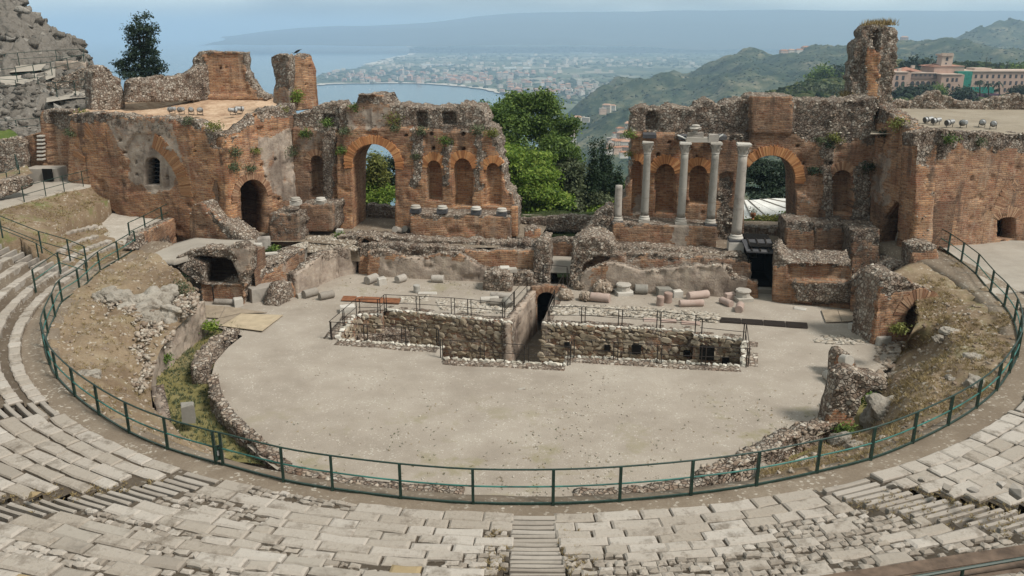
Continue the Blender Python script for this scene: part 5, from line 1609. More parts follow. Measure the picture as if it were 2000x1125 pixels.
# ------------------------------------------------------------------ metal railings
def railing(name, label, pts, h=1.1, mid=True, post_every=None, mat=None, midmat=None, r=.028, pr=None, bottom=False, group=None, posts=None, midf=.5, toplift=0.0):
    """Railing along ground points: each post and rail its own part."""
    mat = mat or M['green_metal']
    t = thing(name, label, 'railing', pts[0], group)
    pr = pr or r * 1.25
    for p in (posts or pts):
        MB().box(Vector(p) + Vector((0, 0, h / 2 - .04)), (pr * 2, pr * 2, h + .08), random.uniform(0, .3)).build('post', mat, t)
    up = Vector((0, 0, 1))
    MB().path([Vector(p) + up * h for p in pts], r, 6).build('top_rail', mat, t)
    if mid:
        MB().path([Vector(p) + up * h * midf for p in pts], r * .9, 6).build('middle_rail', midmat or mat, t)
    if bottom:
        MB().path([Vector(p) + up * .05 for p in pts], r * 1.3, 4).build('bottom_rail', mat, t)
    return t
RAIL_PX = [(266, 486, 2.65), (232, 508, 2.62), (196, 530, 2.6), (156, 567, 2.6), (122, 590, 2.6), (108, 618, 2.6), (94, 650, 2.6), (88, 678, 2.6), (98, 712, 2.6), (112, 738, 2.6), (147, 774, 2.6), (194, 810, 2.6), (253, 846, 2.6), (328, 878, 2.6), (422, 906, 2.6), (436, 909, 2.6), (554, 940, 2.6), (650, 957, 2.6), (783, 974, 2.6),
           (924, 985, 2.6), (1080, 986, 2.6), (1210, 980, 2.6), (1349, 967, 2.6), (1477, 949, 2.6), (1595, 924, 2.6), (1700, 898, 2.6), (1782, 866, 2.6), (1851, 832, 2.6), (1907, 797, 2.6), (1946, 763, 2.6), (1971, 728, 2.6), (1986, 698, 2.6), (1988, 664, 2.6),
           (1980, 630, 2.6), (1961, 599, 2.6), (1934, 571, 2.6)]
rp = [at_z(*p) for p in RAIL_PX]
# fine points on the true curve for the bent rails
def curve_pts(P, n=3):
    out_ = []
    for i in range(len(P) - 1):
        p0, p1, p2, p3 = P[max(i - 1, 0)], P[i], P[i + 1], P[min(i + 2, len(P) - 1)]
        for k in range(n):
            t = k / n
            out_.append(.5 * ((2 * p1) + (p2 - p0) * t + (2 * p0 - 5 * p1 + 4 * p2 - p3) * t * t + (3 * p1 - p0 - 3 * p2 + p3) * t ** 3))
    out_.append(P[-1])
    return out_
pr_ = railing('curved_railing', 'long green curved railing with teal middle tube around the orchestra', curve_pts(rp, 3), h=1.12, posts=rp, midmat=M['teal_metal'], bottom=True, r=.030, pr=.04, midf=.52)
cp_ = curve_pts(rp, 3)
# second teal tube beside the first, latch plate of the gate
gx = at_z(429, 908, 2.6)
MB().box(gx + Vector((0, 0, .42)), (.20, .05, .50), .45).build('gate_latch', M['green_metal'], pr_)
MB().box(gx + Vector((.01, -.03, .42)), (.06, .03, .16), .45).build('latch_plate', M['white_metal'], pr_)
e1 = [at_z(1828, 479, 2.65), at_z(1851, 493, 2.65), at_z(1877, 512, 2.62), at_z(1906, 536, 2.6), at_z(1934, 571, 2.6)]
railing('stair_railing', 'green railing descending along the brick retaining wall by the wing doorway', e1, h=1.15, midmat=M['teal_metal'], bottom=True, r=.03, pr=.04)
e2 = [at_z(255, 470, 2.7), at_z(285, 455, 2.75), at_z(318, 437, 2.8), at_z(342, 424, 2.85), at_z(368, 412, 2.9)]
railing('terrace_railing', 'green railing along the top of the brick retaining wall by the gravel terrace', e2, h=1.15, bottom=True, r=.03, pr=.04)
# railing box at the upper stairs
st_ = [at_z(76, 566, 3.0), at_z(122, 540, 3.0), at_z(165, 522, 2.9)]
railing('stair_railing', 'teal topped landing rail on the kerbed seat rows by the upper stair', [at_z(70, 568, 2.9), at_z(118, 532, 3.0), at_z(172, 548, 2.62)], h=1.1, midmat=M['teal_metal'], r=.028)
railing('stair_railing', 'long thin railing following the upper stair down past the dry grass', [at_z(-6, 462, 4.9), at_z(5, 462, 4.9), at_z(82, 492, 3.9), at_z(137, 507, 3.3), at_z(170, 520, 2.8)], h=1.15, r=.026)
railing('stair_railing', 'lower thin rail on the near side of the upper stair', [at_z(119, 528, 3.0), at_z(75, 500, 3.9), at_z(-5, 468, 4.9)][::-1], h=.7, mid=False, r=.022)

# thin brown guard rails round the stage pit: one run per side
PR = dict(h=.98, mat=M['iron'], r=.019, pr=.022, group='thin guard rails round the stage pit')
def pit_rail(label, pxs, **k):
    P = [at_z(x, y, 0) for x, y in pxs]
    posts = []
    for a, b in zip(P[:-1], P[1:]):
        d = (b - a).normalized()
        posts += [a + d * .10, b - d * .10]
    return railing('pit_railing', label, P, posts=posts, **{**PR, **k})
pit_rail('guard rail along the orchestra edge of the pit on the bench side', [(645, 663), (715, 669), (789, 674), (857, 677), (861, 700)])
pit_rail('guard rail crossing in front of the channel end of the pit', [(861, 700), (942, 705), (1028, 711), (1113, 714), (1115, 698)])
pit_rail('guard rail along the orchestra edge in front of the drain holes', [(1117, 700), (1202, 705), (1287, 710), (1373, 715), (1461, 718)])
pit_rail('short guard rail slanting round the bench end of the pit', [(645, 663), (672, 638), (698, 615)])
pit_rail('short guard rail across the notch beside the rusty plates', [(700, 616), (742, 617), (752, 607)])
pit_rail('guard rail behind the pit from the notch to the dark channel', [(752, 607), (817, 610), (885, 614), (917, 617), (985, 624)])
pit_rail('guard rail behind the pit on the side with pale paving strips', [(1070, 632), (1139, 632), (1211, 638), (1286, 642), (1361, 650)])
pit_rail('short guard rail behind the pit near the brown grate', [(1366, 657), (1455, 666)])
pit_rail('end guard rail of the pit nearest the brown grate', [(1455, 666), (1461, 718)])
pit_rail('guard rail down the drum side of the channel', [(985, 624), (1004, 601), (1030, 572)])
pit_rail('guard rail down the column side of the channel', [(1070, 632), (1082, 598), (1100, 566)])
pg_ = [bw(-.4, 1.0, .78), bw(-.2, 3.2, .78), bw(3.0, 3.2, .78)]
railing('passage_railing', 'thin rail across the mouth of the central passage', [at_z(1060, 548, .78), at_z(1061, 547, .78), at_z(1107, 551, .78), at_z(1109, 560, .78)], **{**PR, 'group': None})
# ------------------------------------------------------------------ the flanks: terraces, retaining walls, vault ruins
def gl(name, rows, mat, nu=30, nv=14, amp=.04, seed=1, grass=0.0, **k):
    k.setdefault('skirt', {'dry_terrace': 1.6, 'court_floor': .3}.get(name, .7))
    o, G = loft(name, rows, mat, nu=nu, nv=nv, amp=amp, seed=seed, attrs={'grass': grass, 'rnd': .5}, **k)
    kind(o, 'structure')
    return G
gl('gravel_terrace', [[(180, 452, 2.85), (215, 470, 2.75), (262, 486, 2.68)], [(195, 440, 2.85), (240, 445, 2.8), (272, 462, 2.75), (290, 456, 2.78)], [(235, 402, 2.95), (290, 398, 2.9), (330, 400, 2.9), (378, 410, 2.9)]], M['gravel'], seed=21)
gl('flank_ground', [[(-80, 400, 4.4), (60, 385, 4.2), (200, 352, 4.3), (300, 350, 4.2), (380, 400, 2.6)], [(-80, 450, 4.2), (60, 450, 3.6), (200, 420, 2.7), (300, 405, 2.6), (372, 420, 2.6)], [(-80, 470, 3.6), (60, 500, 2.4), (150, 525, 2.3), (220, 500, 2.45), (290, 470, 2.4)]], M['dirt'], 40, 16, .05, 29)
GT = gl('dry_terrace', [[(-60, 432, 4.95), (0, 410, 4.8), (60, 392, 4.6), (120, 376, 4.7), (192, 357, 4.9), (240, 345, 5.0)], [(-60, 436, 5.0), (20, 432, 4.65), (90, 412, 4.2), (150, 396, 4.1), (225, 372, 4.1), (262, 366, 4.2)],
                        [(-60, 440, 5.05), (0, 447, 4.9), (50, 464, 4.2), (110, 456, 3.8), (142, 424, 3.85), (238, 378, 3.95)]], M['dry'], 40, 20, .10, 22, .8)
GK = gl('kerb_slope', [[(15, 448, 4.6), (60, 462, 4.05), (110, 450, 3.7), (142, 426, 2.95), (200, 438, 2.85)], [(45, 470, 4.1), (90, 478, 3.5), (140, 475, 3.1), (180, 458, 2.85), (215, 455, 2.8)], [(62, 486, 3.85), (130, 528, 2.72), (165, 530, 2.66), (225, 507, 2.62), (266, 490, 2.62)]], M['dry'], 30, 14, .06, 23, .6)
gl('ramp_path', [[(-60, 408, 5.0), (0, 385, 4.95), (50, 362, 4.95), (100, 342, 5.0), (150, 328, 5.25), (205, 328, 5.2)], [(-60, 432, 4.95), (0, 410, 4.82), (60, 392, 4.62), (120, 376, 4.72), (192, 357, 4.92), (240, 348, 5.0)]], M['concrete'], 30, 8, .02, 24)
gl('court_floor', [[(285, 492, 2.4), (330, 478, 2.4), (380, 464, 2.5), (440, 468, 2.6), (500, 468, 2.3)], [(300, 506, 2.6), (345, 508, 2.62), (400, 486, 3.1), (455, 484, 3.2), (500, 492, 2.6)]], M['concrete'], 30, 12, .05, 25)
gl('wing_path', [[(1828, 480, 2.62), (1860, 497, 2.62), (1907, 536, 2.62), (1940, 580, 2.62)], [(1835, 474, 2.62), (1900, 484, 2.6), (1990, 510, 2.62), (2050, 560, 2.62)], [(1832, 466, 2.55), (1930, 468, 2.5), (2050, 472, 2.5), (2200, 480, 2.5)]], M['concrete'], 30, 12, .04, 26)
gl('vault_top', [[(1722, 552, 2.1), (1745, 530, 2.3), (1775, 515, 2.5), (1830, 505, 2.55)], [(1765, 560, 2.1), (1790, 548, 2.3), (1815, 540, 2.4), (1850, 545, 2.4)], [(1815, 590, 2.2), (1840, 585, 2.3), (1865, 582, 2.4), (1905, 580, 2.5)]], M['dry'], 30, 14, .10, 27, .2)

RW = dict(cell=.13, rag=.10, face=.8, fsize=.2, csize=.22, white=.4)
ruin('retaining_wall', 'brick and rubble retaining wall under the gravel terrace railing', 'ruin wall', (266, 488), (372, 414), [(264, 486, 0), (272, 464), (288, 451), (330, 432), (371, 412), (378, 470, 0), (330, 482, 0), (290, 495, 0)], .7, z=2.7, seed=101, group=None,
     rub=(.2, [([(258, 455), (282, 455), (296, 500), (260, 500)], .95), ([(290, 475), (330, 460), (345, 480), (290, 495)], .6)]), tone=(.45, ()), pla=(.25, ()), cell=.12, rag=.08, face=.6, fsize=.16, white=.5)
ruin('brick_buttress', 'stepped wedge of brown brickwork at the corner of the orange wing', 'ruin wall', (372, 470), (482, 484), [(371, 474, 0), (370, 416), (380, 398), (392, 394), (410, 412), (432, 432), (456, 452), (476, 466), (484, 486, 0)], 1.6, z=1.9, seed=102, group=None, tone=(.35, ()), rub=(.3, [([(400, 400), (480, 460), (480, 480), (430, 450)], .7)]), cell=.12, rag=.15, face=.6, fsize=.16, crest=1.5)
ruin('retaining_wall', 'old fieldstone wall between dry terrace and gravel terrace', 'ruin wall', (140, 432), (240, 410), [(136, 430, 0), (132, 420), (180, 400), (236, 374), (242, 412, 0)], .6, z=2.85, seed=103, group=None, rub=(.95, ()), tone=(.3, ()), crest=1.0, **RW)
ruin('rock_bank', 'blackened rubble bank at the foot of the orange wing wall', 'rubble', (238, 412), (376, 414), [(236, 412, 0), (234, 376), (250, 364), (285, 368), (320, 380), (352, 392), (376, 408), (378, 418, 0)], 1.6, z=2.9, seed=104, group=None, rub=(.85, ()), dark=(.35, ()), tone=(.15, ()), cell=.13, rag=.15, face=.8, fsize=.24, white=.15, crest=1.6, lean=.35)
# vaulted ruin beside the plywood sheets
vr = thing('vault_ruin', 'collapsed rubble vault with dark interior and low brick wall beside plywood sheets', 'ruin vault', at_z(430, 590, 0), 'collapsed vaults of the side passages')
Pv = Plane(at_z(392, 590, 0), at_z(478, 594, 0))
masonry('vault_front', Pv, [(394, 598, 0), (392, 575), (384, 555), (366, 538), (340, 514), (344, 502), (372, 490), (400, 482), (440, 487), (470, 474), (490, 488), (489, 530), (478, 548), (476, 598, 0)], vr,
        [[(397, 556), (400, 516), (384, 508), (374, 503), (395, 500), (430, 504), (452, 508), (464, 532), (468, 556)]], thick=.9, cell=.10, rag=.14, seed=105, rub=(.95, [(box_px(392, 556, 480, 600), .1), (box_px(455, 480, 492, 530), .3)]), tone=(.3, ()), pla=(.2, [(box_px(455, 480, 492, 530), .6)]),
        relief=[(box_px(394, 556, 474, 600), .12)], face=1.0, fsize=.18, white=.5, crest=1.4)
vault_box(Pv, 375, 470, 560, 503, .9, 2.6, 'vault', vr, M['masonry'], 0)
MB().box(Pv.at(417, 575, -.03), (.06, .06, 1.0), TH).build('iron_post', M['iron'], vr)
ruin('retaining_wall', 'brick retaining wall with white rubble crest between vault ruin and curved wall', 'ruin wall', (472, 592), (594, 548), [(472, 598, 0), (470, 553), (500, 536), (540, 511), (596, 484), (598, 550, 0)], 1.4, seed=106, group=None, rub=(.15, [([(465, 545), (600, 478), (600, 490), (480, 562)], .95)]), tone=(.38, ()), pla=(.4, ()), cell=.12, rag=.1, face=.6, fsize=.16, white=.7, crest=2.2)
gl('rubble_ledge', [[(472, 553, 1.05), (510, 530, 1.35), (550, 506, 1.65), (600, 484, 1.85)], [(478, 530, 1.6), (500, 508, 1.85), (540, 488, 1.85), (600, 470, 1.85)]], M['gravel'], 24, 8, .15, 28)
GLD = gl('rubble_ledge', [[(474, 552, 1.1), (540, 510, 1.68), (600, 483, 1.9)], [(480, 530, 1.7), (540, 490, 1.86), (600, 472, 1.86)]], M['gravel'], 12, 6, .1, 30)
stones('loose_rubble', scatter_on(GLD, 500), .17, M['rubble_white'], None, .6)
# ditch walls
def low_wall_line(name, label, pts, h, thick, group, flip=False, **k):
    W_ = [at_z(x, y, 0) for x, y in pts]
    o = thing(name, label, 'ruin wall', W_[0], group)
    for i, (a, b) in enumerate(zip(W_[:-1], W_[1:])):
        pl = Plane(a, b, flip)
        h0 = h[i] if isinstance(h, (list, tuple)) else h
        h1 = h[i + 1] if isinstance(h, (list, tuple)) else h
        masonry('wall_length', pl, [(-.08, -.6, 0), (-.08, h0), (pl.len * .5, (h0 + h1) / 2), (pl.len + .08, h1), (pl.len + .08, -.6, 0)], o, sz=True, thick=thick, seed=110 + i, off=.003 * i, **k)
    return o
low_wall_line('ditch_wall', 'pale plastered wall curving along the mossy ditch under the dry slope', [(404, 640), (374, 663), (345, 686), (322, 710), (306, 744), (299, 792), (308, 830)], [1.5, 1.35, 1.2, 1.1, 1.05, .9, .5], .5, 'walls of the mossy ditch', cell=.12, rag=.06, rub=(.1, ()), pla=(.95, ()), tone=(.4, ()), crest=.6, white=.7)
low_wall_line('ditch_wall', 'thick low rubble wall between ditch and orchestra nearest the plywood sheets', [(468, 652), (440, 672), (415, 700), (405, 728)], [.2, .35, .4, .35], .7, 'walls of the mossy ditch', cell=.12, rag=.14, rub=(.9, ()), pla=(.3, ()), tone=(.4, ()), face=.8, fsize=.2, csize=.24, white=.5, crest=1.6)
low_wall_line('ditch_wall', 'long low brick-faced rubble wall curving from the white block to the railing', [(404, 748), (411, 785), (432, 818), (462, 852), (500, 884), (540, 912)], [.35, .32, .3, .28, .22, .12], .5, 'walls of the mossy ditch', cell=.12, rag=.12, rub=(.75, ()), pla=(.2, ()), tone=(.5, ()), face=.8, fsize=.18, csize=.22, white=.5, crest=1.6)
low_wall_line('ditch_wall', 'crumbling kerb wall at the weedy edge of the orchestra below the small vault', [(1388, 948), (1440, 928), (1500, 898), (1560, 868), (1640, 838)], [.2, .35, .4, .4, .35], .7, 'walls of the mossy ditch', cell=.12, rag=.14, rub=(.85, ()), pla=(.3, ()), tone=(.4, ()), face=.9, fsize=.2, csize=.24, white=.5, crest=1.8)
low_wall_line('low_kerb', 'broken line of kerb stones half buried along the front of the orchestra', [(545, 925), (640, 948), (760, 962), (900, 972)], [.12, .15, .14, .10], .5, None, cell=.15, rag=.12, rub=(.8, ()), pla=(.3, ()), tone=(.4, ()), face=.8, fsize=.2, csize=.22, white=.6, crest=1.4)
low_wall_line('low_kerb', 'faint buried stone kerb at the front edge of the arena near the gate stair', [(1130, 975), (1240, 970), (1380, 950)], [.06, .1, .2], .5, None, cell=.15, rag=.12, rub=(.8, ()), pla=(.3, ()), tone=(.4, ()), face=.8, fsize=.2, csize=.2, white=.6, crest=1.2)
# vaults and walls on the other flank
A_ = at_z(1706, 672, 0); B_ = A_ + Vector((5, 1.2, 0))
Pw = Plane(A_, B_)
v2 = thing('vault_ruin', 'brick vault ruin with dark arched opening below the dry slope and wing', 'ruin vault', A_, 'collapsed vaults of the side passages')
masonry('vault_front', Pw, [(1704, 676, 0), (1710, 630), (1718, 570), (1726, 545), (1740, 536), (1775, 545), (1806, 560), (1824, 582), (1832, 606), (1822, 640), (1800, 690, 0), (1730, 692, 0)], v2, [[(1770, 655), (1769, 616), (1778, 600), (1794, 592), (1808, 600), (1813, 612), (1800, 640), (1795, 660)]], thick=1.8, cell=.10, rag=.14, seed=120,
        rub=(.25, [([(1715, 535), (1830, 560), (1835, 590), (1790, 575), (1730, 580)], .9)]), tone=(.45, [(box_px(1735, 625, 1775, 700), .3)]), pla=(.1, ()), face=.8, fsize=.18, white=.4, crest=1.6)
arch_ring(Pw, 1791, 616, 592, 1813, v2, width=.75, n=22, a0=0, a1=175, off=-.06, mat=M['arch_dull'])
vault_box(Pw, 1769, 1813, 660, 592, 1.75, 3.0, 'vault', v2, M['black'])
ruin('retaining_wall', 'smooth dark brick retaining wall under the descending green railing', 'ruin wall', (1830, 482), (1928, 562), [(1827, 524, 0), (1828, 484), (1880, 522), (1926, 562), (1912, 590, 0), (1892, 588, 0), (1850, 552, 0)], .5, z=2.55, seed=121, group=None, tone=(.35, ()), rub=(.1, [([(1900, 555), (1930, 555), (1930, 600), (1880, 590)], .9)]), pla=(.15, ()), cell=.12, rag=.05, face=.5, fsize=.18, crest=.8)
ruin('brick_pedestal', 'rubble-topped brick block at the foot of the pale wing corner', 'pedestal', (1782, 522), (1832, 522), [(1781, 526, 0), (1783, 482), (1806, 476), (1830, 478), (1833, 526, 0)], 1.4, z=2.1, seed=122, group=None, tone=(.4, ()), rub=(.15, [(box_px(1775, 470, 1840, 494), .95)]), cell=.12, rag=.08, face=.8, fsize=.18, white=.6, crest=1.6)
Px = Plane(at_z(1616, 840, 0), at_z(1745, 836, 0))
v3 = thing('vault_ruin', 'leaning rubble half-arch at the weedy corner of the orchestra', 'ruin vault', at_z(1660, 838, 0), 'collapsed vaults of the side passages')
masonry('half_arch', Px, [(1617, 842, 0), (1624, 800), (1633, 770), (1640, 738), (1668, 727), (1702, 737), (1737, 750), (1735, 764), (1706, 766), (1686, 779), (1674, 806), (1667, 846, 0)], v3, thick=.9, cell=.09, rag=.12, seed=123, rub=(.92, [(box_px(1615, 812, 1670, 850), .1)]), tone=(.45, ()), face=1.0, fsize=.18, white=.25, crest=1.8, off=.1)
ruin('brick_stub', 'small brick stub with a fallen drum leaning on it at the orchestra edge', 'ruin wall', (1636, 738), (1668, 736), [(1635, 742, 0), (1636, 702), (1642, 690), (1656, 688), (1666, 700), (1672, 712), (1674, 742, 0)], .9, seed=125, group=None, tone=(.45, ()), rub=(.3, [(box_px(1640, 685, 1680, 712), .9)]), cell=.10, rag=.1, face=.8, fsize=.15, white=.6, crest=1.4)

# boulders and rubble on the slopes
def boulder(px, py, z, s, lab, seed, mat=None, asp=(1.2, .9, .8), group='pale boulders on the dry slopes', rz=None):
    bm = bmesh.new()
    bmesh.ops.create_icosphere(bm, subdivisions=4, radius=1)
    g = random.Random(seed); ph = [g.uniform(0, 9) for _ in range(6)]
    for v in bm.verts:
        c = v.co
        n = .22 * math.sin(c.x * 2.3 + ph[0]) * math.sin(c.y * 2.1 + ph[1]) + .12 * math.sin(c.z * 4.3 + ph[2] + c.x * 3) + .09 * math.sin(c.y * 7 + ph[3] + c.x * 4) + .05 * math.sin(c.x * 13 + c.z * 9 + ph[4]) + g.uniform(-.03, .03)
        m = max(abs(c.x), abs(c.y), abs(c.z))
        k = (.6 + .4 / m) * (1 + n)
        v.co = (c.x * k * asp[0] * s, c.y * k * asp[1] * s, c.z * k * asp[2] * s)
    me = bpy.data.meshes.new('boulder'); bm.to_mesh(me); bm.free()
    attr(me, 'rnd', [.45 + .3 * g.random()] * len(me.vertices))
    o = link('boulder', me, mat or M['rock'], None, False)
    o.location = at_z(px, py, z); o.rotation_euler = (g.uniform(-.3, .3), g.uniform(-.3, .3), g.uniform(0, 6) if rz is None else rz)
    return tag(o, lab, 'boulder', group)
for i, (x, y, z, s, lab) in enumerate(((290, 598, 1.9, .85, 'largest smooth white boulder jutting from the dry slope above the ditch wall'), (318, 592, 1.9, .6, 'tall white boulder wedged beside the largest one'),
                                       (340, 618, 1.5, .62, 'lowest white boulder of the outcrop just above the ditch wall'), (325, 578, 2.1, .5, 'upper grey boulder at the rubble edge of the outcrop'), (262, 598, 2.1, .55, 'grey boulder at the uphill end of the white outcrop'),
                                       (235, 590, 2.25, .6, 'broad flat pale rock between railing and outcrop'), (205, 582, 2.4, .5, 'low pale rock nearest the curved railing'), (300, 625, 1.6, .55, 'cracked grey boulder under the largest white one'), (275, 625, 1.7, .5, 'half buried grey rock in the middle of the dry slope'),
                                       (180, 738, 2.3, .42, 'squared block lying alone on the bare dry slope'), (1852, 648, 2.3, 0.28, 'upright squared block on the upper grassy slope'), (1830, 662, 2.1, 0.19, 'small angular rock left of the upright squared block'), (1898, 700, 2.4, 0.28, 'dark boulder close to the railing bend'),
                                       (1880, 715, 2.2, 0.19, 'small dark rock below the boulder near the railing bend'), (1858, 745, 1.9, 0.25, 'pale squared stone in the hollow of the slope'), (1905, 752, 2.3, 0.31, 'long pale slab of rock sloping to the railing'), (1590, 905, .9, .3, 'pale rock in the ditch under the railing'), (1640, 860, .2, .34, 'squared pale block at the mouth of the half-arch'), (1670, 880, .6, .4, 'flat grey rock between railing and half-arch'),
                                       (1760, 865, 1.2, .45, 'broad flat rock just inside the railing'), (1745, 815, .0, .95, 'big rounded earthy rock mass beside the leaning half-arch'), (1490, 925, .6, .35, 'rounded brown rock beside the crumbling kerb wall'))):
    boulder(x, y, z, s, lab, i + 5)
for G, n, f in ((GL, 900, .07), (GR, 1300, .08)):
    P_ = scatter_on(G, n); stones('slope_rubble', P_, f * 1.6, M['rubble'], None, .5, var=.8)
# rocky band across the dry slope
band = np.array([at_z(x + random.gauss(0, 9), y + random.gauss(0, 9), z) for x, y, z in [(random.choice(((190, 580, 2.45), (215, 588, 2.35), (245, 600, 2.2), (265, 612, 2.0), (300, 640, 1.5), (320, 655, 1.25), (285, 650, 1.7), (350, 590, 2.0), (365, 600, 1.7), (375, 585, 2.0), (270, 690, 1.5), (280, 720, 1.25), (265, 750, 1.5)))) for _ in range(700)]])
stones('outcrop_rubble', band, .15, M['rubble_white'], None, .6, var=.7)
stones('outcrop_rubble', band[::2] + np.array([.1, .1, .05]), .2, M['rubble'], None, .6, var=.7)

# ------------------------------------------------------------------ rocky hillside with terraces behind the wing
M['cliff'] = stone_mat('cliff_rock', [(.0, (.07, .06, .05)), (.5, (.165, .148, .128)), (1, (.33, .305, .27))], 1.2, attr_rnd=True, st_amt=.7, stain=(.08, .068, .055), bump=1.0, dist=.5)
def yl(name, rows, mat, **k):
    o, G = loft(name, [[at_y(x, y, Y) for x, y, Y in r] for r in rows], mat, world=True, attrs={'rnd': .5, 'grass': .6}, **k)
    kind(o, 'structure')
    return G
GC = yl('rock_cliff', [[(-160, 205, 71.5), (-60, 195, 71.5), (0, 186, 71.5), (60, 176, 71.8), (120, 166, 72), (168, 160, 72), (192, 165, 72)], [(-160, 150, 74), (-60, 140, 74), (0, 136, 75), (60, 128, 76), (120, 128, 77), (168, 128, 78), (186, 140, 78)], [(-160, 70, 80), (-60, 80, 80), (0, 88, 80), (60, 98, 80), (110, 108, 80), (150, 116, 80), (172, 124, 80)],
                       [(-160, 0, 86), (-60, 10, 86), (0, 30, 86), (50, 45, 86), (95, 72, 85), (140, 98, 84), (166, 115, 83)], [(-160, -70, 92), (-60, -40, 92), (0, 4, 92), (45, 18, 91), (85, 48, 89), (125, 72, 87), (163, 108, 86)],
                       [(-160, -90, 97), (-60, -60, 96), (0, -4, 95), (40, 12, 94), (80, 42, 92), (122, 66, 90), (165, 112, 88)], [(-160, 60, 108), (-60, 80, 107), (0, 100, 106), (40, 110, 105), (80, 120, 104), (122, 130, 102), (170, 150, 100)]], M['cliff'], nu=150, nv=130, amp=1.35, freq=.5, seed=31, smooth=False, oct=6, edge=True)
GC2 = yl('rock_bank', [[(-120, 290, 62), (-40, 275, 62), (30, 268, 62), (80, 270, 62.5), (140, 300, 62)], [(-120, 240, 65), (-40, 232, 65), (30, 232, 65), (90, 235, 65), (150, 240, 64.5), (200, 226, 64)],
                       [(-120, 200, 68), (-40, 192, 68), (30, 188, 68), (90, 185, 68), (150, 182, 68), (200, 184, 68)], [(-120, 180, 71), (-40, 172, 71), (30, 166, 71), (90, 160, 71), (150, 158, 71), (200, 165, 71)]], M['cliff'], nu=90, nv=60, amp=.55, freq=.7, seed=32, smooth=False, oct=6)
P_ = scatter_on(GC2, 500); stones('bank_rubble', P_, .5, M['cliff'], None, .6, var=.8)
P_ = scatter_on(GC, 450); stones('cliff_rubble', P_, .9, M['cliff'], None, .6, var=.9)
def ywall(name, label, x0, x1, Y0, Y1, outline, thick, seed, group='terrace walls on the rocky hillside', **k):
    a, b = at_y(x0, 150, Y0), at_y(x1, 150, Y1)
    pl = Plane(a, b)
    o = thing(name, label, 'ruin wall', pl.at(sum(p[0] for p in outline) / len(outline), max(p[1] for p in outline)), group)
    masonry('wall_body', pl, outline, o, thick=thick, seed=seed, **k)
    return o, pl
WK = dict(cell=.16, rag=.08, face=.9, fsize=.28, csize=.26, white=.45, rub=(.95, ()), tone=(.3, ()))
ywall('terrace_wall', 'fieldstone terrace wall directly beside the jagged rubble stub', 95, 190, 69, 69, [(88, 196, 0), (92, 164), (120, 150), (150, 138), (170, 130), (182, 146), (186, 196, 0)], 1.0, 131, **WK)
ywall('terrace_wall', 'low plastered parapet at the top of the hillside path', 108, 170, 74, 74, [(106, 136, 0), (108, 120), (140, 119), (166, 122), (168, 138, 0)], .6, 132, cell=.16, rag=.04, pla=(.8, ()), rub=(.2, ()), tone=(.3, ()), crest=.6)
ywall('terrace_wall', 'low stone wall under the upper hillside path', -60, 110, 70.5, 70.5, [(-60, 192, 0), (-60, 172), (20, 168), (70, 164), (112, 160), (112, 186, 0)], .8, 133, **WK)
yl('hill_path', [[(-120, 176, 70), (-40, 170, 70), (30, 166, 70.4), (80, 160, 70.8), (108, 150, 71.5)], [(-120, 160, 73), (-40, 152, 73), (30, 148, 73), (80, 142, 73.2), (108, 134, 73.6)]], M['concrete'], nu=20, nv=6, amp=.02, seed=33)
yl('hill_path', [[(-120, 150, 73.4), (-40, 146, 73.4), (40, 140, 73.6), (106, 136, 74)], [(-120, 132, 76), (-40, 130, 76), (40, 127, 76), (106, 124, 76)]], M['concrete'], nu=20, nv=6, amp=.02, seed=34)
yl('hill_path', [[(90, 200, 66), (140, 192, 66.5), (190, 188, 67)], [(92, 184, 69), (140, 178, 69), (186, 176, 69)]], M['concrete'], nu=20, nv=6, amp=.02, seed=35)
# brick passage between hillside and wing
bp, plb = ywall('passage_wall', 'deep shadowed brick passage with narrow steps at the end of the wing', 45, 145, 61, 60, [(44, 350, 0), (46, 268), (62, 262), (80, 258), (80, 222), (84, 214), (134, 214), (140, 240), (140, 352, 0)], 1.0, 134, group=None, cell=.12, rag=.08, tone=(.45, [(box_px(80, 210, 150, 350), .35)]), rub=(.15, [([(80, 205), (145, 205), (142, 262), (110, 256), (88, 240)], .9)]), pla=(.1, ()),
                relief=[(box_px(94, 220, 136, 352), .5), (box_px(66, 264, 80, 296), .7)], face=.6, fsize=.25, crest=1.0)
for i in range(7):
    MB().box(plb.at(84, 310 - i * 7.5, -.15), (.42, .5, .12), .0, bev=.02).build('step', M['tarp'] if 0 else M['marble'], bp)
MB().box(plb.at(110, 338, -.9), (2.3, 1.4, 1.2), .0, bev=.05).build('landing', M['step'], bp)
MB().box(plb.at(126, 335, -1.63), (.7, .1, .9), .0).build('opening', M['black'], bp)
MB().lathe([(.28, -.9), (.36, -.2), (.42, 0)], 12, Matrix.Translation(plb.at(82, 325, -.9))).build('stone_urn', M['marble'], bp)
yl('lawn', [[(-80, 275, 60), (-20, 274, 60), (20, 272, 60.5), (36, 264, 61)], [(-80, 248, 63), (-20, 246, 63), (14, 250, 62.5), (30, 258, 62)]], ground_mat('green_lawn', [(.3, (.045, .07, .016)), (.5, (.08, .11, .028)), (.7, (.13, .15, .05))], (.5, 2, 12)), nu=16, nv=8, amp=.04, seed=36)
ywall('terrace_wall', 'tall fieldstone wall with a strip of lawn on top', -70, 50, 59.5, 60, [(-70, 352, 0), (-70, 276), (0, 274), (34, 268), (48, 280), (52, 345, 0)], .8, 135, **WK)
GD = yl('dry_terrace', [[(-80, 385, 53), (0, 358, 54), (40, 346, 56), (64, 338, 58)], [(-80, 350, 57), (0, 338, 58), (30, 330, 58.5), (52, 322, 59)]], M['dry'], nu=16, nv=8, amp=.08, seed=37)
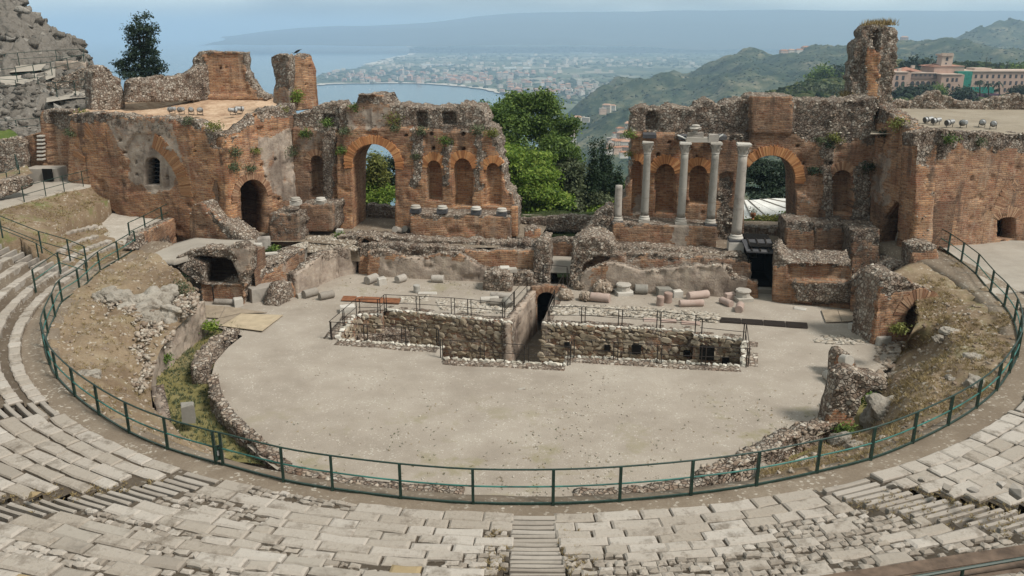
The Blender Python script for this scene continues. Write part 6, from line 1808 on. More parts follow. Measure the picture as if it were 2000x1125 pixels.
ywall('terrace_wall', 'rough fieldstone wall above the pale ramp path', -70, 66, 51, 56, [(-70, 422, 0), (-70, 380), (0, 358), (40, 345), (62, 346), (66, 362), (0, 388, 0)], .7, 136, **WK)

RK = dict(h=1.05, r=.022, pr=.026, group='railings along the hillside paths')
railing('path_railing', 'dark railing along the lower edge of the pale ramp path', [at_z(48, 396, 4.62), at_z(90, 384, 4.66), at_z(126, 374, 4.75), at_z(163, 364, 4.85), at_z(192, 356, 4.95)], **RK)
def yr(label, pts, **k):
    railing('path_railing', label, [at_y(*p) for p in pts], **{**RK, **k})
yr('dark railing before the tall fieldstone wall with lawn', [(-20, 372, 55), (17, 366, 55.5), (41, 352, 57), (34, 330, 58)])
yr('railing along the rocky bank above the shadowed brick passage', [(-20, 262, 63), (35, 262, 63), (82, 258, 62.5)])
yr('railing on the middle hillside path above rough rock', [(-20, 178, 69.8), (34, 182, 69), (77, 176, 69.5), (112, 188, 67), (148, 184, 67), (184, 180, 67.2)])
yr('railing beside the low wall under the upper hillside path', [(0, 162, 70.2), (34, 158, 70.8), (68, 152, 71.2), (102, 146, 72), (134, 138, 73), (166, 131, 74)])
yr('uppermost railing crossing the cliff foot', [(-20, 130, 75.5), (12, 130, 75.5), (38, 127, 75.7), (112, 122, 76), (166, 120, 76.5)])
yr('railing running behind the jagged stub towards the conifer', [(168, 128, 78), (178, 148, 74), (205, 160, 74), (236, 168, 75), (262, 165, 75), (300, 162, 75)])
railing('path_railing', 'tall little railing at the corner of gravel terrace and wing wall', [at_z(345, 390, 3.0), at_z(363, 394, 2.95)], **{**RK, 'group': None})

P_ = np.array([at_z(random.uniform(1712, 1765), random.uniform(650, 745), 0) for _ in range(260)])
stones('loose_rubble', P_, .2, M['rubble'], None, .6, var=.8)
GLE = gl('rubble_ledge', [[(588, 494, 1.55), (640, 492, 1.55), (700, 490, 1.6)], [(596, 478, 1.78), (645, 476, 1.8), (705, 472, 1.85)], [(602, 462, 1.9), (650, 460, 1.92), (712, 458, 1.95)]], M['dirt'], 24, 10, .12, 33)
stones('loose_rubble', scatter_on(GLE, 420), .15, M['rubble_white'], None, .6, var=.7)
# ------------------------------------------------------------------ columns
def column(label, xb, yb, yt, v, r, mat, capital=True, base='marble', pedestal=None, seed=1, bands=()):
    pl = VP(v)
    p = pl.at(xb, yb)
    _, zt = pl.px(xb + 8, yt)
    Hc = zt - p.z; r *= .88
    c = thing('column', label, 'column', p, 'ancient columns of the stage front')
    T = lambda z: Matrix.Translation((p.x, p.y, p.z + z))
    MB().box((p.x, p.y, p.z + .07), (r * 2.9, r * 2.9, .16), TH, bev=.02, jit=.015).build('plinth', M['slate'] if base == 'dark' else M['marble'], c)
    MB().lathe([(r * 1.4, .15), (r * 1.46, .20), (r * 1.38, .27), (r * 1.15, .31), (r * 1.25, .36), (r * 1.22, .40), (r * 1.04, .44)], 18, T(0), .01, seed).build('base', M['marble'], c, True)
    hs = Hc - (.75 if capital else 0)
    n = 12
    prof = [(r * (1.02 - .14 * (i / n) ** 1.5), .43 + (hs - .43) * i / n) for i in range(n + 1)]
    MB().lathe(prof, 20, T(0), .012, seed).build('shaft', mat, c, True)
    for bz in bands:
        rr = r * (1.02 - .14 * bz ** 1.5)
        MB().lathe([(rr * 1.02, hs * bz - .02), (rr * 1.025, hs * bz + .02)], 20, T(0)).build('joint', M['granite'], c)
    if capital:
        mb = MB()
        mb.lathe([(r * .92, hs), (r * .98, hs + .04), (r * .9, hs + .08), (r * .95, hs + .35), (r * 1.2, hs + .56), (r * 1.3, hs + .62)], 16, T(0), .02, seed)
        mb.build('capital_bell', M['marble'], c)
        mb = MB()
        for ring_, (zz, ro, n_) in enumerate(((.10, .95, 8), (.30, 1.05, 8))):
            for i in range(n_):
                a = 2 * math.pi * (i + .5 * ring_) / n_
                q = Vector((p.x + math.cos(a) * r * ro, p.y + math.sin(a) * r * ro, p.z + hs + zz))
                mb.add([q + Matrix.Rotation(a, 3, 'Z') @ Vector(t) for t in ((0, -.08, 0), (0, .08, 0), (.06, .07, .2), (.06, -.07, .2), (.16, .05, .25), (.16, -.05, .25), (.15, 0, .17))], [(0, 1, 2, 3), (3, 2, 4, 5), (5, 4, 6)])
        mb.build('acanthus_leaves', M['marble'], c)
        MB().box((p.x, p.y, p.z + hs + .69), (r * 2.75, r * 2.75, .13), TH, bev=.03, jit=.03).build('abacus', M['marble'], c)
    return c
column('broken column stump on dark plinth at the end of the columned podium', 1206, 435, 362, 4.9, .29, M['granite'], False, 'dark', seed=1)
column('pale marble column standing before the first whole niche', 1258, 433, 277, 5.1, .29, M['cipollino'], seed=2, bands=(.36, .62))
column('grey-banded marble column under one end of the little pediment', 1329, 437, 277, 5.1, .30, M['cipollino'], seed=3, bands=(.4, .52))
column('cracked grey marble column with dark plinth under the other pediment end', 1387, 440, 277, 5.1, .30, M['cipollino'], base='dark', seed=4, bands=(.33, .66))
column('tallest and thickest column standing on its own white pedestal by the doorway', 1437, 470, 280, 3.6, .36, M['granite'], base='dark', seed=5)
pe_ = thing('column_pedestal', 'white marble pedestal carrying the tallest column', 'pedestal', VP(3.6).at(1437, 500))
a_ = VP(3.6).at(1437, 470); b_ = VP(3.6).at(1437, 502)
MB().box((a_.x, a_.y, (a_.z + b_.z) / 2 - .01), (.95, .95, a_.z - b_.z), TH, bev=.05, jit=.02).build('pedestal_block', M['marble'], pe_)
MB().box((a_.x, a_.y, b_.z + .12), (1.15, 1.15, .25), TH, bev=.05, jit=.02).build('pedestal_foot', M['marble'], pe_)
# marble entablature fragment on the two middle columns
ea, eb = VP(5.1).at(1336, 277), VP(5.1).at(1396, 277)
en = thing('entablature', 'white marble entablature fragment with carved crown resting on two columns', 'entablature', (ea + eb) / 2)
mid_ = (ea + eb) / 2
MB().box((mid_.x, mid_.y, ea.z + .17), ((eb - ea).length * .88, .5, .34), TH, bev=.05, jit=.03).build('architrave', M['marble'], en)
c_ = VP(5.1).at(1358, 264)
MB().box((c_.x, c_.y, ea.z + .48), (1.0, .45, .30), TH, bev=.05, jit=.05).build('frieze_block', M['granite'], en)
MB().lathe([(.22, 0), (.2, .15), (.42, .22), (.5, .34), (.3, .42), (.34, .55), (.12, .62)], 12, Matrix.Translation((c_.x, c_.y, ea.z + .62)) @ Matrix.Scale(.8, 4), .08, 3).build('carved_crown', M['marble'], en)
MB().box(VP(5.1).at(1393, 273, .0) + Vector((0, 0, .1)), (.62, .6, .52), TH, bev=.05, jit=.03).build('corner_block', M['granite'], en)
for x0, x1, y, lab in ((1325, 1346, 266, 'dark stone bracket beside the marble fragment'), (1387, 1415, 266, 'dark stone bracket past the grey corner block'), (1256, 1280, 263, 'dark lintel stone set high over the first niche')):
    a_ = V66.at((x0 + x1) / 2, y, -.35)
    o = MB().box(a_, ((x1 - x0) * .036, 1.2, .26), TH, bev=.02).build('stone_bracket', M['slate'])
    tag(o, lab, 'bracket', 'dark stone brackets of the stage wall')
for (x0, y0, x1, y1, lab) in ((1323, 264, 1340, 271, 'thin white steel tie reaching to one pediment end'), (1399, 271, 1413, 262, 'thin white steel tie reaching from the grey corner block')):
    o = MB().tube(VP(5.0).at(x0, y0), VP(5.0).at(x1, y1), .05, 6).build('steel_tie', M['tarp']); tag(o, lab, 'tie rod', 'white steel ties')
# worn column bases left on the other podium and pedestals
for x, y, v, lab in ((812, 413, 4.75, 'worn white column base at the arch end of the brick podium'), (864, 414, 4.75, 'worn white column base below the narrower niche'), (930, 416, 4.75, 'worn white column base below the wide niche'), (980, 419, 4.75, 'worn white column base at the broken end of the podium'),
                     (578, 398, 3.4, 'round white column base on the eroded corner pedestal'), (627, 398, 4.7, 'round white column base on the square pedestal by the arch')):
    p = VP(v).at(x, y)
    c = thing('worn_plinth', lab, 'column base', p, 'column bases without columns')
    MB().box((p.x, p.y, p.z + .08), (.66, .62, .30), TH, bev=.03, jit=.02).build('plinth', M['slate'] if v > 4.72 else M['marble'], c)
    MB().lathe([(.34, .22), (.38, .27), (.34, .33), (.28, .36), (.32, .39), (.30, .43), (.25, .44)], 18, Matrix.Translation((p.x, p.y, p.z)), .012, int(x)).build('torus', M['marble'], c, True)

# ------------------------------------------------------------------ fallen drums and blocks
def drum(px, py, L_, r, az, mat, label, z=0.0, tilt=0.0, seed=1, name='column_drum', group='fallen column drums', jit=.03, upright=False):
    p = at_z(px, py - 1, z); L_ *= .68; r *= .78
    n = 6
    prof = [(r * .94, -L_ / 2), (r * (1 + .02 * math.sin(seed)), -L_ / 2 + .04)] + [(r * (1 + .03 * math.sin(seed + i * 1.7)), -L_ / 2 + L_ * i / n) for i in range(1, n)] + [(r, L_ / 2 - .04), (r * .93, L_ / 2)]
    me = MB().lathe(prof, 14, None, jit, seed).mesh(name)
    o = link(name, me, mat, None)
    me.polygons.foreach_set('use_smooth', [len(f.vertices) == 4 for f in me.polygons])
    if upright:
        o.rotation_euler = (tilt, 0, az); o.location = p + Vector((0, 0, L_ / 2 - .03))
    else:
        o.rotation_euler = (math.pi / 2 + tilt, 0, az); o.location = p + Vector((0, 0, r * .9 + abs(math.sin(tilt)) * L_ * .4))
    return tag(o, label, 'column drum', group)
gy, pk, mb_ = M['granite'], M['pink'], M['marble']
for i, a in enumerate((
    (726, 553, 1.35, .36, -.55, gy, 'fat grey drum lying nearest the small arched doorway'), (783, 552, 1.0, .33, -.7, gy, 'short buff drum lying alone before the plaster front wall'), (855, 552, 1.15, .32, 1.45, gy, 'pale grey drum lying along the foot of the front wall'),
    (979, 585, 1.9, .27, 1.35, gy, 'rear shaft piece of the small heap beside the channel'), (956, 592, 1.6, .26, 1.75, mb_, 'whitest shaft piece of the small heap beside the channel'), (976, 598, 1.7, .30, 1.50, gy, 'front shaft piece of the small heap beside the channel'),
    (606, 580, 1.35, .33, -.75, gy, 'half buried drum at the outer end of the curved wall'), (638, 584, 1.35, .30, -.9, gy, 'brown-grey drum lying loose in front of the curved wall'), (441, 596, 1.9, .24, 1.45, gy, 'half shaft lying against the low brick wall of the vault'),
    (1172, 590, 1.7, .36, 1.25, pk, 'pink drum lying closest to the channel rubble'), (1363, 584, 2.0, .32, 1.9, pk, 'broken reddish drum lying behind the other pink ones'), (1350, 599, 2.1, .27, 1.65, pk, 'long pointed pink shaft lying in front of the reddish one'),
    (1418, 597, 1.3, .27, .45, pk, 'pale pink drum lying slanted near the white base'), (1444, 608, 1.3, .30, -.35, pk, 'pink drum with dark red broken end pointing to the seats'), (1252, 574, 1.15, .40, 1.50, M['cipollino'], 'grey veined drum lying against the grey plaster front'),
    (1622, 748, 1.35, .30, .12, mb_, 'white drum lying beside the small brick stub'), (1619, 800, 1.2, .26, -.2, gy, 'grey drum lying at the foot of the leaning half-arch'))):
    drum(*a, seed=i + 1)
for i, a in enumerate(((814, 572, .75, .26, .3, M['cipollino'], 'small grey drum standing upright next to a white slab'), (1289, 597, .85, .28, .4, pk, 'pink drum standing upright in front of the broken one'), (1304, 592, .95, .33, .9, pk, 'broken pink drum standing under a white cap block'))):
    drum(*a, seed=i + 30, upright=True, tilt=.06)
drum(991, 602, .75, .33, .6, M['cipollino'], 'grey drum end tipped up at the heap by the channel', tilt=.5, seed=40)
drum(780, 462, 1.9, .30, -.35, gy, 'grey shaft leaning against the corner of the brick podium', z=STAGE_Z, tilt=-.35, seed=41)
drum(795, 458, 1.5, .29, -.2, gy, 'shorter grey shaft leaning next to the longer one at the podium', z=STAGE_Z, tilt=-.30, seed=42)
drum(905, 466, 2.1, .33, 1.45, gy, 'long grey shaft with pointed end lying before the brick podium', z=STAGE_Z, seed=43)
drum(951, 468, 2.0, .33, 1.47, gy, 'long grey shaft with flat ends lying before the brick podium', z=STAGE_Z, seed=44)
o = drum(1651, 716, .75, .33, .25, mb_, 'white drum with dark end lying on top of the brick stub', z=.85, tilt=-.25, seed=45)
def block(px, py, size, az, mat, label, z=0.0, jit=.03, name='stone_block', group='fallen stone blocks', tilt=0.0):
    p = at_z(px, py, z)
    o = MB().box((0, 0, size[2] / 2 - .02), size, bev=.04, jit=jit).build(name, mat)
    o.location = p; o.rotation_euler = (tilt, 0, az)
    return tag(o, label, 'stone block', group)
for a in ((515, 583, (1.7, .95, .85), .65, gy, 'big squared grey block lying below the rubble-topped retaining wall'), (369, 822, (.5, .45, .8), .35, M['cipollino'], 'white upright block standing in the mossy ditch edge'),
          (835, 573, (1.15, .42, .10), .05, mb_, 'flat white slab lying next to the small upright drum'), (679, 608, (.85, .6, .35), .25, mb_, 'low white block lying near the rusty plates'), (746, 556, (.5, .45, .5), .5, mb_, 'white angular block beside the fattest grey drum'),
          (1323, 580, (.55, .5, .45), .1, mb_, 'small white block between upright and lying pink drums'), (1426, 584, (.7, .4, .4), .3, pk, 'broken pinkish lump behind the white column base'), (1697, 655, (.55, 2.4, .38), .42, mb_, 'long white marble beam lying along the vault ruin'),
          (1712, 668, (.6, 1.0, .42), .42, mb_, 'shorter white marble beam at the end of the long one'), (1562, 604, (.7, .4, .12), -.4, mb_, 'small white slab at the corner of the stepped platform'), (466, 597, (.5, .5, .5), .5, mb_, 'white rock beside the half shaft at the vault wall'),
          (595, 578, (1.0, .5, .25), .6, mb_, 'pale flat stone at the foot of the curved wall'), (1572, 912, (.7, .5, .3), .5, mb_, 'squared white block just inside the curved railing'), (700, 551 + 30, (.3, .2, .12), .6, mb_, 'tiny white stone on the gravel near the rusty plates'),
          (1018, 760, (.35, .18, .06), .2, mb_, 'tiny white flat stone in the middle of the bare orchestra'), (1296, 576, (.85, .8, .5), .1, M['cipollino'], 'white cap block lying behind the standing pink drum'), (155, 766, (.5, .4, .3), .5, mb_, 'white stone tucked beside the railing foot')):
    block(*a)
for a in ((517, 486, (.8, .6, .8), .2, gy, 'squared carved block on the rubble ledge by the arched side wall', STAGE_Z), (505, 492, (.5, .5, .6), .1, mb_, 'small pale block beside the carved one on the rubble ledge', STAGE_Z), (521, 497, (1.3, .3, .14), .5, mb_, 'thin pale slab propped on the rubble ledge', STAGE_Z + .1),
          (664, 462, (.45, .3, .55), 0, mb_, 'little white upright stone by the foot of the big arch', STAGE_Z), (985, 529, (.6, .5, .3), 0, mb_, 'small pale block on the ledge over the big rubble lump', .95), (1000, 530, (.6, .5, .25), .1, mb_, 'another pale block on the ledge nearer the passage', .95)):
    block(*a)
for x, y, lab in ((1217, 574, 'round white column base lying before the grey plaster wall'), (1450, 586, 'octagonal white column base at the end of the drum row')):
    p = at_z(x, y, 0)
    c = thing('worn_plinth', lab, 'column base', p, 'column bases without columns')
    MB().box((p.x, p.y, .12), (1.0, 1.0, .26), .2, bev=.03, jit=.04).build('plinth', M['marble'], c)
    MB().lathe([(.42, .24), (.40, .5), (.48, .58), (.44, .66)], 10, Matrix.Translation((p.x, p.y, 0)), .02, 3).build('torus', M['marble'], c)
for x, y, sz, lab, s in ((1133, 563, .85, 'rounded rubble lump closest to the rubble heap', 3), (1176, 572, .95, 'wide layered rubble lump before the grey plaster wall', 4), (1104, 584, .7, 'round rubble lump at the rim of the channel', 5), (1144, 586, .55, 'small dark rubble lump beside the first pink drum', 6)):
    boulder_p = at_z(x, y, 0)
    c = thing('rubble_lump', lab, 'rubble', boulder_p, 'rubble lumps by the channel')
    v_, f_ = hull_stone(90 + s, .8, 22)
    me = bpy.data.meshes.new('lump'); me.from_pydata((v_ * sz * 1.1 + np.array([boulder_p.x, boulder_p.y, sz * .35])).tolist(), [], f_.tolist()); attr(me, 'rnd', [.4] * len(me.vertices))
    link('core', me, M['rubble'], c)
    d_ = rng.normal(size=(150, 3)); d_ /= np.linalg.norm(d_, axis=1)[:, None]; d_[:, 2] = np.abs(d_[:, 2])
    stones('face_rubble', d_ * sz * .58 + np.array([boulder_p.x, boulder_p.y, sz * .22]), .2, M['rubble'], c)

# ------------------------------------------------------------------ sheets, plates, grate
def quad_sheet(name, pxs, z, t, mat, parent, lift=0.0):
    P = [at_z(x, y, z) for x, y in pxs]
    up = Vector((0, 0, t))
    mb = MB().add(P + [p + up for p in P], [(3, 2, 1, 0), (4, 5, 6, 7), (0, 1, 5, 4), (1, 2, 6, 5), (2, 3, 7, 6), (3, 0, 4, 7)])
    return mb.build(name, mat, parent)
pf_ = thing('plywood_ramp', 'pale plywood sheets laid from the vault ruin onto the orchestra', 'boards', at_z(470, 618, 0))
quad_sheet('plywood_sheet', [(471, 613), (553, 616), (512, 647), (432, 637)], .06, .03, M['ply'], pf_)
quad_sheet('plywood_sheet', [(442, 599), (522, 611), (469, 612.5), (430, 621)], .055, .03, M['ply_grey'], pf_)
quad_sheet('plywood_sheet', [(393, 597), (440.5, 598.5), (428, 622), (388, 620)], .055, .03, M['ply_grey'], pf_)
quad_sheet('plywood_sheet', [(427, 623), (468, 614), (430, 637), (410, 634)], .055, .03, M['ply_grey'], pf_)
p2_ = thing('plywood_ramp', 'two plywood boards lying before the rusty gate frame by the platform', 'boards', at_z(1640, 620, 0))
quad_sheet('plywood_sheet', [(1604, 606), (1635, 605), (1644, 629), (1613, 630)], .06, .03, M['ply_grey'], p2_)
quad_sheet('plywood_sheet', [(1636, 605), (1668, 604.5), (1672, 627), (1645, 629)], .06, .03, M['ply_grey'], p2_)
rp_ = thing('rusty_plates', 'three rusty steel plates laid end to end near the notch of the pit', 'steel plates', at_z(720, 586, 0))
for q in ([(671, 578), (710, 579.5), (706, 589), (666, 587)], [(711, 579.6), (751, 581.5), (748, 592), (707, 589.2)], [(752, 581.6), (783, 583.5), (779, 594), (749, 592.2)]):
    quad_sheet('steel_plate', q, .05, .02, M['rust'], rp_)
gr_ = thing('drain_grate', 'long brown steel grate set in the gravel past the pit end', 'grate', at_z(1490, 630, 0))
A0, A1, B1, B0_ = at_z(1405, 620, .05), at_z(1577, 631, .05), at_z(1579, 641.5, .05), at_z(1406, 629.5, .05)
for i in range(4):
    t0, t1 = i / 4 + .004, (i + 1) / 4 - .004
    P = [A0.lerp(A1, t0), A0.lerp(A1, t1), B0_.lerp(B1, t1), B0_.lerp(B1, t0)]
    up = Vector((0, 0, .02))
    MB().add(P + [p + up for p in P], [(3, 2, 1, 0), (4, 5, 6, 7), (0, 1, 5, 4), (1, 2, 6, 5), (2, 3, 7, 6), (3, 0, 4, 7)]).build('grate_panel', M['grate'], gr_)
    mb = MB()
    for k in range(24):
        t = t0 + (t1 - t0) * (k + .5) / 24
        mb.tube(A0.lerp(A1, t) + up, B0_.lerp(B1, t) + up, .02, 4)
    mb.build('grating', M['iron'], gr_)
ig = thing('iron_gate', 'rusty iron gate frame with crossed braces beside the vault ruin', 'gate', at_z(1690, 630, 0))
g0, g1 = at_z(1667, 632, 0), at_z(1708, 630, 0)
for t in (0, .45, .9):
    MB().tube(g0.lerp(g1, t), g0.lerp(g1, t) + Vector((0, 0, 1.1)), .03, 6).build('post', M['rust'], ig)
for h in (.1, 1.08):
    MB().tube(g0 + Vector((0, 0, h)), g0.lerp(g1, .9) + Vector((0, 0, h)), .025, 6).build('rail', M['rust'], ig)
MB().tube(g0 + Vector((0, 0, .1)), g0.lerp(g1, .45) + Vector((0, 0, 1.05)), .018, 5).tube(g0 + Vector((0, 0, 1.05)), g0.lerp(g1, .45) + Vector((0, 0, .1)), .018, 5).build('brace', M['rust'], ig)
# old paving strips of pale rubble let into the gravel
def paving(name, rows, n, size, z, seed):
    o, G = loft(name, rows, M['gravel'], nu=24, nv=8, amp=.05, seed=seed, attrs={'grass': 0})
    kind(o, 'structure')
    P_ = scatter_on(G, n, .0)
    stones('paving_rubble', P_, size, M['rubble_white'], o, .25, aspect=(1.1, .9, .35), var=.5)
paving('old_foundation', [[(1078, 614, .03), (1200, 616, .03), (1300, 624, .03), (1402, 630, .03)], [(1080, 606, .16), (1200, 608, .16), (1300, 614, .16), (1403, 622, .16)], [(1084, 595, .05), (1200, 598, .05), (1300, 604, .05), (1400, 611, .05)]], 900, .26, .1, 41)
paving('old_foundation', [[(860, 606, .02), (930, 610, .02), (1000, 612, .02)], [(850, 585, .03), (930, 590, .03), (1010, 594, .03)]], 300, .24, .05, 42)
paving('old_foundation', [[(782, 590, .02), (815, 590, .02), (838, 586, .02)], [(784, 580, .03), (815, 578, .03), (836, 577, .03)]], 110, .24, .05, 43)
paving('old_foundation', [[(1590, 668, .02), (1640, 672, .02), (1690, 672, .02)], [(1606, 656, .03), (1640, 656, .03), (1670, 662, .03)]], 80, .28, .05, 44)
for x0, x1, y in ((1256, 1285, 625), (1290, 1322, 627), (1330, 1368, 631)):
    a_ = at_z((x0 + x1) / 2, y, .05)
    o = MB().box(a_, ((x1 - x0) * .026, .45, .08), TH, bev=.02, jit=.03).build('paving_slab', M['pink']); tag(o, {1256: 'pinkish paving slab nearest the dark channel behind the pit', 1290: 'middle pinkish paving slab behind the pit rail', 1330: 'largest pinkish paving slab behind the pit rail'}[x0], 'paving slab', 'pink paving slabs')
# pebbles and weeds on the orchestra
P_ = []
while len(P_) < 1700:
    x, y = random.uniform(390, 1700), random.uniform(560, 980)
    p = at_z(x, y, 0)
    if inpoly(np.array(p.x), np.array(p.y), floor_out) and not inpoly(np.array(p.x), np.array(p.y), PIT_L) and random.random() < .10 + max(0, 1.2 * float(vnoise(p.x * .25, p.y * .25 + 30))) + (.5 if y > 930 else 0):
        P_.append(p)
stones('loose_pebbles', np.array(P_), .06, M['rubble_white'], None, .5, var=.7)
G_amt = grass_amt(OV[:, 0], OV[:, 1])
c_ = OV[OQ].mean(1); ga = G_amt[OQ].mean(1) * (.35 + np.clip(2.5 * fbm(c_[:, 0] * .9, c_[:, 1] * .9, 3, 4), 0, 1.5))
ga = np.clip(ga, 0.004, 1); k_ = rng.choice(len(c_), 420, p=ga ** 1.6 / (ga ** 1.6).sum())
wp = c_[k_] + np.concatenate([rng.uniform(-.2, .2, (420, 2)), np.zeros((420, 1))], 1)
blades('orchestra_weeds', wp[::2], .06, M['leaf_olive'], None, .7, .012, 5)
blades('orchestra_weeds', wp[1::2], .06, M['straw'], None, .7, .012, 5)
# ------------------------------------------------------------------ trees and plants
def tree(name, label, base, lobes, n_clump, per, leaf, mat, tr=.3, group=None, cat='tree', dark=None, **kw):
    t = thing(name, label, cat, base, group)
    C_ = [l[0] for l in lobes]; R_ = [l[1] for l in lobes]
    trunk('trunk', base, [Vector(c) for c in C_[:6]], tr, M['bark'], t)
    crown('crown', C_, R_, n_clump, per, leaf, mat, t, **kw)
    return t
def lobes_px(items, Y):
    out_ = []
    for x, y, rx, rz, dy in items:
        p = at_y(x, y, Y + dy)
        s = (Y + dy) / 1600 / .98
        out_.append(((p.x, p.y, p.z), (rx * s, (rx + rz) * .5 * s, rz * s)))
    return out_
TG = 'trees in the gap of the stage wall'
Y = 74
tree('broadleaf_tree', 'largest green tree with a wide crown rising in the gap of the ruined wall', at_y(1040, 450, Y), lobes_px([(1030, 225, 55, 38, 0), (985, 240, 38, 32, -1), (1080, 255, 50, 40, 0), (1040, 285, 70, 45, -1), (1098, 300, 28, 42, 0), (975, 285, 28, 30, 0), (1106, 350, 30, 52, 0), (1060, 345, 60, 50, 1), (1000, 205, 25, 20, 1), (1050, 202, 34, 20, 0), (962, 232, 30, 32, 0), (955, 265, 24, 26, 0), (1020, 205, 34, 20, 0)], Y), 3600, 13, .15, M['leaf_mid'], .35, TG)
Y = 69
tree('broadleaf_tree', 'bright yellow-green bushy tree in front, against the broken wall end', at_y(1030, 450, Y), lobes_px([(1020, 310, 42, 28, 0), (1050, 335, 48, 32, -1), (1000, 345, 28, 36, 0), (1035, 375, 60, 36, -1), (1075, 390, 38, 28, -1), (1000, 395, 36, 28, 0), (1050, 412, 55, 22, -1)], Y), 2600, 12, .15, M['leaf_bright'], .25, TG)
Y = 72
tree('broadleaf_tree', 'pale olive tree leaning toward the dark cypresses in the gap', at_y(1125, 450, Y), lobes_px([(1110, 345, 26, 34, 0), (1118, 385, 26, 36, 0), (1105, 410, 28, 24, -1), (1130, 410, 16, 22, 0)], Y), 800, 11, .17, M['leaf_olive'], .2, TG)
def cypress(label, x, yt, yb, wpx, Y, group='dark cypresses in the gap', name='cypress', n=950):
    b = at_y(x, yb, Y); tp = at_y(x, yt, Y)
    H_ = tp.z - b.z; rr = wpx / 2 * Y / 1600
    lob = []
    for i in range(14):
        f = i / 13
        r = rr * min(1, (1 - f) * 1.5 + .04) * (.7 + .3 * min(1, f * 5)) * random.uniform(.88, 1.08)
        lob.append(((b.x + random.uniform(-.1, .1) * rr, b.y, b.z + H_ * (.06 + .9 * f)), (max(r, rr * .12), max(r, rr * .12), H_ * .065)))
    t = thing(name, label, 'cypress', b, group)
    MB().tube(b + Vector((0, 0, -.5)), b + Vector((0, 0, H_ * .85)), rr * .22, 6, rr * .05).build('trunk', M['bark'], t)
    crown('crown', [l[0] for l in lob], [l[1] for l in lob], n, 12, max(.10, rr * .10), M['leaf_cyp'], t, up=.9, shell=.55)
cypress('fattest dark cypress nearest the big green tree', 1156, 266, 440, 22, 72.5)
cypress('tall pointed cypress in the middle of the group', 1172, 268, 440, 16, 73.5)
cypress('slim cypress on the far side of the group', 1184, 283, 440, 14, 75)
cypress('short lone cypress behind the column stump', 1203, 322, 440, 16, 72)
for i, (x, y, rx, rz, Y, m, lab) in enumerate(((1180, 398, 20, 22, 71, 'leaf_olive', 'pale green shrub at the foot of the cypresses'), (1150, 418, 40, 18, 72, 'leaf_mid', 'dark hedge-like bush above the low garden wall'), (1205, 400, 26, 22, 72, 'leaf_yellow', 'yellowish bush behind the column stump'), (1226, 375, 10, 20, 75, 'leaf_mid', 'green bush tucked behind the broken wall end'), (1180, 412, 24, 16, 70, 'leaf_bright', 'bright green creeper over the garden wall'),
                                               (728, 340, 22, 36, 68, 'leaf_yellow', 'yellow-green bush filling one side of the big arch'), (735, 385, 28, 28, 67, 'leaf_bright', 'low leafy bush at the sill of the big arch'), (762, 345, 22, 44, 72, 'leaf_dark', 'dark tree filling the other side of the big arch'), (1490, 435, 30, 8, 64, 'leaf_yellow', 'sunny low hedge in front of the white roofing'), (1540, 430, 14, 10, 64, 'leaf_bright', 'bright little bush beyond the columned arch'))):
    tree('bush', lab, at_y(x, y + rz, Y), lobes_px([(x, y, rx, rz, 0), (x - rx * .5, y + rz * .3, rx * .6, rz * .6, 0), (x + rx * .4, y + rz * .25, rx * .6, rz * .7, -.5)], Y), 330, 12, .14, M[m], .08, 'bushes behind the stage wall', 'bush')
Y = 84
tree('pine_tree', 'dense dark pine filling the columned arch', at_y(1500, 430, Y), lobes_px([(1500, 330, 50, 16, 0), (1480, 352, 44, 14, -1), (1525, 360, 44, 14, 0), (1495, 376, 56, 12, -1), (1460, 330, 30, 24, 1), (1540, 335, 30, 20, 1)], Y), 1500, 14, .16, M['leaf_dark'], .3, squash=.5)
# lone conifer beside the wing
Y = 80
cn = []
for f, wpx in ((.04, 10), (.12, 20), (.2, 28), (.29, 28), (.38, 34), (.48, 32), (.57, 40), (.67, 42), (.76, 52), (.86, 54), (.96, 50)):
    for s_ in (-1, 1):
        cn.append((277 + s_ * wpx * .42 + random.uniform(-3, 3), 36 + 118 * f, wpx * .42, 6 + 4 * f, random.uniform(-.8, .8)))
cn += [(266, 36, 4, 8, 0), (284, 34, 4, 9, 0), (255, 60, 7, 8, 0), (298, 56, 6, 10, 0)]
tree('conifer', 'lone dark conifer with ragged forked top behind the rubble parapet', at_y(277, 185, Y), lobes_px(cn, Y), 620, 14, .12, M['leaf_dark'], .22, shell=.75)
# trees round the hotel
for x, yt, yb, wd, lab in ((1895, 117, 145, 6, 'slim cypress just beside the upper hotel block'), (1923, 106, 142, 8, 'tallest cypress behind the hotel annex'), (1930, 108, 142, 6, 'slim cypress touching the tallest one behind the annex'), (1902, 118, 142, 5, 'thin cypress between upper block and tallest cypress'), (1950, 118, 140, 9, 'broad cypress behind the roof house of the annex'), (1840, 114, 132, 8, 'broad cypress on the other side of the hotel tower'), (1944, 121, 140, 7, 'short cypress next to the broad one behind the annex'), (1888, 118, 140, 5, 'thinnest cypress nearest the hotel tower'), (1966, 116, 138, 7, 'cypress farthest from the hotel tower')):
    cypress(lab, x, yt, yb, wd * 1.3, 470, 'cypresses behind the hotel', n=60)
def roundtree(label, x, y, rx, rz, Y, m, group, n=140):
    tree('broadleaf_tree', label, at_y(x, y + rz * 1.3, Y), lobes_px([(x, y, rx, rz, 0), (x - rx * .6, y + rz * .3, rx * .6, rz * .7, 0), (x + rx * .6, y + rz * .25, rx * .6, rz * .7, 0)], Y), n, 9, rx * Y / 1600 * .16, M[m], rx * Y / 1600 * .08, group)
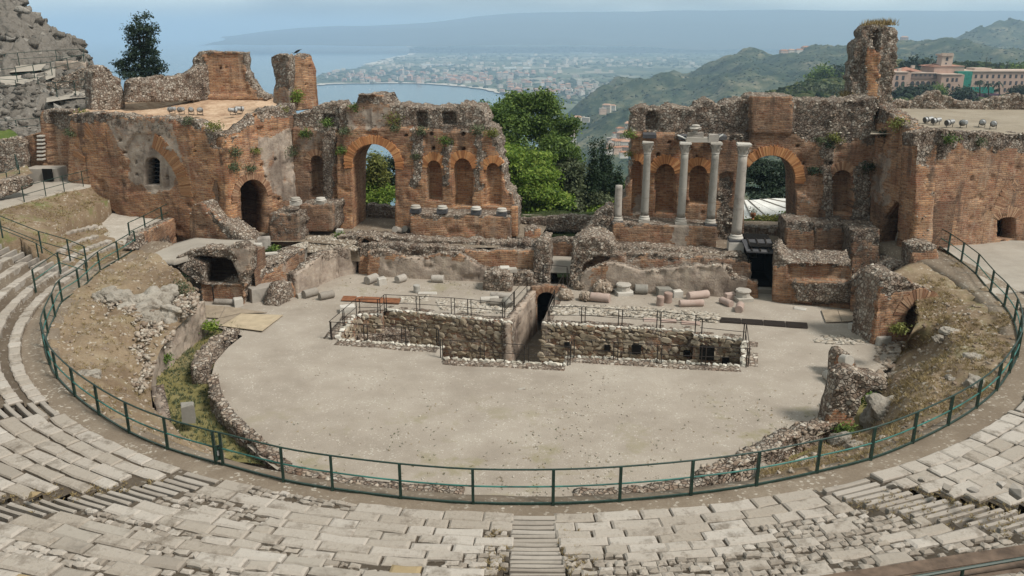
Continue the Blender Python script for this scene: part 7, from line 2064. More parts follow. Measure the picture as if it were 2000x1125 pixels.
for x, y, rx, rz, Y, m, lab in ((1610, 150, 22, 16, 545, 'leaf_mid', 'rounded tree on the crest of the near wooded spur'), (1640, 145, 16, 16, 545, 'leaf_dark', 'dark tree on the spur crest next to the slender tower'), (1590, 182, 30, 14, 440, 'leaf_olive', 'wide olive tree on the slope below the spur crest'), (1640, 182, 22, 12, 430, 'leaf_olive', 'olive tree on the slope beside the slender tower'),
                                (1775, 182, 24, 13, 392, 'leaf_dark', 'dark garden tree below the end pavilion of the hotel'), (1805, 180, 16, 14, 390, 'leaf_dark', 'dark garden tree below the hotel arcade'), (1828, 176, 14, 11, 392, 'leaf_mid', 'garden tree between arcade and middle block'), (1880, 184, 17, 13, 380, 'leaf_dark', 'rounded garden tree before the green netting'), (1990, 178, 15, 9, 395, 'leaf_dark', 'flat-topped tree before the hotel annex'), (1838, 138, 14, 7, 440, 'leaf_mid', 'tree showing over the hotel roof beside the upper block'),
                                (1795, 128, 26, 8, 480, 'leaf_dark', 'belt of trees behind the hotel roofs'), (1985, 134, 18, 8, 480, 'leaf_mid', 'trees behind the hotel annex roof')):
    roundtree(lab, x, y, rx, rz, Y, m, 'trees round the hotel')
def palm(label, x, yb, yt, Y):
    b = at_y(x, yb, Y); tp = at_y(x, yt, Y)
    t = thing('palm_tree', label, 'palm tree', b, 'palms before the hotel annex')
    MB().tube(b, tp, .35, 7, .22).build('trunk', M['bark'], t)
    mb = MB()
    for i in range(22):
        a = random.uniform(0, 6.28); e = random.uniform(-.2, .9)
        d = Vector((math.cos(a), math.sin(a), 0)); n_ = Vector((-d.y, d.x, 0)) * .28
        L_ = 2.6
        pts = [tp + d * L_ * f + Vector((0, 0, L_ * (e * f - .9 * f * f))) for f in (0, .35, .7, 1)]
        vs_ = []
        for f, q in zip((.4, 1, .8, .1), pts):
            vs_ += [q - n_ * f + Vector((0, 0, -.1)), q + Vector((0, 0, .03)), q + n_ * f + Vector((0, 0, -.1))]
        mb.add(vs_, [(j * 3 + k_, j * 3 + k_ + 1, j * 3 + k_ + 4, j * 3 + k_ + 3) for j in range(3) for k_ in (0, 1)])
    me = mb.mesh(); attr(me, 'rnd', rng.random(len(me.vertices)))
    link('fronds', me, M['leaf_dark'], t)
palm('palm nearest the green netting', 1914, 188, 158, 385)
palm('middle palm of the three before the annex', 1931, 188, 164, 385)
palm('palm farthest from the green netting', 1952, 188, 162, 385)

# plants rooted in the ruined walls
def shrub(label, p, r, m, n=26, group='plants rooted in the ruined walls', name='wall_shrub', leaf=.07, asp=(1, 1, .8)):
    V, a = leaf_cloud([p], [(r * asp[0], r * asp[1], r * asp[2])], n, 10, leaf, shell=.2)
    V = V - np.array(p)
    me = mesh_np(name, V, [np.arange(len(V)).reshape(-1, 4)]); attr(me, 'rnd', a)
    o = link(name, me, M[m]); o.location = p
    tag(o, label, 'wall plant', group)
for pl, x, y, off, r, m, lab in ((V66, 675, 258, -.1, .55, 'leaf_olive', 'dry bushy plant over the shoulder of the big arch'), (V66, 668, 292, -.1, .45, 'leaf_mid', 'dark plant at the spring of the big arch'), (V66, 769, 232, .1, .65, 'leaf_yellow', 'yellowish plant in the notch beside the raised block'), (V66, 769, 248, .1, .5, 'leaf_olive', 'brown-green plant hanging below the yellow one'), (V66, 690, 210, .3, .45, 'leaf_mid', 'green plant beside the raised block on the wall top'), (V66, 871, 274, -.15, .55, 'leaf_mid', 'dark green plant hanging between the two niches'),
                                 (V66, 823, 256, 0, .5, 'leaf_olive', 'dull plant sprouting under the square wall recess'), (V66, 933, 252, -.1, .5, 'leaf_olive', 'dry grass tuft on the ledge near the broken end'), (V66, 962, 258, -.1, .45, 'leaf_yellow', 'yellow tuft at the very broken end of the ledge'), (V66, 570, 295, .3, .6, 'leaf_olive', 'long plant hanging in the wing corner'), (V66, 592, 262, .3, .5, 'leaf_mid', 'dark plant on the ledge above the corner niche'), (V66, 636, 240, .2, .45, 'leaf_mid', 'dark plant inside the square recess near the wing'), (V66, 814, 305, -.15, .3, 'leaf_olive', 'little plant on the rubble strip beside the arch'),
                                 (V66, 1625, 268, -.1, .4, 'leaf_yellow', 'yellow-flowered plant high on the rubble wall'), (V66, 1637, 272, -.1, .35, 'leaf_yellow', 'second yellow plant just beside the flowered one'), (V66, 1622, 283, -.1, .4, 'leaf_dark', 'dark plant under the yellow-flowered ones'), (V66, 1590, 332, -.2, .45, 'leaf_dark', 'dark plant beside the shoulder of the columned arch'), (V66, 1602, 272, -.1, .35, 'leaf_olive', 'pale plant on the rubble near the arch'), (V66, 1228, 262, -.1, .45, 'leaf_mid', 'green plant at the broken edge near the first column'), (V66, 1230, 300, .1, .3, 'leaf_yellow', 'little plant lower on the broken edge'),
                                 (PL_SL, 458, 296, -.1, .55, 'leaf_olive', 'spiky plant near the corner of the orange wing'), (PL_SL, 456, 325, -.1, .5, 'leaf_olive', 'spiky plant lower on the orange wing corner'), (PL_SL, 487, 328, -.1, .35, 'leaf_olive', 'small tuft above the side arch'), (PL_SL, 497, 294, -.1, .3, 'leaf_yellow', 'tiny yellow tuft on the pale side wall'), (PL_SL, 556, 215, .2, .4, 'leaf_yellow', 'tuft on the top of the side wall by the twin tower'), (PL_FL, 143, 258, -.1, .6, 'leaf_olive', 'dark plant at the far edge of the orange front wall'), (PL_FL, 420, 247, -.05, .6, 'leaf_yellow', 'yellow-green plant on the broken wing corner'), (PL_FL, 368, 235, -.05, .4, 'leaf_olive', 'small plant below the floodlights'),
                                 (PL_FR, 1852, 272, -.1, .55, 'leaf_mid', 'green plant under the floodlights of the pale wing'), (PL_FR, 1912, 276, -.1, .3, 'leaf_olive', 'dry tuft on the rubble edge of the pale wing'), (PL_SR, 1756, 240, -.1, .7, 'leaf_yellow', 'yellow-green plant at the head of the tall side wall'), (PL_SR, 1728, 262, -.1, .4, 'leaf_dark', 'dark plant on the tall side wall'), (V66, 1694, 325, -.2, .6, 'leaf_dark', 'dark hanging plant in the corner of the tall side wall')):
    shrub(lab, pl.at(x, y, off), r * .8, m, 34 if r > .4 else 20)
for x, y, z, r, m, lab in ((410, 636, .3, .5, 'leaf_bright', 'bright green weed bush beside the plywood sheets'), (350, 565, 2.2, .8, 'leaf_olive', 'mossy green patch of weeds by the vault pillar'), (665, 460, 2.0, .4, 'leaf_mid', 'grass tuft at the foot of the big arch'), (345, 905, 1.6, .5, 'leaf_olive', 'weeds inside the railing near the ditch end'), (1690, 778, .5, .5, 'leaf_mid', 'green weeds in the shadow of the leaning half-arch'), (1650, 842, .1, .45, 'leaf_mid', 'green weeds at the mouth of the leaning half-arch'), (1757, 642, 2.0, .35, 'leaf_yellow', 'yellow tuft on the corner of the brick vault'),
                           (320, 700, .2, .35, 'leaf_mid', 'weed growing against the plastered ditch wall'), (535, 487, 1.95, .45, 'leaf_mid', 'green weed on the rubble ledge'), (193, 186, 10.2, .4, 'leaf_mid', 'green weed at the foot of the jagged stub'), (160, 222, 9.7, .45, 'leaf_yellow', 'yellow weed on the far corner of the roof terrace'), (276, 196, 10.0, .5, 'leaf_olive', 'weeds along the foot of the rubble parapet')):
    shrub(lab, at_z(x, y, z), r * .75, m, 40, 'weeds on the ground and ledges', 'weed_bush')
p = PLe.at(579, 200, -.25)
t = thing('fig_shoot', 'little green tree shoot growing at the foot of the twin-faced tower', 'plant', p - Vector((0, 0, .3)))
MB().tube(p - Vector((0, 0, .4)), p + Vector((0, 0, .35)), .03, 5).build('stem', M['bark'], t)
crown('foliage', [p + Vector((0, 0, .55))], [(.38, .38, .48)], 60, 10, .07, M['leaf_bright'], t)
# dry grass
for x, y, pl, n, h, lab in ((1710, 50, PLf, 90, .4, 'dry yellow grass crown on the head of the slender tower'), (1735, 48, PLf, 60, .4, 'second dry grass tuft on the slender tower head'), (1664, 190, PLf, 80, .5, 'dry straw tuft at the foot of the slender tower'), (1728, 228, PLf, 130, .55, 'large straw-coloured clump in the notch below the slender tower')):
    c = np.array(pl.at(x, y, .6))
    P_ = c[None] + rng.normal(0, .35, (n, 3)) * np.array([1, 1, .15])
    o = blades('dry_grass_tuft', P_ - c, h, M['straw'], None, .4, .03, 4, kindstuff=False); o.location = c
    tag(o, lab, 'dry grass', 'dry grass on the ruins')
for G, n in ((GL, 900), (GR, 6500), (GT, 900), (GK, 600)):
    P_ = scatter_on(G, n)
    P_ = P_[fbm(P_[:, 0] * .7, P_[:, 1] * .7, 3, 6) > -.12]
    blades('slope_grass', P_, .13, M['straw'], None, .9, .014, 6)
P_ = scatter_on(GDL, 1300); blades('ditch_grass', P_, .14, M['leaf_olive'], None, .6, .02, 5)
P_ = np.concatenate([[pol(random.choice((-92.3, -88.7)) + random.gauss(0, .35), random.uniform(25.5, 34), 0) for _ in range(500)], [pol(random.uniform(-72, -66), random.uniform(25.5, 31), 0) for _ in range(500)], [pol(-115.3 + random.gauss(0, .6), random.uniform(25.5, 33), 0) for _ in range(300)]])
rr_ = np.hypot(P_[:, 0] - CX, P_[:, 1] - CY)
P_[:, 2] = [row_z(int(max(0, min(ROWS - 1, (r - RR0) / TREAD)))) - .05 for r in rr_]
blades('seat_weeds', P_, .06, M['straw'], None, .9, .012, 6)

# ------------------------------------------------------------------ small things
def floodlight(label, p, az, mat=None):
    t = thing('floodlight', label, 'floodlight', p, 'floodlights on the wing roofs')
    T = Matrix.Translation(p + Vector((0, 0, .34))) @ Matrix.Rotation(az, 4, 'Z') @ Matrix.Rotation(math.pi / 2 + .15, 4, 'X')
    MB().lathe([(.10, -.32), (.15, -.28), (.16, .05), (.19, .10), (.20, .30), (.18, .31)], 14, T).build('housing', M['white_metal'], t)
    MB().lathe([(.17, .305), (.17, .325)], 14, T).build('lens', M['glass'], t)
    MB().lathe([(.205, .10), (.205, .15)], 14, T).build('rim', M['iron'], t)
    MB().tube(p + Vector((-.2, 0, 0)), p + Vector((-.2, 0, .36)), .02, 5).tube(p + Vector((.2, 0, 0)), p + Vector((.2, 0, .36)), .02, 5).tube(p + Vector((-.22, 0, .0)), p + Vector((.22, 0, .0)), .025, 5).build('yoke', M['iron'], t)
for x, y, az, lab in ((337, 222, 1.2, 'floodlight farthest from the wing corner in its row of four'), (355, 222.5, .9, 'second floodlight in the row of four on the orange wing'), (374, 223, .4, 'third floodlight in the row of four on the orange wing'), (391, 223.5, .15, 'floodlight nearest the wing corner in its row of four'), (455, 224, -1.0, 'pale floodlight lying low by the broken wing corner'), (468, 221, -1.0, 'second pale floodlight by the broken wing corner')):
    s_, z_ = PL_FL.px(x, y)
    floodlight(lab, at_z(x, y, 9.36), az + math.pi)
for x, y, az, lab in ((1812, 243, -1.3, 'first white floodlight above the corner of the pale wing'), (1828, 245, -1.3, 'white floodlight overlapping the first on the pale wing'), (1854, 249, -1.2, 'floodlight pointing sideways in the middle of the row'), (1881, 250, -.1, 'floodlight facing the seats on the pale wing'), (1917, 249, -.6, 'floodlight turned half sideways on the pale wing'), (1939, 252, -.5, 'last floodlight tipped forward on the pale wing')):
    floodlight(lab, at_z(x, y, 9.35), az + math.pi if az > -.7 else az)
o = MB().tube(at_z(333, 224, 9.38), at_z(398, 225, 9.38), .025, 5).build('mounting_bar', M['iron']); tag(o, 'thin dark bar under the row of four floodlights', 'bar')
# white roofing and urn behind the columned arch
rf = thing('white_roof', 'white roofing panels of a shed seen through the columned arch', 'roof', at_y(1490, 428, 66))
for q in ([(1444, 390, 70), (1469, 391, 70), (1520, 417, 66.2), (1482, 426, 65), (1440, 428, 65)], [(1469.4, 390.6, 70), (1514, 387, 71), (1560, 389, 71), (1560, 421, 66), (1520.6, 416.6, 66.2)]):
    P = [at_y(*a) for a in q]; n = len(P); dn = Vector((0, 0, -.12))
    MB().add(P + [p_ + dn for p_ in P], [tuple(range(n)), tuple(range(2 * n - 1, n - 1, -1))] + [(i, (i + 1) % n, n + (i + 1) % n, n + i) for i in range(n)]).build('roof_panel', M['tarp'], rf)
    for f in (.33, .67):
        MB().tube(P[0].lerp(P[1], f) + Vector((0, 0, .04)), P[-1].lerp(P[2], f) + Vector((0, 0, .04)), .05, 5).build('seam', M['granite'], rf)
for x in (1455, 1500, 1545):
    p = at_y(x, 430, 66.4); MB().tube(p + Vector((0, 0, -1.6)), p + Vector((0, 0, .3)), .06, 6).build('support_post', M['iron'], rf)
p = at_y(1470, 428, 63.5)
t = thing('urn_plant', 'terracotta urn with a small plant standing beyond the columned arch', 'urn', p)
MB().lathe([(.12, 0), (.08, .1), (.2, .3), (.24, .45), (.2, .5)], 12, Matrix.Translation(p)).build('urn', M['terra'], t)
crown('plant', [p + Vector((0, 0, .65))], [(.2, .2, .25)], 16, 8, .06, M['leaf_olive'], t)
ruin('low_wall', 'low rubble wall beyond the sill of the big open arch', 'ruin wall', (690, 424), (800, 426), [(688, 432, 0), (690, 408), (725, 400), (745, 402), (770, 404), (800, 408), (802, 434, 0)], .8, z=STAGE_Z, seed=140, group=None, rub=(.95, ()), tone=(.3, ()), face=.9, fsize=.24, cell=.15, rag=.14, crest=1.2)
ruin('low_wall', 'low stone wall just beyond the columned arch', 'ruin wall', (1440, 452), (1545, 462), [(1438, 468, 0), (1440, 442), (1545, 446), (1546, 474, 0)], .8, z=STAGE_Z, seed=141, group=None, rub=(.9, ()), tone=(.4, ()), face=.9, fsize=.26, cell=.15, rag=.08, crest=1.0)
# bird on the twin tower
p = PLe.at(584, 107, .5)
t = thing('bird', 'black crow perched on the twin-faced tower', 'bird', p)
mbb = bpy.data.meshes.new('bird_body')
bm = bmesh.new(); bmesh.ops.create_uvsphere(bm, u_segments=10, v_segments=8, radius=1)
for v in bm.verts:
    c = v.co.copy(); hd = max(0, c.x - .2)
    v.co = (c.x * .22 + hd * .10, c.y * .085 * (1 - .3 * abs(c.x)), c.z * .09 * (1 - .25 * max(0, -c.x)) + c.x * .10 + .22 + hd * .06)
bm.to_mesh(mbb); bm.free(); mbb.transform(Matrix.Translation(p))
link('body', mbb, M['feather'], t, True)
MB().lathe([(.03, 0), (.004, .09)], 6, Matrix.Translation(p + Vector((.30, 0, .385))) @ Matrix.Rotation(math.pi / 2, 4, 'Y')).build('beak', M['feather'], t)
MB().box(p + Vector((-.26, 0, .10)), (.2, .07, .02), M=Matrix.Rotation(.5, 3, 'Y')).build('tail', M['feather'], t)
for s_ in (-.03, .03):
    MB().tube(p + Vector((.02, s_, -.05)), p + Vector((.0, s_, .16)), .01, 4).build('leg', M['feather'], t)
# timber platform edge at the near corner of the seating
tp_ = thing('timber_platform', 'dark weathered timber platform edge with green rail in the near corner', 'platform', at_z(1860, 1110, 6.1))
for i, (q, z_) in enumerate((([(1600, 1131), (2060, 1060), (2060, 1083), (1640, 1148)], 6.15), ([(1640, 1150), (2060, 1085), (2060, 1103), (1690, 1160)], 6.15), ([(1690, 1162), (2060, 1105), (2060, 1125), (1740, 1180)], 6.15))):
    quad_sheet('plank', q, z_, .07, M['wood'], tp_)
r0_, r1_ = at_z(1780, 1128, 6.5), at_z(2060, 1080, 6.5)
MB().tube(r0_, r1_, .03, 6).build('rail', M['green_metal'], tp_)
for t_ in (.35, .85):
    MB().tube(r0_.lerp(r1_, t_) - Vector((0, 0, .8)), r0_.lerp(r1_, t_), .03, 6).build('post', M['green_metal'], tp_)
# ------------------------------------------------------------------ land, sea and hills beyond the theatre
def land_mat(name, stops, s1, s2, fields=None):
    k = NT(name, 1.0, .05)
    a = k.noise(s1, 6, .65); b = k.noise(s2, 5, .7)
    c = k.ramp(k.math('ADD', k.math('MULTIPLY', a, .55), k.math('MULTIPLY', b, .45)), stops)
    if fields:
        vo = k.n('ShaderNodeTexVoronoi', {'Vector': k.n('ShaderNodeMapping', {'Vector': k.tc.outputs['Object'], 'Scale': (1, .45, 1)}).outputs[0], 'Scale': fields[0]}, feature='F1')
        sc = k.n('ShaderNodeSeparateColor', {0: vo.outputs['Color']})
        fc = k.ramp(sc.outputs[0], fields[1])
        c = k.mix(.6, c, fc)
    k.color(c)
    k.bump(b, .8, 3.0)
    return k.m
M['plain'] = land_mat('coastal_plain', [(.34, (.030, .045, .028)), (.48, (.060, .080, .045)), (.6, (.13, .135, .085)), (.72, (.24, .22, .17))], .0009, .006,
                      (.008, [(0, (.03, .05, .03)), (.35, (.07, .095, .05)), (.6, (.11, .13, .07)), (.8, (.22, .21, .14)), (1, (.40, .36, .29))]))
M['hill'] = land_mat('scrub_hillside', [(.38, (.014, .026, .014)), (.47, (.038, .055, .028)), (.55, (.095, .10, .055)), (.64, (.23, .195, .13))], .009, .05)
M['etna'] = land_mat('volcano_slope', [(.3, (.03, .035, .035)), (.7, (.075, .08, .075))], .0006, .004)
M['slope'] = land_mat('garden_slope', [(.36, (.020, .030, .012)), (.5, (.045, .060, .022)), (.66, (.11, .10, .05))], .03, .3)
k = NT('sea_water', .22, .5)
k.b.inputs['IOR'].default_value = 1.33
wv = k.noise(.012, 6, .7, vec=k.n('ShaderNodeMapping', {'Vector': k.tc.outputs['Object'], 'Scale': (.25, 1, 1)}).outputs[0])
k.color(k.ramp(wv, [(.35, (.020, .075, .115)), (.65, (.045, .125, .165))]))
k.bump(k.noise(.05, 4, .7), .25, 1.2)
M['sea'] = k.m
M['sand'] = plain('beach_sand', (.50, .45, .37), .9, .1, 0, .1, .01)

SEA = -206.0
me = bpy.data.meshes.new('sea'); me.from_pydata([(-70000, 300, SEA), (70000, 300, SEA), (70000, 70000, SEA), (-70000, 70000, SEA)], [], [(0, 1, 2, 3)])
kind(link('sea', me, M['sea']), 'structure')
coast = [(450, 77.5), (600, 80), (700, 81), (770, 83), (792, 88), (803, 97), (800, 106), (780, 110), (745, 119), (716, 126), (700, 133), (660, 138), (632, 143), (618, 150), (614, 160), (622, 166), (640, 164), (672, 163), (720, 162.5), (780, 162), (840, 163.5),
         (900, 168), (950, 174), (983, 182), (1010, 190), (1040, 199), (1060, 215), (1075, 240)]
cw = [at_z(x, y, -203) for x, y in coast]
plain_out = cw + [Vector((400, 900, -203)), Vector((3500, 900, -203)), Vector((14000, 9000, -203)), Vector((26000, 22000, -203)), Vector((-6500, 22000, -203))]
from mathutils.geometry import tessellate_polygon
tri_ = [t for t in tessellate_polygon([[Vector((p.x, p.y, 0)) for p in plain_out]])]
def up_(t):
    a, b, c = [plain_out[i] for i in t]
    return t if (b - a).cross(c - a).z > 0 else t[::-1]
me = bpy.data.meshes.new('coastal_plain')
me.from_pydata([(p.x, p.y, -203) for p in plain_out], [], [up_(t) for t in tri_])
kind(link('coastal_plain', me, M['plain']), 'structure')
# beach: a thin pale strip along the water
def strip(name, pts, wid, z, mat):
    vs_, fs_ = [], []
    for i, p in enumerate(pts):
        d = (pts[min(i + 1, len(pts) - 1)] - pts[max(i - 1, 0)]).normalized()
        n = Vector((-d.y, d.x, 0)) * wid * (.5 + random.random())
        vs_ += [(p.x - n.x * .4, p.y - n.y * .4, z), (p.x + n.x, p.y + n.y, z)]
    for i in range(len(pts) - 1):
        fs_.append((2 * i, 2 * i + 1, 2 * i + 3, 2 * i + 2))
    me = bpy.data.meshes.new(name); me.from_pydata(vs_, [], fs_)
    return kind(link(name, me, mat), 'structure')
def fine(P, n):
    return curve_pts(P, n)
strip('beach', fine(cw[15:24], 6), 38, -202.6, M['sand'])
strip('beach', fine(cw[3:10], 6), 60, -202.6, M['sand'])

def hill(name, rows, mat, nu, nv, amp, freq, seed):
    o, G = loft(name, [[at_y(x, y, Y) for x, y in r] for Y, r in rows], mat, nu=nu, nv=nv, amp=amp, freq=freq, seed=seed, world=True, oct=6, edge=True, ridge=(34, .0042) if mat is M['hill'] else None)
    kind(o, 'structure')
    return G
hill('volcano_slope', [(9000, [(380, 87), (700, 88), (1000, 90), (1400, 92), (2300, 92)]), (10000, [(420, 80), (700, 78), (1000, 76), (1400, 74), (2300, 72)]),
                       (10800, [(440, 77), (600, 66), (780, 56), (1000, 50), (1400, 46), (2300, 44)]), (12500, [(430, 72), (520, 60), (640, 52), (780, 46), (860, 41), (930, 32), (1000, 28), (1150, 24), (1300, 22), (2300, 18)])], M['etna'], 120, 50, 25, .0006, 3)
GH = hill('scrub_hills', [(820, [(1030, 420), (1150, 400), (1300, 390), (1500, 380), (1700, 380), (2000, 380)]), (1050, [(1040, 345), (1110, 330), (1200, 325), (1320, 300), (1480, 280), (1700, 260), (2000, 250)]),
                          (1450, [(1060, 300), (1120, 260), (1200, 240), (1300, 235), (1420, 215), (1600, 190), (1800, 180), (2000, 170)]),
                          (1850, [(1080, 255), (1140, 212), (1220, 190), (1300, 180), (1400, 163), (1500, 142), (1650, 130), (1800, 125), (2000, 120)]),
                          (2300, [(1090, 232), (1145, 188), (1210, 160), (1300, 149), (1380, 138), (1450, 116), (1550, 105), (1660, 97), (1780, 92), (2000, 80)])], M['hill'], 170, 120, 26, .0065, 4)
GH2 = hill('scrub_hills', [(2300, [(1500, 180), (1700, 170), (1850, 165), (2000, 160), (2200, 150)]), (2700, [(1560, 140), (1700, 135), (1850, 122), (2000, 112), (2200, 100)]),
                           (3300, [(1620, 108), (1700, 104), (1760, 93), (1810, 84), (1860, 73), (1890, 61), (1950, 52), (2010, 47), (2200, 38)])], M['hill'], 120, 70, 30, .005, 5)
GN = hill('wooded_spur', [(330, [(1440, 262), (1550, 245), (1700, 235), (1850, 232), (2000, 230), (2150, 230)]), (420, [(1470, 215), (1560, 200), (1640, 190), (1750, 192), (1880, 193), (2000, 196), (2150, 200)]),
                          (560, [(1500, 205), (1545, 180), (1590, 152), (1640, 140), (1750, 133), (1880, 128), (2000, 128), (2150, 128)])], M['slope'], 90, 40, 5, .03, 6)
# hillside falling away right behind the theatre
GS, VS_, QS_ = None, None, None
slope_rows = [[bw(u, 9.5, 1.2) for u in (-60, -30, -10, 2, 14, 30, 60)],
              [bw(u, 18, z) for u, z in ((-60, -2), (-30, 1.0), (-10, .6), (2, .6), (14, .4), (30, 1.0), (60, -2))],
              [bw(u, 34, z) for u, z in ((-80, -16), (-40, -9), (-14, -6), (2, -8), (18, -6), (40, -6), (80, -10))],
              [bw(u, 120, z) for u, z in ((-200, -70), (-90, -55), (-20, -48), (2, -48), (30, -44), (90, -36), (200, -30))],
              [bw(u, 420, z) for u, z in ((-600, -206), (-250, -180), (-60, -130), (2, -125), (80, -110), (250, -70), (500, -60))],
              [bw(u, 900, z) for u, z in ((-1400, -214), (-600, -212), (-150, -206), (2, -190), (160, -175), (500, -170), (1000, -160))]]
o, GSL = loft('hillside', slope_rows, M['slope'], nu=90, nv=70, amp=1.0, freq=.08, seed=12, world=True)
kind(o, 'structure')
# bedrock under the whole theatre
me = bpy.data.meshes.new('bedrock'); me.from_pydata([(-90, -60, -3.2), (90, -60, -3.2), (90, 62, -3.2), (-90, 62, -3.2)], [], [(0, 1, 2, 3)])
kind(link('bedrock', me, M['dirt']), 'structure')

# far woods and orchards: too many to count
def blobs(name, P, size, stops, aspect=(1, 1, .8)):
    k = NT(name + '_leaves', 1.0, .05)
    k.color(k.ramp(k.attr('rnd'), stops))
    o = stones(name, P, size, k.m, None, .4, aspect, .5)
    return o
pp = []
while len(pp) < 3200:
    x = random.uniform(600, 1700); y = 92 + 110 * random.random() ** 1.2
    p = at_z(x, y, -203)
    if inpoly(np.array(p.x), np.array(p.y), plain_out) and random.random() < .35 + 1.2 * float(vnoise(p.x * .0025 + 7, p.y * .0014)):
        pp.append(p)
d_ = np.array([p[1] for p in pp])
blobs('orchard_woods', np.array(pp), 12 + d_ * .0028, [(0, (.018, .032, .018)), (.6, (.040, .058, .030)), (1, (.085, .095, .050))], (1.4, 1.0, .45))
P_ = scatter_on(GH, 9000); P_ = P_[(fbm(P_[:, 0] * .012, P_[:, 1] * .012, 3, 2) + rng.normal(0, .25, len(P_))) > -.08]
blobs('hill_scrub', P_, 5.5, [(0, (.014, .024, .012)), (.6, (.034, .050, .022)), (1, (.080, .090, .040))])
P_ = scatter_on(GH2, 3500); P_ = P_[(fbm(P_[:, 0] * .012, P_[:, 1] * .012, 3, 2) + rng.normal(0, .25, len(P_))) > -.08]
blobs('hill_scrub', P_, 9, [(0, (.014, .024, .012)), (.6, (.034, .050, .022)), (1, (.075, .085, .040))])
P_ = scatter_on(GN, 1800)
blobs('spur_woods', P_, 4.2, [(0, (.012, .022, .010)), (.6, (.034, .050, .020)), (1, (.09, .10, .040))])
P_ = scatter_on(GSL, 2600); P_ = P_[P_[:, 1] > 92]
blobs('slope_woods', P_, 3.5 + np.clip(P_[:, 1] * .012, 0, 8), [(0, (.012, .022, .008)), (.6, (.034, .055, .018)), (1, (.085, .105, .035))])

# ------------------------------------------------------------------ town along the bay: houses
HW = [plain('house_wall_%d' % i, c, .85, .1, 0, .06, .5) for i, c in enumerate(((.50, .44, .36), (.50, .37, .29), (.42, .38, .33), (.46, .31, .24), (.58, .54, .48)))]
HR = [plain('house_roof_%d' % i, c, .9, .1, 0, .15, .6) for i, c in enumerate(((.34, .17, .10), (.42, .26, .18), (.40, .37, .33)))]
HWIN = plain('house_window', (.06, .06, .065), .4, .3, 0, .2)
def house_mesh(i):
    g = random.Random(i)
    L_, W_, H_ = g.uniform(1.0, 1.9), g.uniform(.7, 1.0), g.uniform(.55, 1.15)
    bm = bmesh.new()
    def box(x0, y0, z0, x1, y1, z1, m):
        vs_ = [bm.verts.new(c) for c in ((x0, y0, z0), (x1, y0, z0), (x1, y1, z0), (x0, y1, z0), (x0, y0, z1), (x1, y0, z1), (x1, y1, z1), (x0, y1, z1))]
        for f in ((3, 2, 1, 0), (4, 5, 6, 7), (0, 1, 5, 4), (1, 2, 6, 5), (2, 3, 7, 6), (3, 0, 4, 7)):
            bm.faces.new([vs_[a] for a in f]).material_index = m
    box(-L_ / 2, -W_ / 2, -.3, L_ / 2, W_ / 2, H_, 0)
    if i % 3 != 2:
        r = .22
        e = .06
        vs_ = [bm.verts.new(c) for c in ((-L_ / 2 - e, -W_ / 2 - e, H_ + .004), (L_ / 2 + e, -W_ / 2 - e, H_ + .004), (L_ / 2 + e, W_ / 2 + e, H_ + .004), (-L_ / 2 - e, W_ / 2 + e, H_ + .004), (-L_ / 2 + W_ * .3, 0, H_ + r), (L_ / 2 - W_ * .3, 0, H_ + r))]
        for f in ((3, 2, 1, 0), (0, 1, 5, 4), (1, 2, 5), (2, 3, 4, 5), (3, 0, 4)):
            bm.faces.new([vs_[a] for a in f]).material_index = 1
    else:
        box(-L_ / 2 - .03, -W_ / 2 - .03, H_ + .004, L_ / 2 + .03, W_ / 2 + .03, H_ + .08, 1)
        box(-.2, -.2, H_ + .084, .15, .2, H_ + .3, 0)
    for k in range(int(L_ / .3)):
        for j in range(2 if H_ > .8 else 1):
            x = -L_ / 2 + .18 + k * .3
            z = H_ * (.3 if j == 0 else .68)
            box(x - .045, -W_ / 2 - .02, z, x + .045, -W_ / 2 + .01, z + .14, 2)
    me = bpy.data.meshes.new('house')
    bm.to_mesh(me); bm.free()
    for m in (HW[i % 5], HR[i % 3], HWIN):
        me.materials.append(m)
    return me
HM = [house_mesh(i) for i in range(15)]
def house(p, s, rz, label, group):
    o = bpy.data.objects.new('house', random.choice(HM))
    COL.objects.link(o)
    o.location = p; o.scale = (s, s, s * random.uniform(.8, 1.2)); o.rotation_euler = (0, 0, rz)
    tag(o, label, 'house', group)
hpts = []
def town(n, cx, cy, sx, sy, s0, s1, z=-203):
    got = 0
    while got < n:
        x, y = random.gauss(cx, sx), random.gauss(cy, sy)
        if not 88 < y < 250:
            continue
        p = at_z(x, y, z)
        if not inpoly(np.array(p.x), np.array(p.y), plain_out):
            continue
        hpts.append((p, random.uniform(s0, s1))); got += 1
town(70, 890, 157, 60, 4.5, 11, 20)
town(70, 1080, 178, 50, 9, 10, 17)
town(45, 700, 152, 45, 6, 9, 16)
town(60, 820, 133, 110, 6, 12, 22)
town(60, 1130, 122, 120, 7, 14, 26)
town(40, 1000, 145, 100, 6, 12, 20)
hpts.sort(key=lambda q: q[0].y)
for p, s in hpts[:215]:
    house(p, s, random.uniform(-.6, .6), 'small pale house with tiled roof in the hazy town along the bay', 'houses of the bay town')
rest = hpts[215:]
bmv, bmf = [], []
mbh = MB()
for p, s in rest:
    mbh.box((p.x, p.y, p.z + s * .4), (s * 1.5, s, s * .8), random.uniform(-.6, .6))
mbh2 = mbh.build('far_town', HW[0], None); mbh2['kind'] = 'stuff'
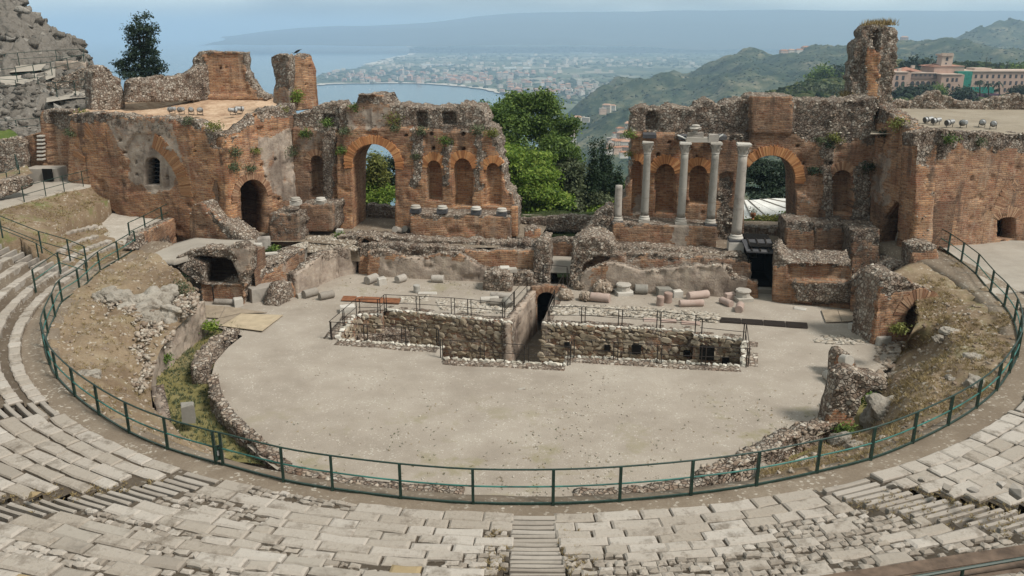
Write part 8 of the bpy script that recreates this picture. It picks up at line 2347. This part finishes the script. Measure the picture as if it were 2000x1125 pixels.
# long white greenhouse sheds on the plain
for x, y, wd, lab in ((855, 127.5, 62, 'longest white shed roof, on the plain behind the bay town'), (1010, 134, 50, 'white shed roof on the plain straight above the green trees'), (1016, 124.5, 34, 'short white shed roof just beyond the one above the trees'), (1135, 104, 40, 'white shed roof on the plain nearest the scrubby hill ridge'), (1075, 84, 30, 'small white shed roof at the foot of the volcano'), (1130, 85, 34, 'second white shed roof at the volcano foot, nearer the hills')):
    p = at_z(x, y, -203)
    MBs = MB().box((0, 0, 4), (wd * p.y / 1600, 40, 8)).mesh('shed')
    o = link('shed', MBs, M['tarp'], None); o.location = p
    tag(o, lab, 'shed', 'white sheds on the plain')
# houses on the valley side seen through the gap, by the cypress trees
for x, y, Y, s in ((1122, 250, 1020, 7), (1116, 262, 1000, 7), (1128, 240, 1060, 8), (1200, 283, 880, 7), (1215, 276, 890, 9), (1190, 290, 860, 6), (1222, 288, 860, 8), (1206, 297, 840, 7), (1226, 268, 900, 8), (1195, 275, 900, 6), (1218, 305, 820, 6), (1205, 268, 930, 7),
                   (1185, 216, 1400, 9), (1196, 213, 1420, 9), (1177, 221, 1390, 8), (1230, 258, 930, 9), (1212, 262, 930, 7), (1188, 300, 830, 6), (1140, 236, 1100, 8), (1224, 296, 840, 7), (1210, 287, 870, 8), (1120, 275, 960, 6)):
    house(at_y(x, y, Y), s, random.uniform(-.5, .5), 'pale house on the valley side beyond the cypress trees', 'houses in the valley gap')
for x, y, Y, s in ((1560, 104, 2250, 14), (1575, 103, 2280, 16), (1530, 107, 2250, 12), (1590, 102, 2260, 12), (1545, 105, 2280, 14), (1700, 98, 2900, 14), (1765, 84, 3200, 20), (1610, 99, 2290, 14)):
    house(at_y(x, y, Y), s, random.uniform(-.3, .3), 'small house on the crest of the scrubby hill', 'houses on the hill crest')
# boats at anchor in the bay
for x, y, lab in ((757, 176, 'white boat in the middle of the close group of three in the bay'), (768, 175, 'farther boat of the pair at the middle of the bay'), (722, 176, 'single white boat between the headland boats and the close group'), (770, 179, 'nearest boat of the close group of three in the bay'), (640, 172, 'white boat closest to the brick tower by the headland'), (655, 170, 'middle boat of the three along the headland beach'), (668, 171, 'boat of the headland three nearest the open bay')):
    p = at_z(x, y, SEA)
    b = thing('boat', lab, 'boat', p, 'boats at anchor in the bay')
    s = 7
    hullm = MB()
    hullm.add([p + Vector(q) * s for q in ((-.5, -.16, .02), (.3, -.16, .02), (.6, 0, .05), (.3, .16, .02), (-.5, .16, .02), (-.55, -.2, .16), (.32, -.2, .18), (.72, 0, .22), (.32, .2, .18), (-.55, .2, .16))],
              [(4, 3, 2, 1, 0), (5, 6, 7, 8, 9), (0, 1, 6, 5), (1, 2, 7, 6), (2, 3, 8, 7), (3, 4, 9, 8), (4, 0, 5, 9)])
    hullm.build('hull', M['tarp'], b)
    MB().box(p + Vector((-.1 * s, 0, .27 * s)), (.35 * s, .24 * s, .16 * s)).build('cabin', M['tarp'], b)

# ------------------------------------------------------------------ grand hotel on the spur
PHO = Plane((-400, 405), (800, 405))
HOC = plain('hotel_plaster', (.44, .31, .25), .85, .1, 0, .12, .3)
HOC2 = plain('hotel_cornice', (.50, .39, .32), .85, .1, 0, .05, .3)
HOR = plain('hotel_roof', (.33, .17, .12), .9, .1, 0, .2, .5)
NET = plain('green_scaffold_net', (.035, .20, .155), .8, .1, 0, .25, .8)
def hblock(parent, name, x0, y0, x1, y1, off, depth, mat):
    s0_, zt = PHO.px(x0, y0); s1_, zb = PHO.px(x1, y1)
    c = PHO.w((s0_ + s1_) / 2, (zt + zb) / 2, off + depth / 2)
    MB().box(c, (abs(s1_ - s0_), depth, zt - zb)).build(name, mat, parent)
def hroof(parent, x0, y0, x1, yb, off, depth):
    s0_, zt = PHO.px(x0, y0); s1_, zb = PHO.px(x1, yb)
    a = [PHO.w(s0_ - .4, zb, off - .4), PHO.w(s1_ + .4, zb, off - .4), PHO.w(s1_ + .4, zb, off + depth + .4), PHO.w(s0_ - .4, zb, off + depth + .4), PHO.w(s0_ + depth * .45, zt, off + depth / 2), PHO.w(s1_ - depth * .45, zt, off + depth / 2)]
    MB().add(a, [(3, 2, 1, 0), (0, 1, 5, 4), (1, 2, 5), (2, 3, 4, 5), (3, 0, 4)]).build('roof', HOR, parent)
def hwin(parent, x, y, w_, h_, off, arch=False):
    s_, z_ = PHO.px(x, y)
    mb = MB()
    W_, H_ = w_ * .25, h_ * .25
    if arch:
        vs_ = [(-W_ / 2, 0), (W_ / 2, 0)] + [(W_ / 2 * math.cos(t), H_ - W_ / 2 + W_ / 2 * math.sin(t)) for t in [math.pi * i / 6 for i in range(7)]]
    else:
        vs_ = [(-W_ / 2, 0), (W_ / 2, 0), (W_ / 2, H_), (-W_ / 2, H_)]
    n = len(vs_)
    pts = [PHO.w(s_ + a, z_ + b, off - .06) for a, b in vs_] + [PHO.w(s_ + a, z_ + b, off + .3) for a, b in vs_]
    mb.add(pts, [tuple(range(n - 1, -1, -1)), tuple(range(n, 2 * n))] + [(i, (i + 1) % n, n + (i + 1) % n, n + i) for i in range(n)])
    mb.build('window', HWIN, parent)
ho = thing('hotel', 'large pink hotel with square crenellated tower and arcaded windows on the wooded spur', 'hotel', PHO.at(1820, 195))
hblock(ho, 'wing', 1752, 144, 1880, 200, 6, 14, HOC)
hblock(ho, 'end_pavilion', 1749, 142, 1778, 200, 3, 16, HOC)
hblock(ho, 'cornice', 1747, 140.5, 1780, 142.4, 2.6, 17, HOC2)
hblock(ho, 'cornice', 1778, 143, 1842, 144.6, 5.4, 15, HOC2)
hblock(ho, 'attic_storey', 1776, 146, 1842, 155, 5.6, 5, plain('hotel_shade_wood', (.20, .15, .13), .8, .1))
hblock(ho, 'middle_block', 1842, 146, 1880, 186, 1, 18, HOC)
hblock(ho, 'cornice', 1840, 144.6, 1882, 146.4, .6, 19, HOC2)
hblock(ho, 'upper_block', 1842, 130, 1899, 146, 8, 14, HOC)
hroof(ho, 1838, 126, 1902, 131, 8, 14)
hroof(ho, 1776, 133, 1818, 141, 9, 12)
hblock(ho, 'tower', 1860, 108, 1878, 131, 9, 5, HOC2)
hblock(ho, 'tower_head', 1857, 106.5, 1881, 110, 8.4, 6.2, HOC2)
for i in range(5):
    hblock(ho, 'merlon', 1857.3 + i * 5, 104.4, 1860 + i * 5, 107, 8.4, 1.0, HOC2)
hwin(ho, 1868, 120, 5, 7, 9, True); hwin(ho, 1866, 127, 3, 3, 9)
for x in (1757, 1769):
    hwin(ho, x, 157, 5, 8, 3); hwin(ho, x - 1, 170, 7, 10, 3, True)
for i in range(6):
    hwin(ho, 1782 + i * 10.5, 168, 7.5, 8, 6, True)
for i in range(7):
    hwin(ho, 1782 + i * 9, 150, 4, 4, 5.6)
for x in (1852, 1862, 1870):
    hwin(ho, x, 160, 4.5, 7, 1); hwin(ho, x, 176, 4, 7, 1)
hwin(ho, 1854, 172, 8, 9, 1, True)
for x, y in ((1772, 135), (1799, 129)):
    hblock(ho, 'chimney', x - 2, y, x + 3, y + 6, 8, 1.5, HOC2)
h2 = thing('hotel_annex', 'long pale hotel wing partly wrapped in green scaffold netting', 'hotel', PHO.at(1950, 195))
hblock(h2, 'wing', 1900, 142, 2080, 192, 10, 16, HOC)
hblock(h2, 'cornice', 1898, 139.5, 2082, 142, 9.5, 17, HOC2)
hblock(h2, 'roof_house', 1935, 135.5, 1968, 139.4, 14, 8, HOC2)
hblock(h2, 'scaffold_net', 1881, 140.5, 1901, 190, 4, 8, NET)
hblock(h2, 'scaffold_net', 1902, 172, 1956, 187, 7, 2, NET)
for i in range(14):
    hwin(h2, 1916 + i * 11.5, 155, 4.5, 7, 10); hwin(h2, 1916 + i * 11.5, 168, 4.5, 7, 10)
    if i > 4:
        hwin(h2, 1916 + i * 11.5, 182, 4.5, 7, 10)
hblock(h2, 'terrace_wall', 1895, 184, 1956, 194, 1, 5, plain('violet_hedge_wall', (.10, .06, .09), .9, .1))

# ------------------------------------------------------------------ haze over land and sea
hz = bpy.data.materials.new('haze'); hz.use_nodes = True
hn = hz.node_tree; hn.nodes.clear()
ho_ = hn.nodes.new('ShaderNodeOutputMaterial'); pv_ = hn.nodes.new('ShaderNodeVolumePrincipled')
pv_.inputs['Color'].default_value = (.56, .77, 1.0, 1)
pv_.inputs['Density'].default_value = 1.45e-4
pv_.inputs['Anisotropy'].default_value = 0.0
hn.links.new(pv_.outputs[0], ho_.inputs['Volume'])
mb = MB().box((0, 34000, 67), (150000, 76000, 564))
o = mb.build('haze', hz, None); o['kind'] = 'stuff'
